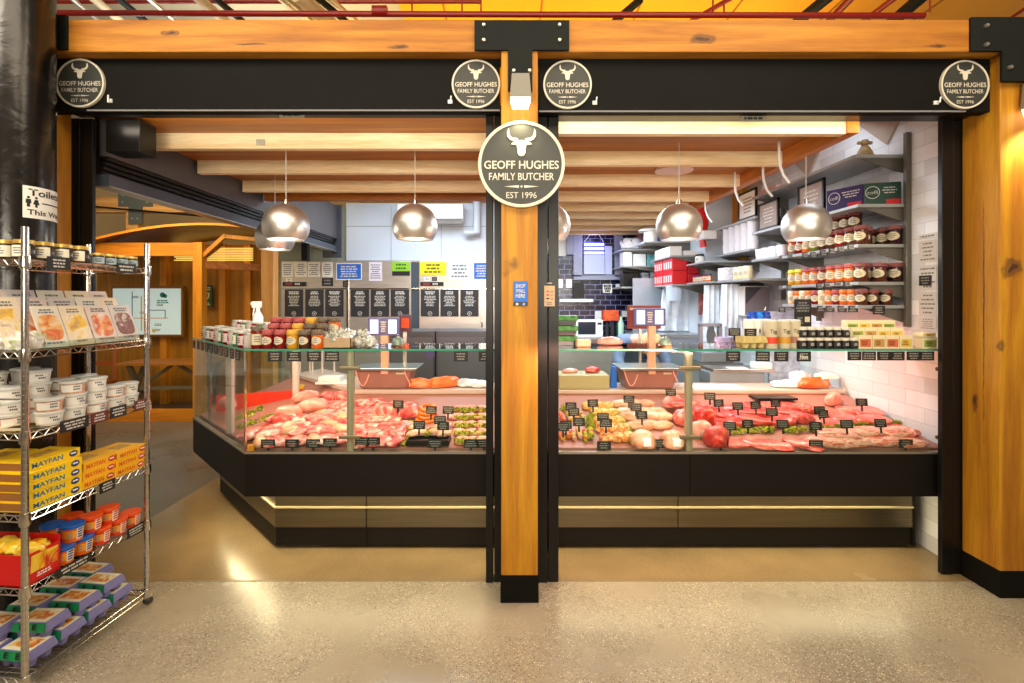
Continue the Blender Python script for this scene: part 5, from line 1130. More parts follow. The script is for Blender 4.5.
# canisters with script
def canister(px, Y, body, band, label, tx='Tigg'):
    t = thing('canister', label, 'canister', (X(px, Y), Y, ZG)); r, h_ = .036, .165
    MB().lathe([(r*.96, 0), (r, .004), (r, h_-.004), (r*.9, h_)], body, seg=24).build('tube', t); MB().lathe([(r+.0006, .028), (r+.0006, .068)], band, seg=24).build('band', t)
    MB().lathe([(r*.92, h_-.002), (r*.94, h_+.008), (0, h_+.008)], WHITE, seg=20).build('lid', t)
    mb = MB(); put_text(mb, tx, (0, 0, 0), .042, .030, INK, bold=.01, fn=lambda a, b_: Vector(((r+.001)*math.sin(a/r), -(r+.001)*math.cos(a/r), .10+b_))); mb.build('lettering', t)
canister(771, 3.00, CREAM, mat('red_orange_band', (226, 70, 40), .5), 'cream canister with a red-orange band on the glass shelf'); canister(784, 3.02, MATS['cream_paper'], mat('amber_band', (206, 150, 50), .5), 'cream canister with an amber band on the glass shelf'); canister(794, 3.05, CREAM, mat('dusky_band', (170, 110, 100), .5), 'cream canister with a dusky pink band beside the black pots')
for j, px in enumerate((749, 757, 765)): canister(px, 3.10+.02*j, WHITE, WHITE if j else MATS['red_orange_band'], f'plain white canister behind the buff egg carton, {ORD[j]} from the tickets', 'T')
for j, (px, c) in enumerate(((751, (16, 70, 180)), (758, (20, 120, 220)), (765, (16, 60, 160)))): tag(MB().lathe([(.03, 0), (.032, .19), (.026, .195), (.026, .215), (0, .215)], mat(f'blue_cap_{j}', c, .4), (X(px, 3.28), 3.27, ZG), 18).build('blue_bottle'), f'blue-topped bottle rising behind the white canisters, {ORD[j]} of three', 'bottle', 'blue bottles behind the canisters')
# black and white pots, cream cartons
BW = jar_set(.026, .062, mat('black_pot', (34, 30, 30), .4), mat('cream_lid', (222, 214, 196), .5), mat('black_lab', (40, 36, 36), .6), 3, .016, .6, labcol=CHALK)
for lv in range(2):
    for j in range(7):
        if lv and j > 5: continue
        place(BW, 'condiment_pot', f'small black pot with cream lid, {ORD[j]} from the canisters, {"upper" if lv else "lower"} level', 'pot', (X(801.5+8.6*j, 3.0)+(.02 if lv else 0), 3.0+.025*lv, ZG+.063*lv), 0, 'small black pots in two levels')
    for j in range(6): place(BW, 'condiment_pot', f'small black pot in the rear row, {ORD[j]} from the canisters, {"upper" if lv else "lower"} level', 'pot', (X(803+8.6*j, 3.0), 3.09, ZG+.063*lv), 0, 'rear small black pots')
def carton_set(w_, h_, d, base, panel, seed):
    mb = MB(); mb.box(-w_/2, w_/2, -d/2, d/2, 0, h_, base); a = mb.mesh('carton'); mb = MB(); mb.box(-w_/2+.006, w_/2-.006, -d/2-.001, -d/2, .008, h_*.72, panel); scribble(mb, (-.006, -d/2-.001, h_*.42), w_*.55, h_*.4, 3, mat('brown_print', (120, 60, 30), .6), seed=seed); return [('carton', a), ('carton_panel', mb.mesh('carton_panel'))]
PANS = [mat('panel_red', (214, 110, 70), .6), mat('panel_ochre', (196, 150, 80), .6), mat('panel_green', (150, 170, 80), .6), mat('panel_yellow', (224, 190, 80), .6)]
CS = [carton_set(.078, .078, .05, mat('cream_carton', (236, 222, 180), .5), PANS[k], k) for k in range(4)]
for j, px in enumerate((862.5, 876, 889.5, 903)): place(CS[(0, 1, 0, 3)[j]], 'biscuit_carton', f'cream biscuit carton in the front row on the glass, {ORD[j]} from the black pots', 'carton', (X(px, 3.0), 3.0, ZG), 0, 'front cream cartons')
for j, px in enumerate((855, 868, 881, 894)): place(CS[(2, 1, 3, 3)[j]], 'biscuit_carton', f'cream biscuit carton stepped up in the middle row, {ORD[j]} from the black pots', 'carton', (X(px, 3.06), 3.06, ZG+.045), 0, 'middle cream cartons')
for j, px in enumerate((850, 862, 874, 886)): place(CS[(2, 3, 1, 2)[j]], 'biscuit_carton', f'cream biscuit carton in the top rear row, {ORD[j]} from the black pots', 'carton', (X(px, 3.12), 3.12, ZG+.088), 0, 'rear cream cartons')
t = thing('display_riser', 'stepped clear riser under the cream biscuit cartons', 'stand', (0, 0, 0)); MB().box(X(848, 3.0), X(908, 3.0), 3.03, 3.09, ZG, ZG+.044, GLASS).build('step', t); MB().box(X(848, 3.0), X(900, 3.0), 3.091, 3.15, ZG, ZG+.087, GLASS).build('step', t)
place(carton_set(.085, .07, .06, MATS['cream_carton'], PANS[2], 9), 'biscuit_carton', 'green-fronted carton alone at the white wall end of the glass', 'carton', (X(926, 3.0), 3.0, ZG), 0)
place(carton_set(.085, .024, .07, MATS['cream_carton'], PANS[3], 9), 'lid_carton', 'flat olive carton lying tilted on the green-fronted carton', 'carton', (X(924, 3.0), 3.0, ZG+.071), .08)
# black board standing on the glass
t = thing('menu_board', 'small black standing board with chalk print behind the black pots', 'board', (X(803, 3.2), 3.2, ZG)); MB().box(-.055, .055, 0, .006, 0, .30, TICKET).build('board', t); mb = MB(); scribble(mb, (0, 0, .25), .09, .07, 4, GREYINK, seed=3); mb.box(.012, .044, -.001, 0, .15, .185, CREAM); scribble(mb, (-.02, 0, .16), .05, .05, 3, GREYINK, seed=8); mb.build('chalk_print', t)
MB().box(-.05, .05, .006, .04, 0, .004, TICKET).build('foot', t)
# punnets and roll behind the glass shelf near the middle post
PUN = mat('green_leafy_top', (60, 130, 50), .5, var=.7, scale=30); PUNB = mat('punnet_plastic', (60, 50, 60), .2)
for q in range(3):
    t = thing('salad_punnet', f'green-topped punnet stacked beside the middle post, {["bottom", "middle", "topmost"][q]} of three', 'punnet', (X(566, 3.3)-.01, 3.2, ZG+.001+.066*q), 0, 'green-topped punnets')
    MB().prism([(-.055, 0), (.055, 0), (.068, .05), (-.068, .05)], -.045, .045, PUNB).build('punnet_tray', t); MB().box(-.070, .070, -.052, .05, .028, .060, PUN).build('leafy_lid', t, .004)
tag(mobj('meat_roll', fixfloor(blob(77, .085, .04, .055, 2.1, .1, M_DUCK, name='roll')), None, (X(610, 3.2), 3.2, ZG), .05), 'long pink rolled meat lying on the glass beside the punnets', 'meat')
tag(MB().box(X(576, 3.1), X(590, 3.1), 3.06, 3.14, ZG, ZG+.045, mat('peach_pack', (232, 186, 150), .5)).build('peach_packet', None, .008), 'small peach packet between the punnets and the pink roll', 'packet')
# ================================================================ WORKTOP BEHIND THE MEAT
ZW = .894
def scale_machine(px, Y, label, tall_board):
    dh = 0 if tall_board else -.075
    t = thing('weighing_scale', label, 'scale', (X(px, Y), Y, ZW))
    BODY = mat('scale_body', (150, 96, 84), .35, var=.1)
    mb = MB(); mb.prism([(-.19, .0), (.18, .0), (.22, .15), (-.22, .15)], -.14, .14, BODY, 'xz'); mb.build('scale_base', t, .02)
    MB().prism([(-.23, .15), (.25, .15), (.27, .17), (-.25, .17)], -.17, .17, STEEL).build('weigh_plate', t, .004)
    MB().box(-.02, .035, -.15, -.10, .12, .50+dh, mat('wooden_stem', (232, 164, 130), .5)).build('screen_stem', t, .003)
    MB().box(-.13, .12, -.13, -.09, .50+dh, .64+dh, mat('screen_case', (86, 84, 130), .4)).build('screen_case', t, .006)
    SC = mat('lit_screen', (176, 214, 246), .3, emit=.9); scs = [o_ for o_ in t.children if o_.name.startswith('screen_case')][0]; MB().box(-.11, -.045, -.132, -.13, .515+dh, .625+dh, SC).build('lit_screen', scs); MB().box(.035, .10, -.132, -.13, .515+dh, .625+dh, SC).build('lit_screen', scs)
    mb = MB(); scribble(mb, (-.005, -.132, .57+dh), .05, .09, 5, CHALK, seed=px); mb.build('screen_print', t)
    mb = MB(); scribble(mb, (.13, -.142, .125), .07, .018, 1, CREAM, seed=6, fill=.8); mb.build('lettering', t)
    CB = mat('pink_lead', (240, 170, 150), .5)
    mb = MB(); mb.tube([(-.21+.01*math.sin(a), -.15-.02*math.sin(a*2), .15-.0*a+.0) if False else (-.22+.035*a, -.16, .16-.13*math.sin(a*.9)) for a in [q*.35 for q in range(10)]], .004, CB, 6); mb.tube([(.19-.02*math.cos(a*1.2), -.16, .15-.045*a) for a in [q*.35 for q in range(9)]], .004, CB, 6); mb.build('lead', t)
    return t
scale_machine(388, 4.0, 'pink-lit weighing scale with a two-panel screen at the corner end of the worktop', 0)
scale_machine(646, 4.0, 'weighing scale with a lit screen behind the yellow chicken fillets', 1)
t = thing('card_machine', 'small dark card machine with an orange panel beside the first scale screen', 'card machine', (X(402, 4.05), 4.16, ZW)); MB().box(-.015, .015, 0, .02, 0, .5, STEEL).build('stem', t); MB().box(-.045, .06, -.02, .02, .44, .58, mat('maroon_case', (90, 50, 60), .4)).build('case', t, .004); MB().box(-.025, .04, -.022, -.02, .47, .55, mat('orange_panel', (240, 80, 30), .4)).build('orange_panel', t)
t = thing('menu_screen', 'brown backed board standing behind the second scale screen', 'board', (X(640, 4.2), 4.16, ZW)); MB().box(-.115, .17, 0, .03, .46, .66, mat('red_brown_board', (130, 56, 44), .45, var=.1)).build('board', t, .004); MB().box(-.01, .01, .03, .05, 0, .62, STEEL).build('stand', t); mb = MB(); scribble(mb, (-.08, 0, .63), .05, .03, 1, CREAM, seed=3); mb.build('print', t)
def pouch(px, py, Y, wd, hg, m, label, rz=0, cat='pouch'):
    me = fixfloor(blob(px, wd, .05, hg, 2.6, .35, m, freq=2, name='pouch')); o = mobj('food_pouch', me, None, (X(px, Y), Y, ZW+.001), rz); tag(o, label, cat)
ORP = blotch('orange_pouch', [(.35, (236, 84, 20)), (.5, (248, 120, 50)), (.64, (250, 140, 90)), (.72, (250, 236, 226))], 7, .3, .4)
WHP = blotch('white_pouch', [(.35, (190, 188, 192)), (.5, (226, 226, 230)), (.7, (246, 246, 248))], 8, .3, .5)
pouch(421, 385, 3.92, .10, .075, ORP, 'orange food pouch lying on the worktop beside the first scale', .2); pouch(443, 380, 3.95, .13, .085, ORP, 'longer red-orange food pouch overlapping the first on the worktop', .35)
pouch(468, 382, 3.98, .10, .06, WHP, 'crumpled white bag on the worktop near the middle post'); pouch(482, 384, 3.95, .08, .055, WHP, 'second crumpled white bag against the middle post shutter guide')
t = thing('cutting_board', 'pale thick board holding cured meat by the middle post', 'board', (X(582, 3.98), 4.0, ZW)); MB().box(-.20, .20, -.14, .12, 0, .11, mat('olive_block', (170, 156, 110), .5)).build('block', t, .006)
tag(mobj('cured_meat', fixfloor(blob(71, .06, .045, .05, 2.2, .2, M_BEEF, name='meat')), None, (X(592, 4.0), 4.0, ZW+.112), 0), 'small cured meat piece on the thick pale board', 'meat')
tag(mobj('cured_meat', fixfloor(blob(72, .07, .035, .035, 2.2, .2, M_DUCK, name='meat')), None, (X(570, 4.0), 4.0, ZW+.112), .3), 'pale sliced meat beside the cured piece on the board', 'meat')
tag(MB().prism([(-.02, 0), (.035, 0), (.03, .17), (.0, .17)], -.03, .03, BLUE).build('blue_carton', None, .003, (X(612, 3.95), 3.95, ZW)), 'slim blue carton between the board and the second scale', 'carton')
MT = mat('grey_machine', (140, 144, 152), .35, .4)
t = thing('wrapping_machine', 'low grey wrapping machine on the worktop past the second upright', 'machine', (X(735, 4.3), 4.28, .88)); 
MB().box(-.27, .20, -.10, .16, 0, .10, MT).build('machine_body', t, .01); MB().box(-.25, .28, -.12, .14, .10, .13, STEEL).build('machine_plate', t, .005); MB().box(.13, .26, -.11, .02, .13, .18, WHITE).build('feed_box', t, .006); MB().box(-.10, .05, -.12, -.02, .13, .137, PAPER).build('paper_sheet', t)
MB().box(-.20, -.17, -.05, .1, -.88, 0, STEEL).build('leg', t); MB().box(.14, .17, -.05, .1, -.88, 0, STEEL).build('leg', t)
tag(MB().box(X(690, 3.95), X(740, 3.95), 3.86, 4.05, ZW, ZW+.006, PAPER).build('paper_sheet'), 'flat white paper sheet on the worktop beside the second upright', 'paper')
pouch(790, 385, 3.95, .14, .06, WHP, 'heap of white bags on the worktop near the wall end'); pouch(815, 384, 3.90, .13, .09, ORP, 'red-orange food pouch on the wall end of the worktop', .2)
tag(mobj('paper_packet', fixfloor(blob(400, .11, .05, .05, 2.6, .3, blotch('printed_white_pouch', [(.4, (240, 236, 230)), (.62, (250, 246, 240)), (.72, (60, 50, 50))], 20, .4, .2), name='packet')), None, (X(826, 3.93), 3.93, ZW+.07), .2), 'white printed packet lying on the red-orange pouch', 'packet')
pouch(800, 384, 4.05, .08, .12, WHP, 'upright white bag rising behind the wall end pouches')
t = thing('side_tray', 'pale tray with white packs at the slanting corner of the worktop', 'tray', (X(335, 4.15), 4.15, ZW)); MB().box(-.14, .14, -.08, .08, 0, .02, WHITE).build('tray_body', t, .004); MB().box(-.12, .06, -.06, .06, .02, .06, PAPER).build('white_pack', t, .006)
tag(MB().tube([(X(300, 4.0)+.02*math.sin(a), 4.0, .88+.0+.012*a) for a in range(3)], .02, mat('yellow_handle', (240, 190, 30), .4), 10).build('yellow_brush'), 'bright yellow handle at the slanting end of the worktop', 'brush')
for k, (px, y) in enumerate(((300, 4.7), (310, 4.75), (322, 4.8))):
    tag(MB().tube([(X(px, y), y, 0), (X(px, y), y, 1.12), (X(px, y)+.03, y, 1.17), (X(px, y)+.09, y, 1.17), (X(px, y)+.12, y, 1.12), (X(px, y)+.12, y, 0)], .009, PINKPOST, 8).build('chair_back'), f'pale curved tube frame seen through the corner glass, {ORD[k]} from the timber corner post', 'frame', 'pale tube frames')
# under-shelf dark drink cabinet behind (seen through the glass)
for k, (x0, x1) in enumerate(((-1.22, -.75), (-.74, -.22))):
    t = thing('under_counter_cabinet', f'dark grey cabinet behind the first scale, {["corner", "middle post"][k]} side', 'cabinet', (0, 0, 0)); MB().box(x0, x1, 5.0, 5.5, 0, 1.28, mat('dark_grey_cabinet', (84, 84, 90), .4)).build('cabinet_body', t, .006); dr = MB().box(x0+.02, x1-.02, 4.985, 5.0, .08, 1.22, mat('cabinet_door', (100, 100, 106), .35)).build('door', t, .004); MB().box(x1-.07, x1-.055, 4.965, 4.985, .6, .8, CHROME).build('handle', dr)
mb = MB(); mb.lathe([(.05, 0), (.05, .003), (0, .003)], mat('purple_badge', (110, 90, 140), .5), (X(430, 4.98), 4.98, 1.05), 20, axis='y'); tag(mb.build('round_badge'), 'round lilac badge on the dark cabinet behind the orange pouches', 'badge')

# ================================================================ COLD ROOM FRONT WITH POSTERS
Yc = 7.2
t = thing('cold_room_front', 'stainless steel cold store front covered with black posters', 'cold store', (0, 0, 0))
xa, xb, xc, xd = X(281, Yc), X(411, Yc), X(419, Yc), X(482, Yc)
STC = mat('stainless_front', (196, 186, 176), .3, .55, var=.08, scale=2, stretch=(1, 1, 12))
doors = [MB().box(xa, xb, Yc, 7.34, 0, Z(261, Yc), STC).build('door', t, .01), MB().box(xc, X(500, Yc), Yc, 7.34, 0, Z(261, Yc), STC).build('door', t, .01)]
MB().box(xb, xc, 7.22, 7.3, 0, 2.15, mat('dark_gap', (60, 74, 86), .4)).build('door_gap', t); MB().box(xa, X(500, Yc), Yc-.01, Yc, Z(289, Yc), Z(288, Yc), CHROME).build('trim', t)
for q, px in enumerate((348, 482)): MB().box(X(px, Yc)-.012, X(px, Yc)+.012, Yc-.03, Yc, 1.2, 1.9, CHROME).build('handle', doors[q])
POST_ = mat('black_poster', (40, 40, 46), .5)
k = 0
for px in (294, 314.5, 334.5, 360, 380, 400, 430, 449.5, 469.5):
    c = at(px, 303, Yc-.004); w_, h_ = .27, .40
    t = thing('poster', f'black menu poster with white print, {ORD[k]} of nine along the steel cold store', 'poster', (c.x, c.y-.004, c.z), 0, 'black posters on the cold store'); MB().box(-w_/2, w_/2, 0, .003, -h_/2, h_/2, POST_).build('sheet', t)
    mb = MB(); scribble(mb, (0, 0, .15), .16, .05, 2, CHALK, seed=k, fill=.8); scribble(mb, (0, 0, .03), .18, .16, 7, CHALK, seed=k+20, fill=.5); mb.build('print', t)
    mb = MB(); mb.disc((0, -.002, -.155), .032, CHALK, .001, seg=20, inner=.026); bull(mb, (0, -.155), .018, CHALK, -.002, -.001); mb.build('emblem', t); k += 1
def sheet(px0, px1, py0, py1, m, label, rows, ink, seed, name='notice', cat='notice', border=None):
    a, b_ = at(px0, py1, Yc-.006), at(px1, py0, Yc-.006); t = thing(name, label, cat, ((a.x+b_.x)/2, Yc-.008, (a.z+b_.z)/2)); w_, h_ = b_.x-a.x, b_.z-a.z
    MB().box(-w_/2, w_/2, 0, .003, -h_/2, h_/2, m).build('sheet', t)
    if border: MB().box(-w_/2-.012, w_/2+.012, .001, .004, -h_/2-.012, h_/2+.012, border).build('border', t)
    mb = MB(); scribble(mb, (0, 0, 0), w_*.8, h_*.8, rows, ink, seed=seed, fill=.5); mb.build('print', t); return t
for k, (a, b_) in enumerate(((282, 293), (295, 307), (308, 320), (322, 333))): sheet(a, b_, 262, 277, PAPER, f'white typed sheet on the cold store, {ORD[k]} from the timber post', 6, GREYINK, k)
sheet(337, 361, 264, 279, BLUE, 'blue landscape notice with white print near the middle of the cold store', 5, CHALK, 5, border=PAPER)
sheet(369, 382, 262, 281, mat('lilac_paper', (226, 218, 232), .7), 'pale lilac portrait notice between the blue and the green ones', 7, GREYINK, 6)
t = sheet(392, 410, 262, 271, mat('lime_green', (140, 200, 30), .5), 'small lime green notice with a black foot', 2, mat('dark_green_ink', (30, 90, 20), .6), 7); MB().box(-.13, .13, -.002, .003, -.135, -.07, INK).build('black_foot', t)
t = sheet(420, 446, 262, 275, mat('bright_yellow', (236, 214, 20), .5), 'bright yellow notice above the globe lamp side of the cold store', 3, mat('olive_ink', (90, 90, 20), .6), 8)
sheet(448, 471, 262, 280, mat('pale_mint', (222, 232, 224), .6), 'pale mint notice between the yellow and the last blue notice', 4, GREYINK, 9)
sheet(474, 490, 263, 279, BLUE, 'blue notice partly cut off by the middle post shutter guide', 5, CHALK, 10, border=PAPER)
for k, (a, b_) in enumerate(((282, 307), (420, 444))):
    c = at((a+b_)/2, 284, Yc-.01); mb = MB(); mb.box(c.x-.17, c.x+.17, Yc-.02, Yc-.005, c.z-.03, c.z+.03, INK); mb.box(c.x-.13, c.x-.03, Yc-.022, Yc-.02, c.z-.015, c.z+.015, mat('dark_red_patch', (150, 40, 50), .5)); scribble(mb, (c.x+.05, Yc-.022, c.z), .12, .03, 1, CHALK, seed=3, fill=.9)
    tag(mb.build('temperature_display'), f'small dark temperature display strip above the posters, {["timber post", "yellow notice"][k]} side', 'display')
for k, (a, b_, c0, c1) in enumerate(((322, 333, 278, 286), (286, 292, 278, 283), (343, 348, 281, 287), (424, 430, 277, 281), (432, 437, 277, 281))): sheet(a, b_, c0, c1, [INK, PAPER][k % 2 if k else 0], ['small black square notice under the typed sheets', 'tiny white tag above the first display strip', 'tiny grey tag under the blue notice', 'tiny black tag under the yellow notice', 'tiny white tag under the yellow notice'][k], 2, GREYINK, 30+k)
# air conditioner
t = thing('air_conditioner', 'white wall air conditioner above the cold store', 'air conditioner', (X(432, 7.1), 7.1, Z(214, 7.1)))
MB().prism([(-.20, -.10), (.02, -.14), (.18, -.10), (.18, .12), (-.16, .12)], -.47, .47, WHITE, 'yz').build('housing', t, .02); MB().box(-.44, .44, -.19, -.12, -.112, -.096, GREYINK).build('air_slot', t)
tag(MB().tube([(X(477, 7.2), 7.2, 3.05), (X(477, 7.2), 7.2, 2.60), (X(465, 7.2), 7.2, 2.58)], .06, WPANEL, 10).build('white_duct'), 'white vertical duct at the end of the air conditioner', 'duct')

# ================================================================ BACK WALL BEHIND THE MIDDLE POST
Yk = 7.55
t = thing('insect_killer', 'white insect killer box with lit violet tubes hung on the navy tiles', 'insect killer', (X(593, Yk), Yk, Z(259, Yk)))
MB().box(-.15, .17, -.06, .02, -.24, .06, mat('pale_blue_case', (190, 200, 236), .4)).build('case', t, .006); MB().box(-.15, .17, -.02, .02, .06, .26, mat('shadow_blue', (80, 86, 150), .4)).build('tube_tray', t)
for q in range(3): MB().tube([(-.14, -.04, .09+.065*q), (.16, -.04, .09+.065*q)], .016, mat('lit_violet_tube', (160, 165, 255), .4, emit=6), 10).build('tube', t)
MB().box(.18, .29, -.03, .02, -.24, .20, mat('pale_blue_case', 0)).build('side_panel', t, .004); MB().tube([(-.14, -.02, .26), (-.03, -.02, .40), (.07, -.02, .40), (.16, -.02, .26)], .004, WHITE, 5).build('chain', t)
point('violet_glow', (X(593, 7.4), 7.35, 2.5), 3, (.45, .45, 1), .1)
TRK = mat('grey_trunking', (150, 154, 176), .4)
for k, (a, b_, c, d, lab) in enumerate(((573, 582, 235, 277, 'vertical grey trunking left of the lit insect killer, running down from the joists'.replace('left of', 'beside')), (573, 622, 275, 280, 'horizontal grey trunking below the insect killer'), (614, 622, 232, 277, 'vertical grey trunking between the insect killer and the shelves'), (566, 573, 232, 255, 'short white duct nearest the middle post'))):
    p, q = at(a, d, 7.6), at(b_, c, 7.6); tag(MB().box(p.x, q.x, 7.54, 7.62, p.z, q.z, TRK).build('trunking', None, .004), lab, 'trunking')
for k, (a, b_, c, d, m_, lab) in enumerate(((556, 566, 240, 256, WHITE, 'white junction box by the middle post'), (556, 563, 279, 288, WHITE, 'white socket plate under the junction box'), (566, 572, 279, 288, WHITE, 'second white socket plate under the junction box'), (603, 612, 284, 293, PAPER, 'small white notice with black marks on navy tiles'),
        (616, 621, 284, 289, PAPER, 'tiny white tag beside the tile notice'), (559, 592, 299, 302, WHITE, 'narrow white wall shelf on the navy tiles'), (573, 583, 283, 299, BLACK, 'black dispenser above the narrow white shelf'), (595, 605, 311, 321, PAPER, 'white card leaning on the tiles above the microwave'), (622, 628, 311, 317, PAPER, 'small pale card beside the blue bottle'))):
    p, q = at(a, d, 7.6), at(b_, c, 7.6); dp = .14 if 'shelf' in lab or 'dispenser' in lab else .02; mb = MB(); mb.box(p.x, q.x, 7.62-dp, 7.62, p.z, q.z, m_)
    if 'black marks' in lab: scribble(mb, ((p.x+q.x)/2, 7.62-dp, (p.z+q.z)/2), q.x-p.x-.02, q.z-p.z-.02, 3, INK, seed=2, fill=.9)
    nm = 'wall_shelf' if 'shelf' in lab and 'narrow' in lab and 'dispenser' not in lab else ('dispenser' if 'dispenser' in lab else ('socket_plate' if 'socket' in lab else ('junction_box' if 'junction' in lab else 'wall_card'))); tag(mb.build(nm), lab, nm.replace('_', ' '))
# back worktop with microwave, boxes
t = thing('back_worktop', 'stainless steel worktop along the navy tiled wall', 'worktop', (0, 0, 0)); MB().box(.3, 1.71, 6.95, 7.60, 1.02, 1.06, STEEL).build('top', t, .004); MB().box(.35, 1.55, 7.0, 7.59, .1, 1.02, STC).build('cabinet', t)
Ym = 7.1; p, q = at(576, 333, Ym), at(603, 321, Ym); t = thing('microwave_oven', 'white microwave on the steel worktop below the navy tiles', 'microwave', ((p.x+q.x)/2, Ym, 1.061)); w_ = (q.x-p.x)/2
MB().box(-w_, w_, 0, .3, 0, .25, WHITE).build('oven_body', t, .008); MB().box(-w_+.03, w_*.45, -.006, 0, .04, .22, mat('dark_oven_glass', (40, 44, 54), .15)).build('door', t); MB().box(w_*.6, w_*.9, -.004, 0, .18, .21, INK).build('display', t)
tag(MB().box(X(604, 7.1), X(619, 7.1), 7.1, 7.3, 1.30, 1.45, mat('red_flame_pack', (220, 80, 30), .5, var=.5, scale=14)).build('red_box', None, .004), 'red and yellow patterned box stacked on dark jars by the microwave', 'box')
for k, px in enumerate((607, 612.5, 618)): tag(MB().lathe([(.033, 0), (.035, .15), (.028, .17), (.028, .23), (0, .23)], [INK, INK, mat('dark_green_bottle', (20, 60, 40), .3)][k], (X(px, 7.15), 7.15, 1.061), 14).build('dark_jar'), f'dark jar under the red patterned box, {ORD[k]} from the microwave', 'jar', 'dark jars by the microwave')
tag(MB().lathe([(.04, 0), (.045, .2), (.02, .25), (.02, .3), (0, .3)], mat('pale_green_bottle', (180, 214, 190), .3), (X(621, 7.1), 7.1, 1.061), 16).build('soap_bottle'), 'pale green bottle beside the dark jars', 'bottle'); tag(MB().lathe([(.035, 0), (.035, .28), (.015, .32), (0, .34)], mat('deep_blue_bottle', (20, 50, 190), .3), (X(616, 7.3), 7.3, 1.061), 16).build('blue_bottle'), 'deep blue bottle behind the pale green one', 'bottle')
t = thing('kettle', 'dark kettle between the microwave and the white card', 'kettle', (X(591, 7.35), 7.45, 1.061)); MB().lathe([(.06, 0), (.065, .02), (.05, .2), (.03, .24), (0, .25)], BLACKM, seg=18).build('kettle_body', t); MB().tube([(.05, 0, .05), (.1, 0, .08), (.1, 0, .17), (.05, 0, .2)], .01, BLACKM, 8).build('handle', t)

# ================================================================ RIGHT WALL SHELVES
SHM = mat('grey_shelf_metal', (158, 160, 160), .4, .2); SHU = mat('shelf_upright_metal', (108, 104, 96), .4, .4)
XW, XS = 2.69, 2.345
def wshelf(y0, y1, z, label, x0=XS, x1=XW, th=.022):
    t = thing('wall_shelf', label, 'shelf', (0, 0, 0))
    MB().box(x0, x1, y0, y1, z-th, z, SHM).build('shelf_board', t, .003)
    for y in (y0+.02, y1-.02): MB().prism([(x1, z-th), (x1, z-.12), (x1-.05, z-.11), (x0+.05, z-th-.004), (x0+.02, z-th)], y-.003, y+.003, SHU, 'xz').build('bracket', t)
    return t
for k, (y, z0, z1) in enumerate(((3.25, 1.42, 2.72), (4.18, 1.42, 2.7), (4.72, 1.6, 2.7))): tag(MB().box(2.655, 2.689, y, y+.03, z0, z1, SHU).build('shelf_upright', None, .003), f'slotted steel upright on the white wall, {["nearest the opening", "middle", "farthest"][k]} one', 'upright')
wshelf(3.27, 4.18, 1.565, 'lowest grey shelf of jam jars on the white wall'); wshelf(3.27, 4.18, 1.722, 'second grey jam jar shelf from the bottom'); wshelf(3.27, 4.18, 1.975, 'third grey jam jar shelf, below the purple and green boards')
wshelf(3.27, 4.70, 2.245, 'grey shelf holding the purple and green boards'); wshelf(3.30, 4.70, 2.585, 'topmost grey shelf with the little figure'); wshelf(4.74, 5.50, 2.10, 'grey shelf stacked with white tubs'); wshelf(4.63, 5.50, 2.40, 'high grey shelf above the white tubs')
SJ = {n: jam(b_, l, k, .041, .128) for k, (n, b_, l) in enumerate((('r', JRED, GINW), ('b', JBRN, GINW), ('d', JDRK, GINW), ('o', JORG, GINR), ('y', JYEL, mat('lime_cloth', (206, 206, 60), .6)), ('g', JGRN, GINR)))}
SJS = {n: jam(b_, l, k, .034, .108) for k, (n, b_, l) in enumerate((('r', JRED, GINR), ('o', JORG, mat('orange_cloth', (220, 120, 40), .6)), ('b', JBRN, GINW), ('w', mat('pale_mustard', (220, 200, 150), .3), mat('pale_cloth', (226, 210, 190), .6))))}
def jrow(seq, S, z, x, y0, dy, shelf, group, name='jam_jar', alongx=False):
    for j, n in enumerate(seq):
        loc = (x, y0+dy*j, z+.001) if not alongx else (x-dy*j, y0, z+.001)
        place(S[n], name, f'{dict(r="red", b="brown", d="dark", o="orange", y="yellow", g="green", w="pale")[n]} jar, {shelf}, {ORD[j]} from the steel upright', 'jar', loc, -1.0, group)
jrow('bbrbbgoro', SJ, 1.975, XS+.05, 3.31, .098, 'third jam shelf outer row', 'jars on the third jam shelf')
jrow('dbb', SJ, 1.975, 2.63, 3.32, .098, 'third jam shelf, wall side row', 'wall side jars on the third jam shelf')
jrow('bbb', SJ, 1.975+.13, XS+.145, 3.50, .098, 'third jam shelf, stacked on other jars', 'stacked jars on the third jam shelf')
jrow('bbbb', SJ, 1.975, XS+.145, 3.40, .098, 'third jam shelf, under the stacked jars', 'middle jars on the third jam shelf')
jrow('booorooyy', SJ, 1.722, XS+.05, 3.31, .098, 'second jam shelf, outer row', 'jars on the second jam shelf'); jrow('db', SJ, 1.722, 2.63, 3.31, .098, 'second jam shelf, wall side', 'wall side jars on the second jam shelf'); jrow('bb', SJ, 1.722, 2.52, 3.31, .098, 'second jam shelf, between the two rows', 'inner jars on the second jam shelf')
jrow('boorowrowow', SJS, 1.565, XS+.045, 3.30, .080, 'lowest jam shelf, outer row', 'jars on the lowest jam shelf'); jrow('bbb', SJS, 1.565, XS+.13, 3.31, .08, 'lowest jam shelf, second row', 'second row on the lowest jam shelf'); jrow('brb', SJS, 1.565, XS+.22, 3.31, .08, 'lowest jam shelf, third row', 'third row on the lowest jam shelf')
def sticket(px, py, label, Xp=XS-.006):
    Y = Xp*F/(px-CX); o = mobj('price_ticket', TKH[px % 4], None, (Xp, Y, Z(py, Y)-.028), -PI/2+.5, scale=.72); tag(o, label, 'price ticket')
for k, (px, py) in enumerate(((791, 254), (806, 254), (814, 254), (824, 252), (833, 250), (842, 248), (852, 246))): sticket(px, py, f'black ticket clipped on the third jam shelf, {ORD[k]} from its far end')
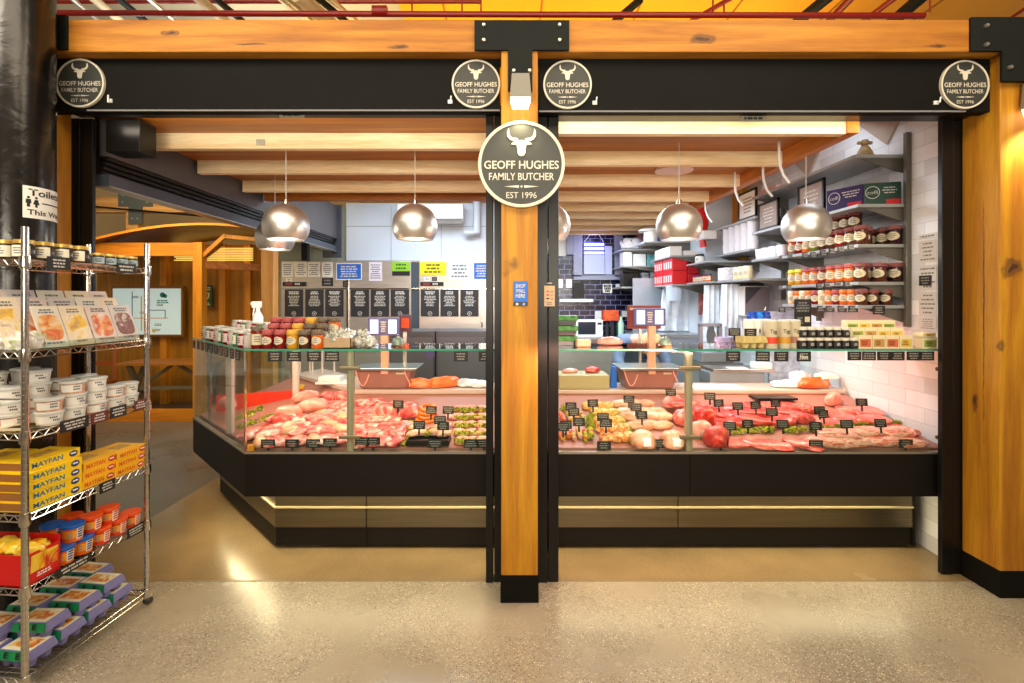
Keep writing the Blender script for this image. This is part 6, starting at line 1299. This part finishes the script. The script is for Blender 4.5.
for k, (px, py) in enumerate(((781, 287), (790, 287), (820, 285), (828, 284), (839, 283), (848, 283))): sticket(px, py, f'black ticket clipped on the second jam shelf, {ORD[k]} from its far end')
for k, (px, py) in enumerate(((782, 309), (821, 308), (830, 308), (842, 308), (853, 308))): sticket(px, py, f'black ticket clipped on the lowest jam shelf, {ORD[k]} from its far end')
for k, (px, Y, z) in enumerate(((879, 3.26, Z(310, 3.26)),)): o = mobj('price_ticket', TKH[1], None, (X(px, Y), Y, z-.03), 0, scale=.95); tag(o, 'black ticket hanging from the end of the lowest jam shelf', 'price ticket')
o = mobj('price_ticket', TKH[2], None, (2.684, 3.14, Z(281, 3.14)-.03), (0, 0, -PI/2), scale=1.1); tag(o, 'black ticket stuck alone on the white wall by the steel upright', 'price ticket')
for k, (py0, py1) in enumerate(((233, 238), (240, 262), (265, 290), (292, 316), (318, 330))):
    mb = MB(); z0, z1 = Z(py1, 3.1), Z(py0, 3.1); mb.box(2.686, 2.689, 3.06, 3.19, z0, z1, mat('paper_on_wall', (214, 210, 206), .7)); scribble(mb, (2.686, 3.125, (z0+z1)/2), .11, (z1-z0)*.9, 1 if k == 0 else 5, GREYINK, ux=(0, 1, 0), nrm=(-1, 0, 0), seed=k, fill=.35); tag(mb.build('wall_paper_sheet'), f'pale printed sheet on the white wall, {ORD[k]} from the top', 'sheet', 'printed sheets on the white wall')
# boards on the 2.245 shelf
def wboard(p0, p1, h_, m, label, tx, foot, seed):
    p0, p1 = Vector(p0), Vector(p1); d = p1-p0; w_ = d.length; t = thing('display_board', label, 'board', (p0.x, p0.y, 2.247), math.atan2(d.y, d.x))
    MB().box(0, w_, 0, .012, 0, h_, m).build('board', t, .002); mb = MB(); mb.disc((w_*.22, -.001, h_*.58), h_*.28, CHALK, .001, seg=24, inner=h_*.25); put_text(mb, tx, (w_*.22, -.0015, h_*.58), h_*.40, h_*.16, CHALK)
    scribble(mb, (w_*.68, 0, h_*.66), w_*.5, h_*.34, 3, CHALK, seed=seed, fill=.4); mb.build('print', t); MB().box(w_*.6, w_*.97, -.003, 0, .004, h_*.26, foot).build('red_patch', t)
wboard((2.455, 3.36), (2.66, 3.30), .155, mat('dark_green_board', (14, 62, 48), .4), 'dark green printed board nearest the steel upright on the wall shelf', 'coffi', RED, 1); wboard((2.35, 3.60), (2.45, 3.37), .155, mat('purple_board', (46, 28, 84), .4), 'deep purple printed board beside the green one on the wall shelf', 'coffi', RED, 2)
def wframe(y0, y1, z0, z1, x, pic, label):
    t = thing('picture_frame', label, 'picture', (x, 0, 0)); mb = MB(); fr = BLACK
    for a in ((y0, y1, z0, z0+.018), (y0, y1, z1-.018, z1), (y0, y0+.018, z0, z1), (y1-.018, y1, z0, z1)): mb.box(0, .02, a[0], a[1], a[2], a[3], fr)
    mb.build('frame', t); MB().box(.008, .014, y0+.015, y1-.015, z0+.015, z1-.015, pic).build('picture', t); mb = MB(); scribble(mb, (.008, (y0+y1)/2, (z0+z1)/2), (y1-y0)*.6, (z1-z0)*.6, 5, CHALK if pic is not PAPER else GREYINK, ux=(0, -1, 0), nrm=(-1, 0, 0), seed=int(z0*50), fill=.35); mb.build('print', t)
TAUPE = mat('taupe_print', (150, 132, 120), .5, var=.2, scale=8)
wframe(3.66, 3.99, 2.25, 2.52, XS+.02, TAUPE, 'black-framed taupe certificate beside the purple board'); wframe(4.28, 4.62, 2.25, 2.50, XS+.02, TAUPE, 'black-framed taupe certificate at the far end of the board shelf'); wframe(4.66, 5.02, 2.402, 2.68, XS+.02, PAPER, 'black-framed white certificate on the high shelf above the tubs')
t = thing('figurine', 'small tan farm figure sitting on the topmost shelf', 'figurine', (2.50, 3.42, 2.586)); MB().lathe([(.05, 0), (.055, .02), (.045, .05), (.03, .08), (.016, .10), (0, .105)], mat('tan_figure', (150, 124, 84), .6, var=.3, scale=30), seg=16).build('figure_body', t); MB().lathe([(0, .09), (.022, .10), (.026, .118), (.02, .135), (0, .142)], MATS['tan_figure'], seg=14).build('figure_head', t)
mb = MB(); mb.lathe([(0, 0), (.012, .006), (.014, .02), (0, .034)], MATS['tan_figure'], (.024, 0, .115), 8, axis='x'); mb.lathe([(0, 0), (.012, -.006), (.014, -.02), (0, -.034)], MATS['tan_figure'], (-.024, 0, .115), 8, axis='x'); mb.build('ears', t)
tag(MB().box(2.36, 2.46, 4.3, 4.6, 2.587, 2.62, mat('pink_grey_pack', (180, 140, 140), .6)).build('flat_packet', None, .005), 'flat pinkish packet on the far end of the topmost shelf', 'packet')
WT = [('white_tub', None)]; mb = MB(); mb.lathe([(.050, 0), (.056, .085), (.059, .086), (.059, .096), (0, .096)], mat('stacked_white_tub', (226, 222, 226), .5), seg=18); WTM = mb.mesh('white_tub')
for j in range(5):
    for q in range(3): tag(mobj('white_tub', WTM, None, (XS+.075, 4.82+.135*j, 2.102+.097*q)), f'plain white stacked tub, column {["one", "two", "three", "four", "five", "six", "seven"][j]} from the jam shelves, {["bottom", "middle", "top"][q]}', 'tub', 'stacked white tubs on the wall shelf')
wshelf(4.22, 4.70, 1.985, 'grey shelf of pinkish tubs past the jam shelves')
for j in range(4): tag(mobj('white_tub', WTM, None, (XS+.075, 4.29+.122*j, 1.987)), f'pinkish tub on the short shelf past the jam jars, {ORD[j]} of four', 'tub', 'tubs on the short shelf')

# return shelving farther back
XR2 = 1.975
struct(MB().box(2.36, 2.69, 5.84, 7.62, 0, 2.9, mat('grey_white_lining', (196, 204, 214), .4)).build('wall_right_step'))
STP = mat('steel_splashback', (170, 180, 190), .3, .5, var=.1, scale=2)
struct(MB().box(1.72, 2.36, 6.72, 6.74, 0, 1.9, STP).build('wall_splashback'))
def rshelf(y0, y1, z, label, x0=XR2, x1=2.36): wshelf(y0, y1, z, label, x0, x1, .02)
rshelf(5.86, 6.62, 1.79, 'grey shelf carrying the red cartons'); rshelf(5.86, 6.7, 2.135, 'grey shelf with the long white box above the red cartons', 1.95); rshelf(5.2, 5.8, 1.80, 'grey shelf with small orange-labelled jars past the red cartons', 2.12, 2.69); rshelf(5.2, 5.82, 2.02, 'grey shelf with a black and white pot behind the globe lamp', 2.12, 2.69)
REDC = mat('red_bin', (206, 16, 28), .4)
for q in range(2):
    for j in range(2):
        t = thing('red_carton', f'bright red labelled carton on the grey shelf, {["lower", "upper"][q]} layer, {["lamp side", "tile side"][j]}', 'carton', (XR2+.01, 5.90+.37*j, 1.792+.165*q), 0, 'bright red cartons'); MB().box(0, .18, 0, .35, 0, .163, REDC).build('carton_body', t, .005)
        mb = MB()
        for s_ in range(4): mb.box(-.001, 0, .03+.085*s_, .07+.085*s_, .03, .11, PAPER); scribble(mb, (-.001, .05+.085*s_, .07), .03, .06, 4, RED, ux=(0, -1, 0), nrm=(-1, 0, 0), seed=s_)
        mb.build('carton_labels', t)
for q in range(2): tag(MB().box(XR2+.20, XR2+.33, 5.90, 6.2, 1.792+.13*q, 1.918+.13*q, mat('dark_red_bin', (190, 16, 30), .4)).build('red_bin', None, .005), f'plain red bin beside the labelled red cartons, {["lower", "upper"][q]} one', 'bin')
tag(MB().box(1.955, 2.10, 5.9, 6.5, 2.137, 2.25, PAPER).build('white_box', None, .004), 'long white box with blue handwriting above the red cartons', 'box')
tag(MB().box(2.12, 2.3, 5.9, 6.1, 2.137, 2.20, WHITE).build('white_container', None, .01), 'white container beside the long white box', 'container')
t = thing('red_watering_jug', 'bright red plastic jug hanging by the white tubs', 'jug', (2.26, 5.72, 2.40)).scale = (1.5, 1.5, 1.5); t = [o for o in C.objects if o.name == 'red_watering_jug'][0]; MB().lathe([(.05, 0), (.06, .06), (.055, .16), (.03, .2), (0, .21)], RED, seg=16, sy=.6).build('jug_body', t); MB().tube([(-.05, 0, .05), (-.1, 0, .09), (-.09, 0, .17), (-.04, 0, .18)], .012, RED, 8).build('handle', t); MB().tube([(0, 0, 0), (.02, 0, -.12)], [.02, .03], RED, 8).build('spout', t)
tag(MB().box(2.24, 2.4, 5.6, 5.83, 2.30, 2.40, WHITE).build('white_container', None, .008), 'white box under the bright red jug', 'container')
ORJ = jar_set(.03, .075, JORG, mat('navy_lid', (40, 40, 90), .4), CREAM, 3, .014, .6)
for j in range(6): place(ORJ, 'sauce_jar', f'small orange-labelled jar past the red cartons, {ORD[j]} along', 'jar', (2.16, 5.24+.075*j, 1.802), -1.0, 'small jars past the red cartons')
CRJ = jar_set(.042, .12, mat('cream_ceramic', (222, 206, 160), .4), MATS['cream_lid'], CREAM, 3, .014, .5)
wshelf(4.45, 5.15, 1.80, 'grey shelf with cream jars behind the hanging bags', 2.2, 2.69)
for j in range(3): place(CRJ, 'cream_jar', f'wide cream jar on the shelf above the hanging bags, {ORD[j]} of three', 'jar', (2.26, 4.60+.10*j, 1.802), -1.0, 'cream jars')
tag(MB().box(2.2, 2.36, 4.95, 5.12, 1.802, 1.93, mat('checked_pack', (220, 214, 222), .5, var=.4, scale=60)).build('checked_pack', None, .004), 'pale checked pack beside the wide cream jars', 'packet')
place(jar_set(.05, .10, WHITE, BLACK, PAPER, 3, .02, .6, labcol=INK), 'canister_pot', 'black and white patterned pot behind the globe lamp', 'pot', (2.2, 5.6, 2.022), -1)
# shelves on the tiled wall
for k, (z, lab) in enumerate(((2.33, 'upper grey shelf on the tiled wall with folded towels'), (2.09, 'middle grey shelf on the tiled wall'), (1.79, 'lowest grey shelf on the tiled wall with black boxes'))): wshelf(6.95, 7.6, z, lab, 1.62, 2.35, .025)
tag(mobj('towel_bundle', fixfloor(blob(501, .16, .12, .17, 3, .2, blotch('spotted_towel', [(.4, (230, 230, 236)), (.56, (240, 240, 244)), (.64, (40, 40, 60))], 16, .8, .2), name='bundle')), None, (1.80, 7.1, 2.332)), 'white bundle with dark spots on the upper tile-wall shelf', 'bundle')
tag(mobj('blue_sack', fixfloor(blob(502, .12, .12, .2, 2.2, .3, mat('bright_blue_sack', (20, 100, 200), .5), name='sack')), None, (2.10, 6.98, 2.332)), 'bright blue sack beside the spotted bundle', 'sack')
tag(mobj('pink_sack', fixfloor(blob(503, .10, .1, .26, 2.2, .3, mat('pinkish_cloth', (190, 150, 170), .7), name='sack')), None, (2.02, 7.3, 2.332)), 'pinkish cloth bundle behind the bright blue sack', 'sack')
t = thing('mushroom_jar', 'tall white lidded container on the shelf over the blue sack', 'container', (1.90, 6.5, 2.36)); MB().lathe([(.09, 0), (.09, .14), (.10, .16)], WHITE, seg=20).build('container_body', t); MB().lathe([(.16, .15), (.16, .17), (.06, .22), (0, .23)], WHITE, seg=20).build('lid', t); wshelf(6.3, 6.75, 2.36, 'short grey shelf under the white lidded container', 1.76, 2.36)
for k, (x, w_, h_, m_, lab) in enumerate(((1.66, .12, .20, PAPER, 'white box file at the edge of the middle tile-wall shelf'), (1.80, .18, .17, WHITE, 'white carton with a dark dot on the middle tile-wall shelf'), (2.0, .14, .19, mat('turquoise_print', (120, 200, 200), .5, var=.5, scale=12), 'turquoise patterned carton on the middle tile-wall shelf'), (2.15, .14, .19, RED, 'red carton beside the turquoise one'))):
    tag(MB().box(x, x+w_, 7.0, 7.25, 2.092, 2.092+h_, m_).build('shelf_carton', None, .004), lab, 'carton')
for k, (x, w_, h_, m_, lab) in enumerate(((1.66, .22, .19, BLACK, 'black box on the lowest tile-wall shelf'), (1.92, .10, .20, mat('black_white_pack', (130, 130, 136), .5, var=.8, scale=14), 'black and white pack on the lowest tile-wall shelf'), (2.04, .12, .22, MATS['black_white_pack'], 'second black and white pack near the red cartons'))): tag(MB().box(x, x+w_, 7.0, 7.25, 1.792, 1.792+h_, m_).build('shelf_box', None, .004), lab, 'box')
# hanging bag rolls, paper and panel under the shelves
BAGW = mat('white_plastic_bag', (214, 222, 230), .35, var=.12, scale=14, bump=.5)
def hbag(px, Y, wt, wb, z1, z0, label):
    c = X(px, Y); rows = []
    for q in range(7):
        f = q/6; ww = (wt+(wb-wt)*f)/2; rows.append([(c-ww+2*ww*k/10, Y+.02*math.sin(k*2.1+q*.4)*(.4+f)-.02, z1+(z0-z1)*f) for k in range(11)])
    back = [[(x, y+.05, z) for x, y, z in r][::-1] for r in rows]; mb = MB(); mb.sheet([a+b_+[a[0]] for a, b_ in zip(rows, back)], BAGW); mb.tube([(c, Y-.01, z1), (c, Y-.01, z1+.05)], .006, CHROME, 6); tag(mb.build('carrier_bags'), label, 'bags', 'bundles of white carrier bags')
hbag(679, 6.4, .40, .52, 1.78, 1.20, 'widest bundle of white carrier bags hanging under the red cartons'); hbag(713, 5.3, .17, .20, 1.76, 1.15, 'narrow bundle of white bags hanging in the middle'); hbag(731, 5.0, .17, .21, 1.76, 1.12, 'bundle of white bags hanging beside the grey panel')
tag(MB().box(X(699, 5.9), X(706, 5.9), 5.9, 5.92, 1.42, 1.78, mat('pinned_pictures', (190, 110, 100), .6, var=.6, scale=14)).build('pinned_leaflets'), 'narrow strip of reddish leaflets between the bag bundles', 'leaflet')
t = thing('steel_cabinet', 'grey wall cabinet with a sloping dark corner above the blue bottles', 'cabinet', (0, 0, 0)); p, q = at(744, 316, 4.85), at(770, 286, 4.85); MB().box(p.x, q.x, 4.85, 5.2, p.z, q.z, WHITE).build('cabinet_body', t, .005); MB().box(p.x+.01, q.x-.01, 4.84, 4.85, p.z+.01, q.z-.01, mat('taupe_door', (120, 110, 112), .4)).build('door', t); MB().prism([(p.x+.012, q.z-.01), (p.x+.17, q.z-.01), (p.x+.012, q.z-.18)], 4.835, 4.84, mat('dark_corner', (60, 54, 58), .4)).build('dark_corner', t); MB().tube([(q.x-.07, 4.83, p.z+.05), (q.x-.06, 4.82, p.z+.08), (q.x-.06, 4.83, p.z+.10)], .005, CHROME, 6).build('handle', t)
tag(MB().lathe([(.09, 0), (.10, .16), (.105, .16), (.105, .18), (0, .18)], mat('pale_blue_bucket', (190, 206, 226), .4), (X(659, 6.0)+.19, 6.0, 1.59), 20).build('bucket'), 'pale blue bucket hanging under the red cartons shelf', 'bucket')
t = thing('sink_unit', 'stainless steel sink unit behind the second scale', 'sink', (0, 0, 0)); MB().box(1.60, 2.355, 5.9, 6.7, 1.14, 1.18, STEEL).build('rim', t, .004); MB().box(1.62, 2.34, 5.92, 6.7, 0, 1.14, STP).build('cabinet', t)
t = thing('slicer', 'dark grey slicing machine standing beyond the glass shelf', 'slicer', (X(713, 4.8), 4.8, 1.0)); MB().box(-.16, .16, -.12, .14, .0, .10, MT).build('slicer_base', t, .015); MB().lathe([(0, 0), (.11, .0), (.12, .01), (.11, .02), (0, .02)], STEEL, (-.02, 0, .24), 28, axis='x').build('blade', t); MB().box(-.14, -.11, -.03, .03, .10, .36, MT).build('guard_post', t, .004); MB().box(.05, .08, -.03, .03, .10, .36, MT).build('guard_post', t, .004); MB().box(-.14, .08, -.03, .03, .34, .37, MT).build('handle_bar', t, .004); MB().box(-.20, .22, -.16, .2, -.04, 0, STEEL).build('table_top', t); MB().box(-.18, .20, -.12, .16, -1.0, -.04, STP).build('table_base', t)
tag(MB().box(X(769, 4.3), X(800, 4.3), 4.30, 4.32, .0, 1.50, mat('pale_blue_rack', (176, 190, 216), .5, var=.3, scale=20)).build('leaflet_holder'), 'pale blue leaflet holder beyond the white canisters', 'leaflet holder')

# ================================================================ KIOSK BEYOND THE CORRIDOR
YK = 6.45
t = thing('timber_kiosk', 'honey timber market kiosk with a curved canopy across the corridor', 'kiosk', (0, 0, 0))
MB().box(-6.4, -2.9, 7.6, 7.66, 0, 2.46, KIOSKPANEL).build('back_wall', t)
for px in (163, 222, 247): MB().box(X(px, 7.5)-.05, X(px, 7.5)+.05, 7.5, 7.6, 0, 2.46, YELLOWOOD).build('wall_stud', t)
xk_ = X(199.5, YK); MB().box(xk_-.06, xk_+.06, YK-.05, YK+.07, 0, 2.36, YELLOWOOD).build('corner_post', t, .005)
MB().box(-6.4, xk_, YK-.03, YK+.05, Z(256, YK), Z(243, YK), wood('yellow_kiosk_rail', (190, 112, 14), (222, 144, 26), 'x', knots=False)).build('front_rail', t); MB().box(-6.4, xk_-.06, YK-.03, YK+.05, .0, .155, MATS['yellow_kiosk_rail']).build('sill_rail', t)
MB().bar((xk_, YK, 2.07), (-2.9, 8.6, 2.10), .08, .10, OAKY).build('side_rail', t)
MB().bar((xk_, YK, .08), (-3.9, 7.6, .08), .08, .15, OAKY).build('sill_rail', t)
rows = []
for q in range(2):
    rows.append([(-6.1+3.4*(k/16), YK-.2+q*1.3, 2.14+.42*math.sin(PI*(k/16)*.78)) for k in range(17)])
mb = MB(); up = [[(x, y, z+.03) for x, y, z in r] for r in rows]; mb.sheet(rows, wood('bent_ply', (92, 54, 8), (130, 80, 16), 'x', knots=False)); mb.sheet(up, MATS['bent_ply']); mb.sheet([rows[0], up[0]], MATS['yellow_kiosk_rail']); mb.build('curved_canopy', t)
for (a, b_) in (((xk_, YK, 2.14), (xk_+.35, YK, 2.46)), ((xk_+.35, YK, 2.44), (xk_+1.2, YK, 2.36)), ((xk_, YK, 2.12), (xk_, YK+.5, 2.4))): MB().bar(a, b_, .04, .05, YELLOWOOD).build('brace', t)
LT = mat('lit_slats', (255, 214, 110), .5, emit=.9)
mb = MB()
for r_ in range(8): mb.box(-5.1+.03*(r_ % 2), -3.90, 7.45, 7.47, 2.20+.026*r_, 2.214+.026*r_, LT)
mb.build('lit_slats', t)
# map board
t = thing('map_board', 'pale blue-white route map board on the kiosk wall', 'map board', (X(147, 7.4), 7.4, Z(311.5, 7.4))); hw = (181-113)/2*7.4/F; hh = 23*7.4/F
MB().box(-hw-.03, hw+.03, 0, .06, -hh-.03, hh+.04, mat('bronze_frame', (130, 84, 20), .4)).build('frame', t); MB().box(-hw, hw, -.005, 0, -hh, hh, mat('map_panel_lit', (196, 222, 226), .5, emit=.35)).build('map_panel', t)
mb = MB(); GL = mat('route_yellow', (226, 200, 40), .5); OL = mat('route_orange', (226, 130, 40), .5); TL = mat('teal_print', (30, 130, 120), .5)
def seg_(x0, z0, x1, z1, m_, w_=.010): mb.box(min(x0, x1)-w_/2, max(x0, x1)+w_/2, -.008, -.005, min(z0, z1)-w_/2, max(z0, z1)+w_/2, m_)
seg_(-.08, .22, -.08, -.28, GL, .02); seg_(-.35, -.10, .32, -.10, OL); seg_(-.22, .30, -.22, -.18, NAVYL); seg_(-.08, .22, -.22, .30, NAVYL, .004) if False else None; seg_(-.02, .02, .28, .02, NAVYL); seg_(.28, .02, .28, -.10, NAVYL); seg_(-.02, .02, -.02, -.10, NAVYL); seg_(.10, -.28, .12, -.30, GL, .03)
for zz in (.22, .1, -.02, -.2, -.28): scribble(mb, (.02+.2*math.sin(zz*20), -.005, zz), .14, .04, 2, GREYINK, seed=int(zz*100)+50)
mb.disc((.24, -.009, .25), .04, TL, .003, seg=12); mb.disc((.28, -.009, .235), .03, TL, .003, seg=12); scribble(mb, (.24, -.005, .15), .2, .06, 2, TL, seed=5); mb.build('route_print', t)
# shield sign
t = thing('shield_sign', 'small dark green sign with a pale shield on the kiosk wall', 'sign', (X(207, 7.45), 7.45, Z(296, 7.45))); MB().box(-.075, .075, 0, .02, -.17, .17, mat('dark_green_sign', (30, 66, 40), .5)).build('sign_board', t); mb = MB(); mb.prism([(-.04, .05), (.04, .05), (.035, -.02), (0, -.06), (-.035, -.02)], -.004, 0, mat('shield_gold', (206, 190, 120), .5)); mb.prism([(-.022, .035), (.022, .035), (.018, -.01), (0, -.035), (-.018, -.01)], -.006, -.004, mat('shield_red', (170, 60, 50), .5)); scribble(mb, (0, 0, .11), .11, .06, 2, MATS['shield_gold'], seed=2); scribble(mb, (0, 0, -.12), .11, .05, 2, MATS['shield_gold'], seed=3); mb.build('shield_emblem', t)
# bench
t = thing('picnic_bench', 'slatted timber bench with crossed legs inside the kiosk', 'bench', (-4.75, 6.98, 0), .12); BW_ = wood('bench_brown', (150, 92, 24), (190, 124, 44), 'x', knots=False)
for k in range(5): MB().box(-.62, .62, -.28+.115*k, -.18+.115*k, .70, .735, BW_).build('top_slat', t)
for x in (-.5, .5):
    MB().bar((x, -.30, 0), (x, .18, .70), .06, .05, mat('grey_trestle', (120, 110, 80), .6)).build('leg', t); MB().bar((x, .24, 0), (x, -.20, .70), .06, .05, MATS['grey_trestle']).build('leg', t)
MB().bar((-.5, 0, .35), (.5, 0, .35), .05, .05, MATS['grey_trestle']).build('stretcher', t); MB().bar((-.5, 0, .35), (0, 0, .70), .04, .04, MATS['grey_trestle']).build('strut', t); MB().bar((.5, 0, .35), (0, 0, .70), .04, .04, MATS['grey_trestle']).build('strut', t)
# chair behind the rack
t = thing('timber_chair', 'orange-brown timber chair back seen beyond the white tubs', 'chair', (X(101, 7.0), 7.0, 0)); CH = mat('orange_brown_wood', (150, 70, 16), .45)
for x in (-.2, .2):
    MB().bar((x, 0, 0), (x*.85, .03, 1.02), .04, .04, CH).build('rear_leg', t); MB().bar((x, -.36, 0), (x, -.36, .45), .04, .04, CH).build('front_leg', t)
MB().box(-.22, .22, -.38, .02, .43, .46, CH).build('seat', t, .01); MB().box(-.19, .19, .0, .03, .92, 1.02, CH).build('top_rail', t, .02); MB().box(-.18, .18, .0, .02, .66, .72, CH).build('back_rail', t)
# upper hall wall with T plate
struct(MB().box(-9, -2.7, 8.9, 8.98, 0, 3.9, mat('beige_hall_wall', (196, 170, 128), .8)).build('wall_hall_left'))
c = at(135, 205, 7.2); t = thing('steel_bracket', 'grey-blue T-shaped steel plate high above the kiosk canopy', 'bracket', c); MB().prism([(-.25, .20), (.25, .20), (.25, -.02), (.10, -.02), (.10, -.28), (-.10, -.28), (-.10, -.02), (-.25, -.02)], 0, .02, mat('grey_blue_plate', (70, 80, 86), .5)).build('plate', t); mb = MB()
for a, b_ in ((-.18, .14), (.18, .14), (-.18, .04), (.18, .04), (-.04, -.2), (.04, -.2)): mb.disc((a, -.01, b_), .014, ZINC, .01, seg=8)
mb.build('bolts', t)
tag(MB().box(-6.2, -3.6, 7.22, 7.34, 2.9, 3.12, wood('hall_beam', (176, 128, 70), (206, 160, 100), 'x', knots=False)).build('timber_beam'), 'pale timber beam high above the kiosk canopy behind the T plate', 'beam'); tag(MB().box(X(135, 7.3)-.09, X(135, 7.3)+.09, 7.24, 7.36, 2.36, 2.9, MATS['hall_beam']).build('timber_post'), 'short timber post under the T plate above the kiosk canopy', 'post')
tag(MB().tube([(-6.2, 7.15, 2.98), (-3.2, 7.15, 2.72)], .015, BLACK, 6).build('black_cable'), 'straight black cable slanting across the hall wall above the kiosk', 'cable')
# ================================================================ PERSON BENDING BEHIND THE SCALE
def skinned(name, pts, edges, radii, m, parent=None, levels=1, root=0, loc=(0, 0, 0)):
    me = bpy.data.meshes.new(name); me.from_pydata([tuple(p) for p in pts], edges, []); me.materials.append(m)
    o = bpy.data.objects.new(name, me); C.objects.link(o); o.location = loc
    sk = o.modifiers.new('skin', 'SKIN'); sk.use_smooth_shade = True
    if not me.skin_vertices: 
        bm = bmesh.new(); bm.from_mesh(me); bm.verts.layers.skin.verify(); bm.to_mesh(me); bm.free()
    for i, r in enumerate(radii): me.skin_vertices[0].data[i].radius = (r, r) if not isinstance(r, tuple) else r; me.skin_vertices[0].data[i].use_root = (i == root)
    sb = o.modifiers.new('sub', 'SUBSURF'); sb.levels = levels; sb.render_levels = levels
    dg = bpy.context.evaluated_depsgraph_get(); new = bpy.data.meshes.new_from_object(o.evaluated_get(dg)); bpy.data.objects.remove(o)
    for q in new.polygons: q.use_smooth = True
    return mobj(name, new, parent, loc)
SKIN = mat('skin', (224, 170, 142), .5); COATM = mat('blue_grey_coat', (104, 124, 158), .8, var=.1, scale=12); TRO = mat('dark_trousers', (44, 46, 56), .8); HAIR = blotch('blond_hair', [(.3, (150, 112, 66)), (.5, (206, 172, 116)), (.7, (232, 208, 160))], 20, .6, .6, stretch=(6, 1, 1))
t = thing('person', 'blond person in a blue-grey coat bending behind the scale with the brown board', 'person', (1.30, 5.25, 0))
P_ = [(0, 0, .92), (.0, -.06, 1.04), (.01, -.18, 1.14), (.03, -.32, 1.20), (.045, -.40, 1.20), (.06, -.47, 1.19), (.07, -.53, 1.17),           # 0-6 pelvis .. head
      (-.15, -.32, 1.18), (-.22, -.42, .98), (-.14, -.60, .93), (-.11, -.66, .93),                                                      # 7-10 one arm
      (.20, -.32, 1.17), (.27, -.44, .98), (.20, -.62, .93), (.18, -.68, .93),                                                        # 11-14 other arm
      (-.09, .0, .86), (-.10, -.03, .48), (-.10, .03, .09), (-.10, -.10, .035),                                                       # 15-18 leg
      (.09, .0, .86), (.10, -.03, .48), (.10, .03, .09), (.10, -.10, .035)]
E_ = [(0, 1), (1, 2), (2, 3), (3, 4), (4, 5), (5, 6), (3, 7), (7, 8), (8, 9), (9, 10), (3, 11), (11, 12), (12, 13), (13, 14), (0, 15), (15, 16), (16, 17), (17, 18), (0, 19), (19, 20), (20, 21), (21, 22)]
R2 = [.13, .12, .13, .13, .055, .085, .075, .055, .042, .032, .034, .055, .042, .032, .034, .085, .058, .042, .038, .085, .058, .042, .038]
body = skinned('body', P_, E_, R2, SKIN, t, 2)
for hx in (8, 12):
    base = Vector(P_[hx+2]); d = (Vector(P_[hx+2])-Vector(P_[hx+1])).normalized(); sd = d.cross(Vector((0, 0, 1))).normalized()
    for f in range(5):
        u = (f-1.5)*.019 if f < 4 else -.04*(1 if hx == 8 else -1); L = (.07, .078, .074, .058, .05)[f]; dd = d if f < 4 else (d*.6+sd*(-.8 if hx == 8 else .8)).normalized()
        p0 = base+sd*u+d*(.02 if f < 4 else -.01); skinned('finger', [p0, p0+dd*L*.45, p0+dd*L*.8+Vector((0, 0, -.008)), p0+dd*L+Vector((0, 0, -.02))], [(0, 1), (1, 2), (2, 3)], [.009, .0085, .008, .006], SKIN, body, 1)
skinned('coat', [P_[0], P_[1], P_[2], P_[3], P_[7], P_[8], tuple((Vector(P_[8])+Vector(P_[9]))/2), P_[11], P_[12], tuple((Vector(P_[12])+Vector(P_[13]))/2), (0, .01, .76)],
        [(0, 1), (1, 2), (2, 3), (3, 4), (4, 5), (5, 6), (3, 7), (7, 8), (8, 9), (0, 10)], [.155, .145, .15, .145, .075, .06, .05, .075, .06, .05, .15], COATM, t, 2)
skinned('trousers', [(0, 0, .86), P_[15], P_[16], (-.10, .02, .12), P_[19], P_[20], (.10, .02, .12)], [(0, 1), (1, 2), (2, 3), (0, 4), (4, 5), (5, 6)], [.11, .098, .074, .062, .098, .074, .062], TRO, t, 2)
hm = fixfloor(blob(611, .115, .115, .21, 2.1, .16, HAIR, name='hair')); mobj('hair', hm, t, (.065, -.50, 1.10), (.5, 0, .2))
mb = MB(); mb.lathe([(0, -.014), (.010, -.010), (.013, 0), (.010, .010), (0, .014)], SKIN, (.065, -.60, 1.115), 10); mb.build('nose', body)
for q in (-1, 1): MB().lathe([(0, -.006), (.009, 0), (0, .006)], INK, (.065+q*.032, -.605, 1.14), 8, axis='y').build('eye', body)
